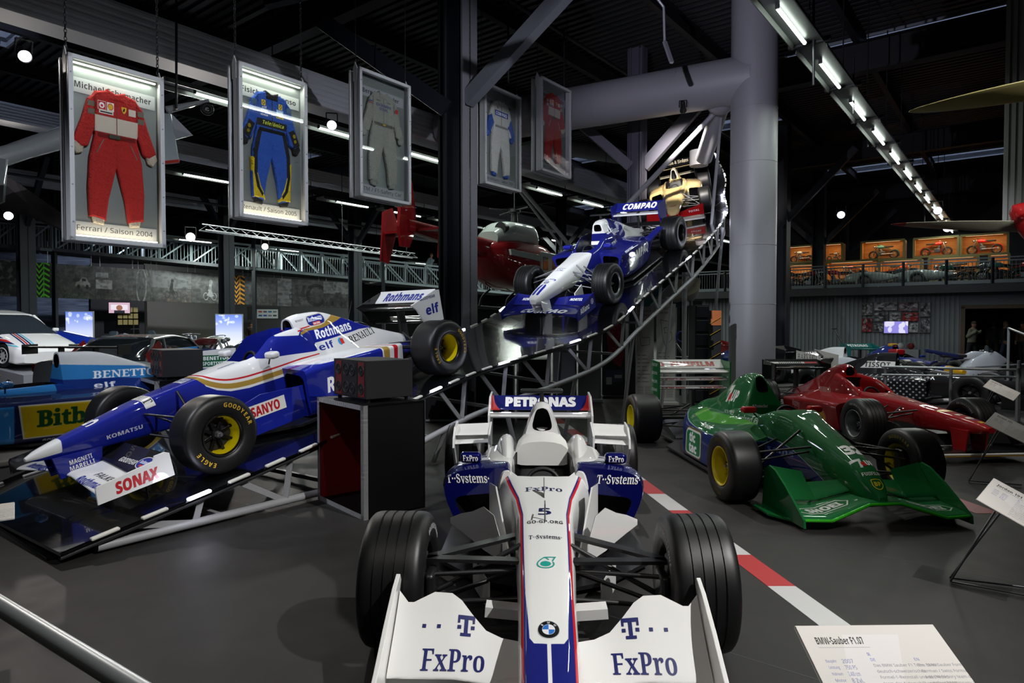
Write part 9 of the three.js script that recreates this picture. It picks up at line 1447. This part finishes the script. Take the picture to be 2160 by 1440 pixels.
// light aeroplane hung behind the red suit
{
  const t = thing('small_aeroplane', 'pale grey light aeroplane partly hidden by the red suit case', 'aeroplane', [0, 0, 0]), g = gloss(0x9aa0a2), D = 10.5, w = std(0x6c6466, 0.5);
  obj('tail_boom', rod(at(-60, 350, D), at(330, 232, D + 1.6), 0.17, 20, 0.08), g, t);
  obj('nose_cone', skin(Array.from({ length: 9 }, (_, i) => { const k = i / 8, c = at(-60, 350, D).lerp(at(140, 290, D + 0.8), 1 - k).add(V(0, 0.02, 0)), r = 0.2 * Math.sqrt(1 - (0.95 * k) ** 2); return Array.from({ length: 16 }, (_, j) => c.clone().add(V(Math.cos(j / 16 * 6.283) * r * 0.8, Math.sin(j / 16 * 6.283) * r, Math.cos(j / 16 * 6.283) * r * 0.6))); })), g, t);
  const slab = (name, pts, th, mat) => { const P = pts.map((q) => at(...q)), n = P[1].clone().sub(P[0]).cross(P[2].clone().sub(P[0])).normalize().multiplyScalar(th); return obj(name, skin([P, P.map((p) => p.clone().add(n))]), mat, t); };
  slab('fin', [[-30, 330, D], [12, 335, D], [6, 425, D], [-30, 440, D]], 0.05, g);
  slab('wing', [[-20, 362, D + 0.5], [30, 380, D + 0.4], [160, 470, D - 0.1], [160, 495, D - 0.1], [60, 452, D + 0.2], [-20, 430, D + 0.6]], 0.07, w);
  slab('tailplane', [[300, 232, D + 1.5], [362, 240, D + 1.7], [407, 285, D + 1.9], [330, 305, D + 1.5]], 0.05, std(0x8b8f94, 0.45));
  slab('rudder', [[300, 240, D + 1.5], [360, 240, D + 1.6], [377, 338, D + 1.6], [300, 346, D + 1.4]], 0.05, std(0xa2adb0, 0.45));
  slab('rudder_edge', [[310, 343, D + 1.45], [377, 336, D + 1.58], [378, 342, D + 1.58], [310, 349, D + 1.45]], 0.055, std(0xb8301c, 0.45));
  obj('landing_wheel', new THREE.TorusGeometry(0.075, 0.045, 10, 20).rotateY(0.5).translate(...at(437, 230, D + 2).toArray()), tyreM, t);
  obj('wheel_leg', [rod(at(437, 230, D + 2), at(425, 215, D + 2), 0.02, 8), rod(at(352, 232, D + 1.6), at(440, 212, D + 2), 0.07, 12, 0.03)], g, t);
}
// ---------------------------------------------------------------- behind and below the ramp
{
  const grey = std(0x7d7f84, 0.55), P = (px, D) => { const q = at(px, 700, D); return V(q.x, 0, q.z); };
  const panel = (px0, px1, D, yTop, label, mat, name = 'info_stand', cat = 'info stand', th = 0.12) => { const a = P(px0, D), b = P(px1, D), c = a.clone().lerp(b, 0.5), w = a.distanceTo(b), h = 1.62 + (683 - yTop) / 1391 * D, t = thing(name, label, cat, c, -Math.atan2(b.z - a.z, b.x - a.x)); obj('panel_board', rbox(w, h - 0.06, th, 0.01, 0, h / 2 + 0.03, 0), mat, t); obj('panel_foot', rbox(w * 1.06, 0.06, 0.5, 0.01, 0, 0.03, 0), mat, t); return [t, w, h]; };
  panel(1166, 1216, 14, 685, 'pale grey panel with fine text behind the white car wing', grey); panel(1220, 1268, 13.9, 682, 'pale grey panel right of its twin under the ramp', std(0x87898e, 0.55));
  const [tr, w, h] = panel(1270, 1318, 14.6, 665, 'dark poster of a crouching person in a red race suit', M.dark, 'poster_panel', 'poster');
  const r = sheetB.put('redcrew', 120, 320, (c, W, H) => { c.fillStyle = '#14161c'; c.fillRect(0, 0, W, H); c.fillStyle = '#7a1420'; c.beginPath(); c.ellipse(66, 60, 40, 34, 0, 0, 7); c.fill(); c.beginPath(); [[20, 60], [100, 50], [116, 160], [96, 210], [60, 190], [30, 150]].forEach(([x, y], i) => i ? c.lineTo(x, y) : c.moveTo(x, y)); c.fill(); c.fillStyle = '#a03038'; for (let i = 0; i < 30; i++) { c.beginPath(); c.ellipse(rr(30, 110), rr(30, 190), rr(4, 12), rr(2, 6), rr(0, 3), 0, 7); c.fill(); } c.fillStyle = '#2a3448'; c.fillRect(10, 220, 100, 50); c.fillStyle = '#8a8c90'; c.fillRect(20, 250, 30, 30); c.fillRect(64, 240, 40, 14); }); const m = printMesh('poster_print', w * 0.98, h - 0.1, r, sheetB.matt, tr); m.position.set(0, h / 2 + 0.03, 0.065);
  // circuit banners
  for (const [px0, px1, D, yT, title, line, label] of [[1341, 1379, 13, 645, ['Autodromo nazionale', 'di Monza'], [[20, 30], [28, 20], [40, 110], [96, 108], [96, 150], [36, 156], [28, 140], [20, 30]], 'white circuit banner with a narrow hooked track outline, left of two'], [1385, 1425, 13.4, 640, ['Red Bull Ring', 'Projekt Spielberg'], [[20, 20], [80, 30], [84, 60], [44, 66], [50, 96], [98, 90], [100, 130], [58, 176], [40, 140], [20, 20]], 'white circuit banner with a broad track outline, right of two']]) {
    const [t, bw, bh] = panel(px0, px1, D, yT, label, std(0xb4b3b0, 0.6), 'circuit_banner', 'banner', 0.03), rc = sheetB.put(title[0], 130, 560, (c, W, H) => { c.fillStyle = '#b9b8b6'; c.fillRect(0, 0, W, H); fitText(c, title[0], 10, 16, 100, 18, { fill: '#2a2a2c', weight: 'normal', lower: true }); fitText(c, title[1], 10, 40, 84, 18, { fill: '#2a2a2c', weight: 'normal', lower: true }); c.strokeStyle = '#333'; c.lineWidth = 2.5; c.lineJoin = 'round'; c.beginPath(); line.forEach(([x, y], i) => i ? c.lineTo(x + 4, y + 70) : c.moveTo(x + 4, y + 70)); c.stroke(); c.fillStyle = '#6a6a6c'; for (let i = 0; i < 8; i++) { c.fillRect(10, 280 + i * 22, 24, 4); c.fillRect(44, 280 + i * 22, 30 + (i * 13) % 36, 4); } for (let i = 0; i < 14; i++) { c.fillRect(10, 462 + i * 6, 48, 2); c.fillRect(66, 462 + i * 6, 48, 2); } });
    const q = printMesh('banner_print', bw * 0.98, bh - 0.08, rc, sheetB.matt, t); q.position.set(0, bh / 2 + 0.03, 0.018);
  }
  // black flight cases and rack
  const fc = (px0, px1, D, yTop, label, cols) => { const a = P(px0, D), b = P(px1, D), c = a.clone().lerp(b, 0.5), fw = a.distanceTo(b), fh = 1.62 + (683 - yTop) / 1391 * D, t = thing('flight_case', label, 'case', c, -Math.atan2(b.z - a.z, b.x - a.x)); obj('case_body', rbox(fw, fh, 0.6, 0.015, 0, fh / 2, -0.3), std(0x0d0d10, 0.5), t); for (const s of [-1, 1]) { obj('edge_strip', box(0.03, fh, 0.012, s * (fw / 2 - 0.015), fh / 2, 0.004), M.alu, t); } obj('edge_strip', box(fw, 0.03, 0.012, 0, 0.03, 0.004), M.alu, t); if (cols) for (const x of [-1, 1]) for (const y of [0.35, 0.7]) obj('case_fan', [new THREE.TorusGeometry(fw * 0.16, 0.012, 6, 24).translate(x * fw * 0.22, fh * y, 0.006), new THREE.CircleGeometry(fw * 0.15, 24).translate(x * fw * 0.22, fh * y, 0.004)], std(0x17181a, 0.5), t); return t; };
  fc(1090, 1162, 12.3, 757, 'black flight case with four round vents under the ramp', true); fc(1000, 1086, 11.4, 770, 'black panel case under the ramp, left of the vented one'); fc(893, 985, 10.9, 800, 'low dark case behind the ramp legs, left of the others');
  { const t = fc(1090, 1118, 11.2, 880, 'red box standing below the rear wing of the white car'); t.children[0].material = std(0x9a1014, 0.5); }
  // racks, tools and boat hull further back
  const rk = (px0, px1, D, yTop, label, n) => { const a = P(px0, D), b = P(px1, D), c = a.clone().lerp(b, 0.5), w2 = a.distanceTo(b), h2 = 1.62 + (683 - yTop) / 1391 * D, t = thing('equipment_rack', label, 'rack', c, -Math.atan2(b.z - a.z, b.x - a.x)); obj('rack_body', rbox(w2, h2, 0.5, 0.01, 0, h2 / 2, -0.25), std(0x16171c, 0.5), t); for (let i = 0; i < n; i++) obj('rack_drawer', rbox(w2 * 0.86, h2 / n * 0.82, 0.03, 0.01, 0, h2 * (i + 0.5) / n, 0.01), std(0x24262f, 0.4), t); return t; };
  rk(1466, 1496, 13.6, 642, 'tall dark drawer tower left of the round column', 7); rk(1326, 1345, 15, 640, 'narrow grey cabinet beside the red poster', 3); rk(1428, 1460, 16.5, 645, 'dark open cabinet behind the circuit banners', 2);
  { const t = thing('hazard_post', 'black and yellow striped board beside the round column', 'hazard board', P(1508, 13.4), -0.2); obj('hazard_board', box(0.24, 1.9, 0.06, 0, 0.95, 0), M.dark, t); for (let i = 0; i < 7; i++) obj('yellow_stripe', bar([-0.1, 0.2 + i * 0.24, 0.033], [0.1, 0.32 + i * 0.24, 0.033], 0.006, 0.09, [0, 0, 1]), std(0xc09a14, 0.5), t); obj('orange_plate', box(0.2, 0.3, 0.02, 0.02, 1.75, 0.04), std(0xb0602a, 0.5), t); }
  { const q = at(1418, 622, 15), t = thing('hydroplane', 'cream boat hull on a teal cradle behind the ramp truss', 'boat', [q.x, 0, q.z], -0.4);
    obj('cradle_body', rbox(1.2, 0.42, 1.0, 0.05, -0.25, 2.22, -0.2), std(0x17505c, 0.5), t); obj('cradle_leg', [box(0.1, 2.05, 0.1, -0.6, 1.02, -0.2), box(0.1, 2.05, 0.1, 0.2, 1.02, -0.2)], M.dark, t);
    obj('hull', loft([[-0.5, [[0.0, 2.0], [0.5, 2.2], [0.55, 2.6], [0.0, 2.5]]], [0.9, [[0.1, 2.1], [0.7, 2.3], [0.75, 2.62], [0.1, 2.56]]]], [0.3, 0.35, 0.3, 0.3], 0.2, (u, v, k) => V(u, v, k)), std(0xa8a290, 0.45), t);
    obj('hull_plate', rbox(0.2, 0.7, 0.02, 0.05).rotateZ(-0.75).translate(-0.02, 2.2, 0.95), std(0x9a9ca4, 0.45), t); }
  { const q = at(1430, 720, 14.5), t = thing('tool_trolley', 'steel tool trolley with a blue hose behind the circuit banners', 'trolley', [q.x, 0, q.z], 0.2); obj('trolley_frame', [rod([-0.2, 0, 0], [-0.2, 1.5, 0], 0.02), rod([0.3, 0, 0], [0.3, 1.1, 0], 0.02), rod([-0.2, 0.9, 0], [0.3, 0.9, 0], 0.02), rod([0.7, 0.1, 0.1], [-0.1, 1.2, 0.1], 0.03)], M.alu, t); obj('blue_hose', new THREE.TorusGeometry(0.11, 0.018, 8, 24).translate(0.05, 1.35, 0.05), std(0x1a3a9a, 0.5), t); }
}
// photo wall, glass case and people at the far right
{
  const b = 32.5, spot = (px) => { const k = (px - 1080) / 1391; return b / (0.613 * k + 0.79); };
  const pics = [[1818, 1841, 637, 665, '#6a6a6c', 'racing car photo top left'], [1843, 1893, 637, 655, '#8a8486', 'lettering panel top'], [1896, 1937, 637, 656, '#7a6066', 'car photo top right'], [1941, 1963, 637, 668, '#77787a', 'portrait photo top right'], [1843, 1874, 659, 678, '#54565a', 'team photo middle'], [1876, 1900, 659, 678, '#8a8a8c', 'portrait photo middle'], [1903, 1937, 659, 677, '#9c2024', 'red photo'], [1818, 1840, 671, 700, '#8c1c26', 'red person photo bottom left'], [1843, 1865, 681, 700, '#5c5e62', 'car photo bottom'], [1913, 1937, 681, 701, '#9a9a9c', 'pale photo bottom'], [1941, 1963, 671, 702, '#66686c', 'tall photo bottom right']];
  pics.forEach(([x0, x1, y0, y1, col, q], i) => { const D = spot((x0 + x1) / 2), c = at((x0 + x1) / 2, (y0 + y1) / 2, D), w = (x1 - x0) / 1391 * D / (0.79 + 0.613 * ((x0 + x1) / 2 - 1080) / 1391), h = (y1 - y0) / 1391 * D, t = thing('wall_photo', `${q} on the far grey wall`, 'photo', c, HALL); obj('photo_board', box(w, h, 0.04), M.dark, t); const r = sheetB.put('pic' + i, 60, 60, (g) => { g.fillStyle = col; g.fillRect(0, 0, 60, 60); for (let k = 0; k < 26; k++) { const s = rr(0, 1) < 0.5; g.fillStyle = s ? 'rgba(20,20,24,0.5)' : 'rgba(220,220,224,0.4)'; g.beginPath(); g.ellipse(rr(6, 54), rr(6, 54), rr(3, 13), rr(3, 9), rr(0, 3), 0, 7); g.fill(); } }); const m = printMesh('photo_print', w * 0.98, h * 0.98, r, sheetB.matt, t); m.position.z = 0.022; });
  { const D = spot(1890), c = at(1890, 690, D), t = thing('television', 'glowing violet wall screen among the photos', 'television', c, HALL); obj('screen_frame', box(0.95, 0.55, 0.06), M.black, t); obj('screen_panel', new THREE.PlaneGeometry(0.9, 0.5).translate(0, 0, 0.032), screenMat('tv2', (g, w, h) => { g.fillStyle = '#8a84d8'; g.fillRect(0, 0, w, h); g.fillStyle = '#d8d4f4'; for (let k = 0; k < 12; k++) { g.beginPath(); g.ellipse(rr(0, w), rr(0, h), 8, 12, 0, 0, 7); g.fill(); } }, 1.1, 90, 50), t); }
  { const D = 26.5, c = at(1900, 735, D), t = thing('glass_showcase', 'glass showcase with helmets in front of the far wall', 'showcase', [c.x, 0, c.z], HALL); obj('showcase_base', rbox(1.3, 0.62, 0.6, 0.01, 0, 0.31, 0), std(0x8a8a8c, 0.5), t); obj('glass_box', [box(1.26, 0.62, 0.006, 0, 0.93, 0.29), box(1.26, 0.62, 0.006, 0, 0.93, -0.29), box(0.006, 0.62, 0.58, 0.63, 0.93, 0), box(0.006, 0.62, 0.58, -0.63, 0.93, 0)], M.glass, t); obj('showcase_top', box(1.3, 0.02, 0.6, 0, 1.25, 0), M.dark, t); [[-0.35, 0x8a1a1a], [0.0, 0xc8c8c6], [0.35, 0x7a2020]].forEach(([x, col]) => obj('helmet', new THREE.SphereGeometry(0.13, 18, 12).translate(x, 0.75, 0), gloss(col), t)); }
  // people
  const bodyMesh = (label, px, D, turn, cols, o = {}) => {
    const J = { pelvis: [0, 0.93, 0], chest: [0, 1.3, o.lean ?? 0], neck: [0, 1.48, (o.lean ?? 0) * 1.2], head: [0, 1.6, (o.lean ?? 0) * 1.4 + 0.02] }, B = [];
    const bone = (a, b, r1, r2) => B.push([v3(a), v3(b), r1, r2]);
    bone(J.pelvis, J.chest, 0.14, 0.16); bone(J.chest, J.neck, 0.12, 0.06); bone(J.head, [0, 1.66, J.head[2]], 0.095, 0.095);
    for (const s of [-1, 1]) { const st = o.step ?? 0.08; bone([s * 0.09, 0.92, 0], [s * 0.1, 0.5, s * st], 0.095, 0.065); bone([s * 0.1, 0.5, s * st], [s * 0.1, 0.09, s * st * 1.2 - 0.03], 0.062, 0.042); bone([s * 0.1, 0.05, s * st * 1.2 - 0.05], [s * 0.11, 0.04, s * st * 1.2 + 0.14], 0.045, 0.04); bone([s * 0.16, 1.4, J.chest[2]], [s * 0.22, 1.14, -0.02], 0.06, 0.045); const hand = o.arms === 'up' ? [s * 0.14, 1.32, 0.22] : [s * 0.22, 0.9, 0.06]; bone([s * 0.22, 1.14, -0.02], hand, 0.045, 0.032); bone(hand, [hand[0], hand[1] - (o.arms === 'up' ? -0.06 : 0.1), hand[2] + 0.03], 0.036, 0.026); }
    const N = 56, S = 1.9, mc = new MarchingCubes(N, M.dark, true, true, 120000); mc.isolation = 0; mc.reset(); const q = V(), ab = V(), ap = V();
    for (let k = 0; k < N; k++) for (let j = 0; j < N; j++) for (let i = 0; i < N; i++) { q.set((i / N - 0.5) * S, j / N * S - 0.05, (k / N - 0.5) * S); let d = 9; if (Math.abs(q.x) < 0.45 && Math.abs(q.z) < 0.45) { let sum = 0; for (const [a, b, r1, r2] of B) { ab.copy(b).sub(a); ap.copy(q).sub(a); const t = Math.max(0, Math.min(1, ap.dot(ab) / ab.lengthSq())); const e = q.distanceTo(ab.multiplyScalar(t).add(a)) - lerp(r1, r2, t); sum += Math.exp(-e * 40); } d = -Math.log(sum + 1e-12) / 40; } mc.field[k * N * N + j * N + i] = -d; }
    mc.update(); const n = mc.count, pos = new Float32Array(n * 3), col = new Float32Array(n * 3), C = cols.map((x) => new THREE.Color(x));
    for (let i = 0; i < n; i++) { const x = mc.positionArray[i * 3] * S / 2, y = (mc.positionArray[i * 3 + 1] + 1) * S / 2 - 0.05, z = mc.positionArray[i * 3 + 2] * S / 2; pos.set([x, y, z], i * 3); const c = y > 1.62 || (y > 1.5 && z < J.head[2] - 0.01) ? C[3] : y > 1.45 ? C[2] : Math.abs(x) > 0.19 && y < 0.94 ? C[2] : y > 0.9 ? C[0] : y < 0.1 ? C[3] : C[1]; col.set([c.r, c.g, c.b], i * 3); }
    const g = new THREE.BufferGeometry(); g.setAttribute('position', new THREE.BufferAttribute(pos, 3)); g.setAttribute('color', new THREE.BufferAttribute(col, 3)); g.computeVertexNormals();
    const c = at(px, 700, D), m = new THREE.Mesh(g, new THREE.MeshStandardMaterial({ vertexColors: true, roughness: 0.8 })); m.name = numbered('person'); m.position.set(c.x, o.y ?? 0, c.z); m.rotation.y = turn; scene.add(m); return tag(m, label, 'person');
  };
  bodyMesh('person in a pale green top standing in the doorway with raised arms', 2050, 26, 0.4, [0x6a6c5c, 0x1c1e24, 0x8a6450, 0x2a2018], { arms: 'up', lean: 0.04 });
  bodyMesh('person in dark clothes in the doorway, second from left', 2096, 28, 2.6, [0x16171c, 0x14161c, 0x7a5a48, 0x1a1512], { step: 0.12 });
  bodyMesh('person in a dark jacket and blue trousers in the doorway', 2120, 27, 0.8, [0x1c1a1c, 0x22304a, 0x8a6450, 0x5a4634], {});
  bodyMesh('person in brown at the right edge of the doorway', 2158, 27, -1, [0x4a382c, 0x1a1a1e, 0x8a6450, 0x2a2018], {});
  bodyMesh('person in a dark top beyond the blue car roll hoop', 529, 36, 0.6, [0x2a1c1a, 0x1a1c22, 0x8a6450, 0x1a1210], { lean: 0.05 });
  bodyMesh('person in a pale jacket leaning on the far walkway railing', 905, 37, 1.2, [0x6a7480, 0x24282e, 0x8a6450, 0x3a2c20], { y: 3.85, lean: 0.1, arms: 'up' });
}
// ---------------------------------------------------------------- shadows everywhere, then hand over
for (const [p, t, cd, ang, pen, col] of SPOTS) {
  const l = new THREE.SpotLight(col, cd, 0, ang, pen, 2);
  l.position.set(...p); l.target.position.set(...t); l.shadow.radius = 1.2; l.castShadow = true; l.name = numbered('spot_light');
  scene.add(l, l.target);
}
scene.traverse((o) => { if (o.isMesh) { o.castShadow = true; o.receiveShadow = true; } if (o.isLight && o.shadow) o.castShadow = true; });
sheet.tex.needsUpdate = true; sheetB.tex.needsUpdate = true;
renderer.render(scene, camera);
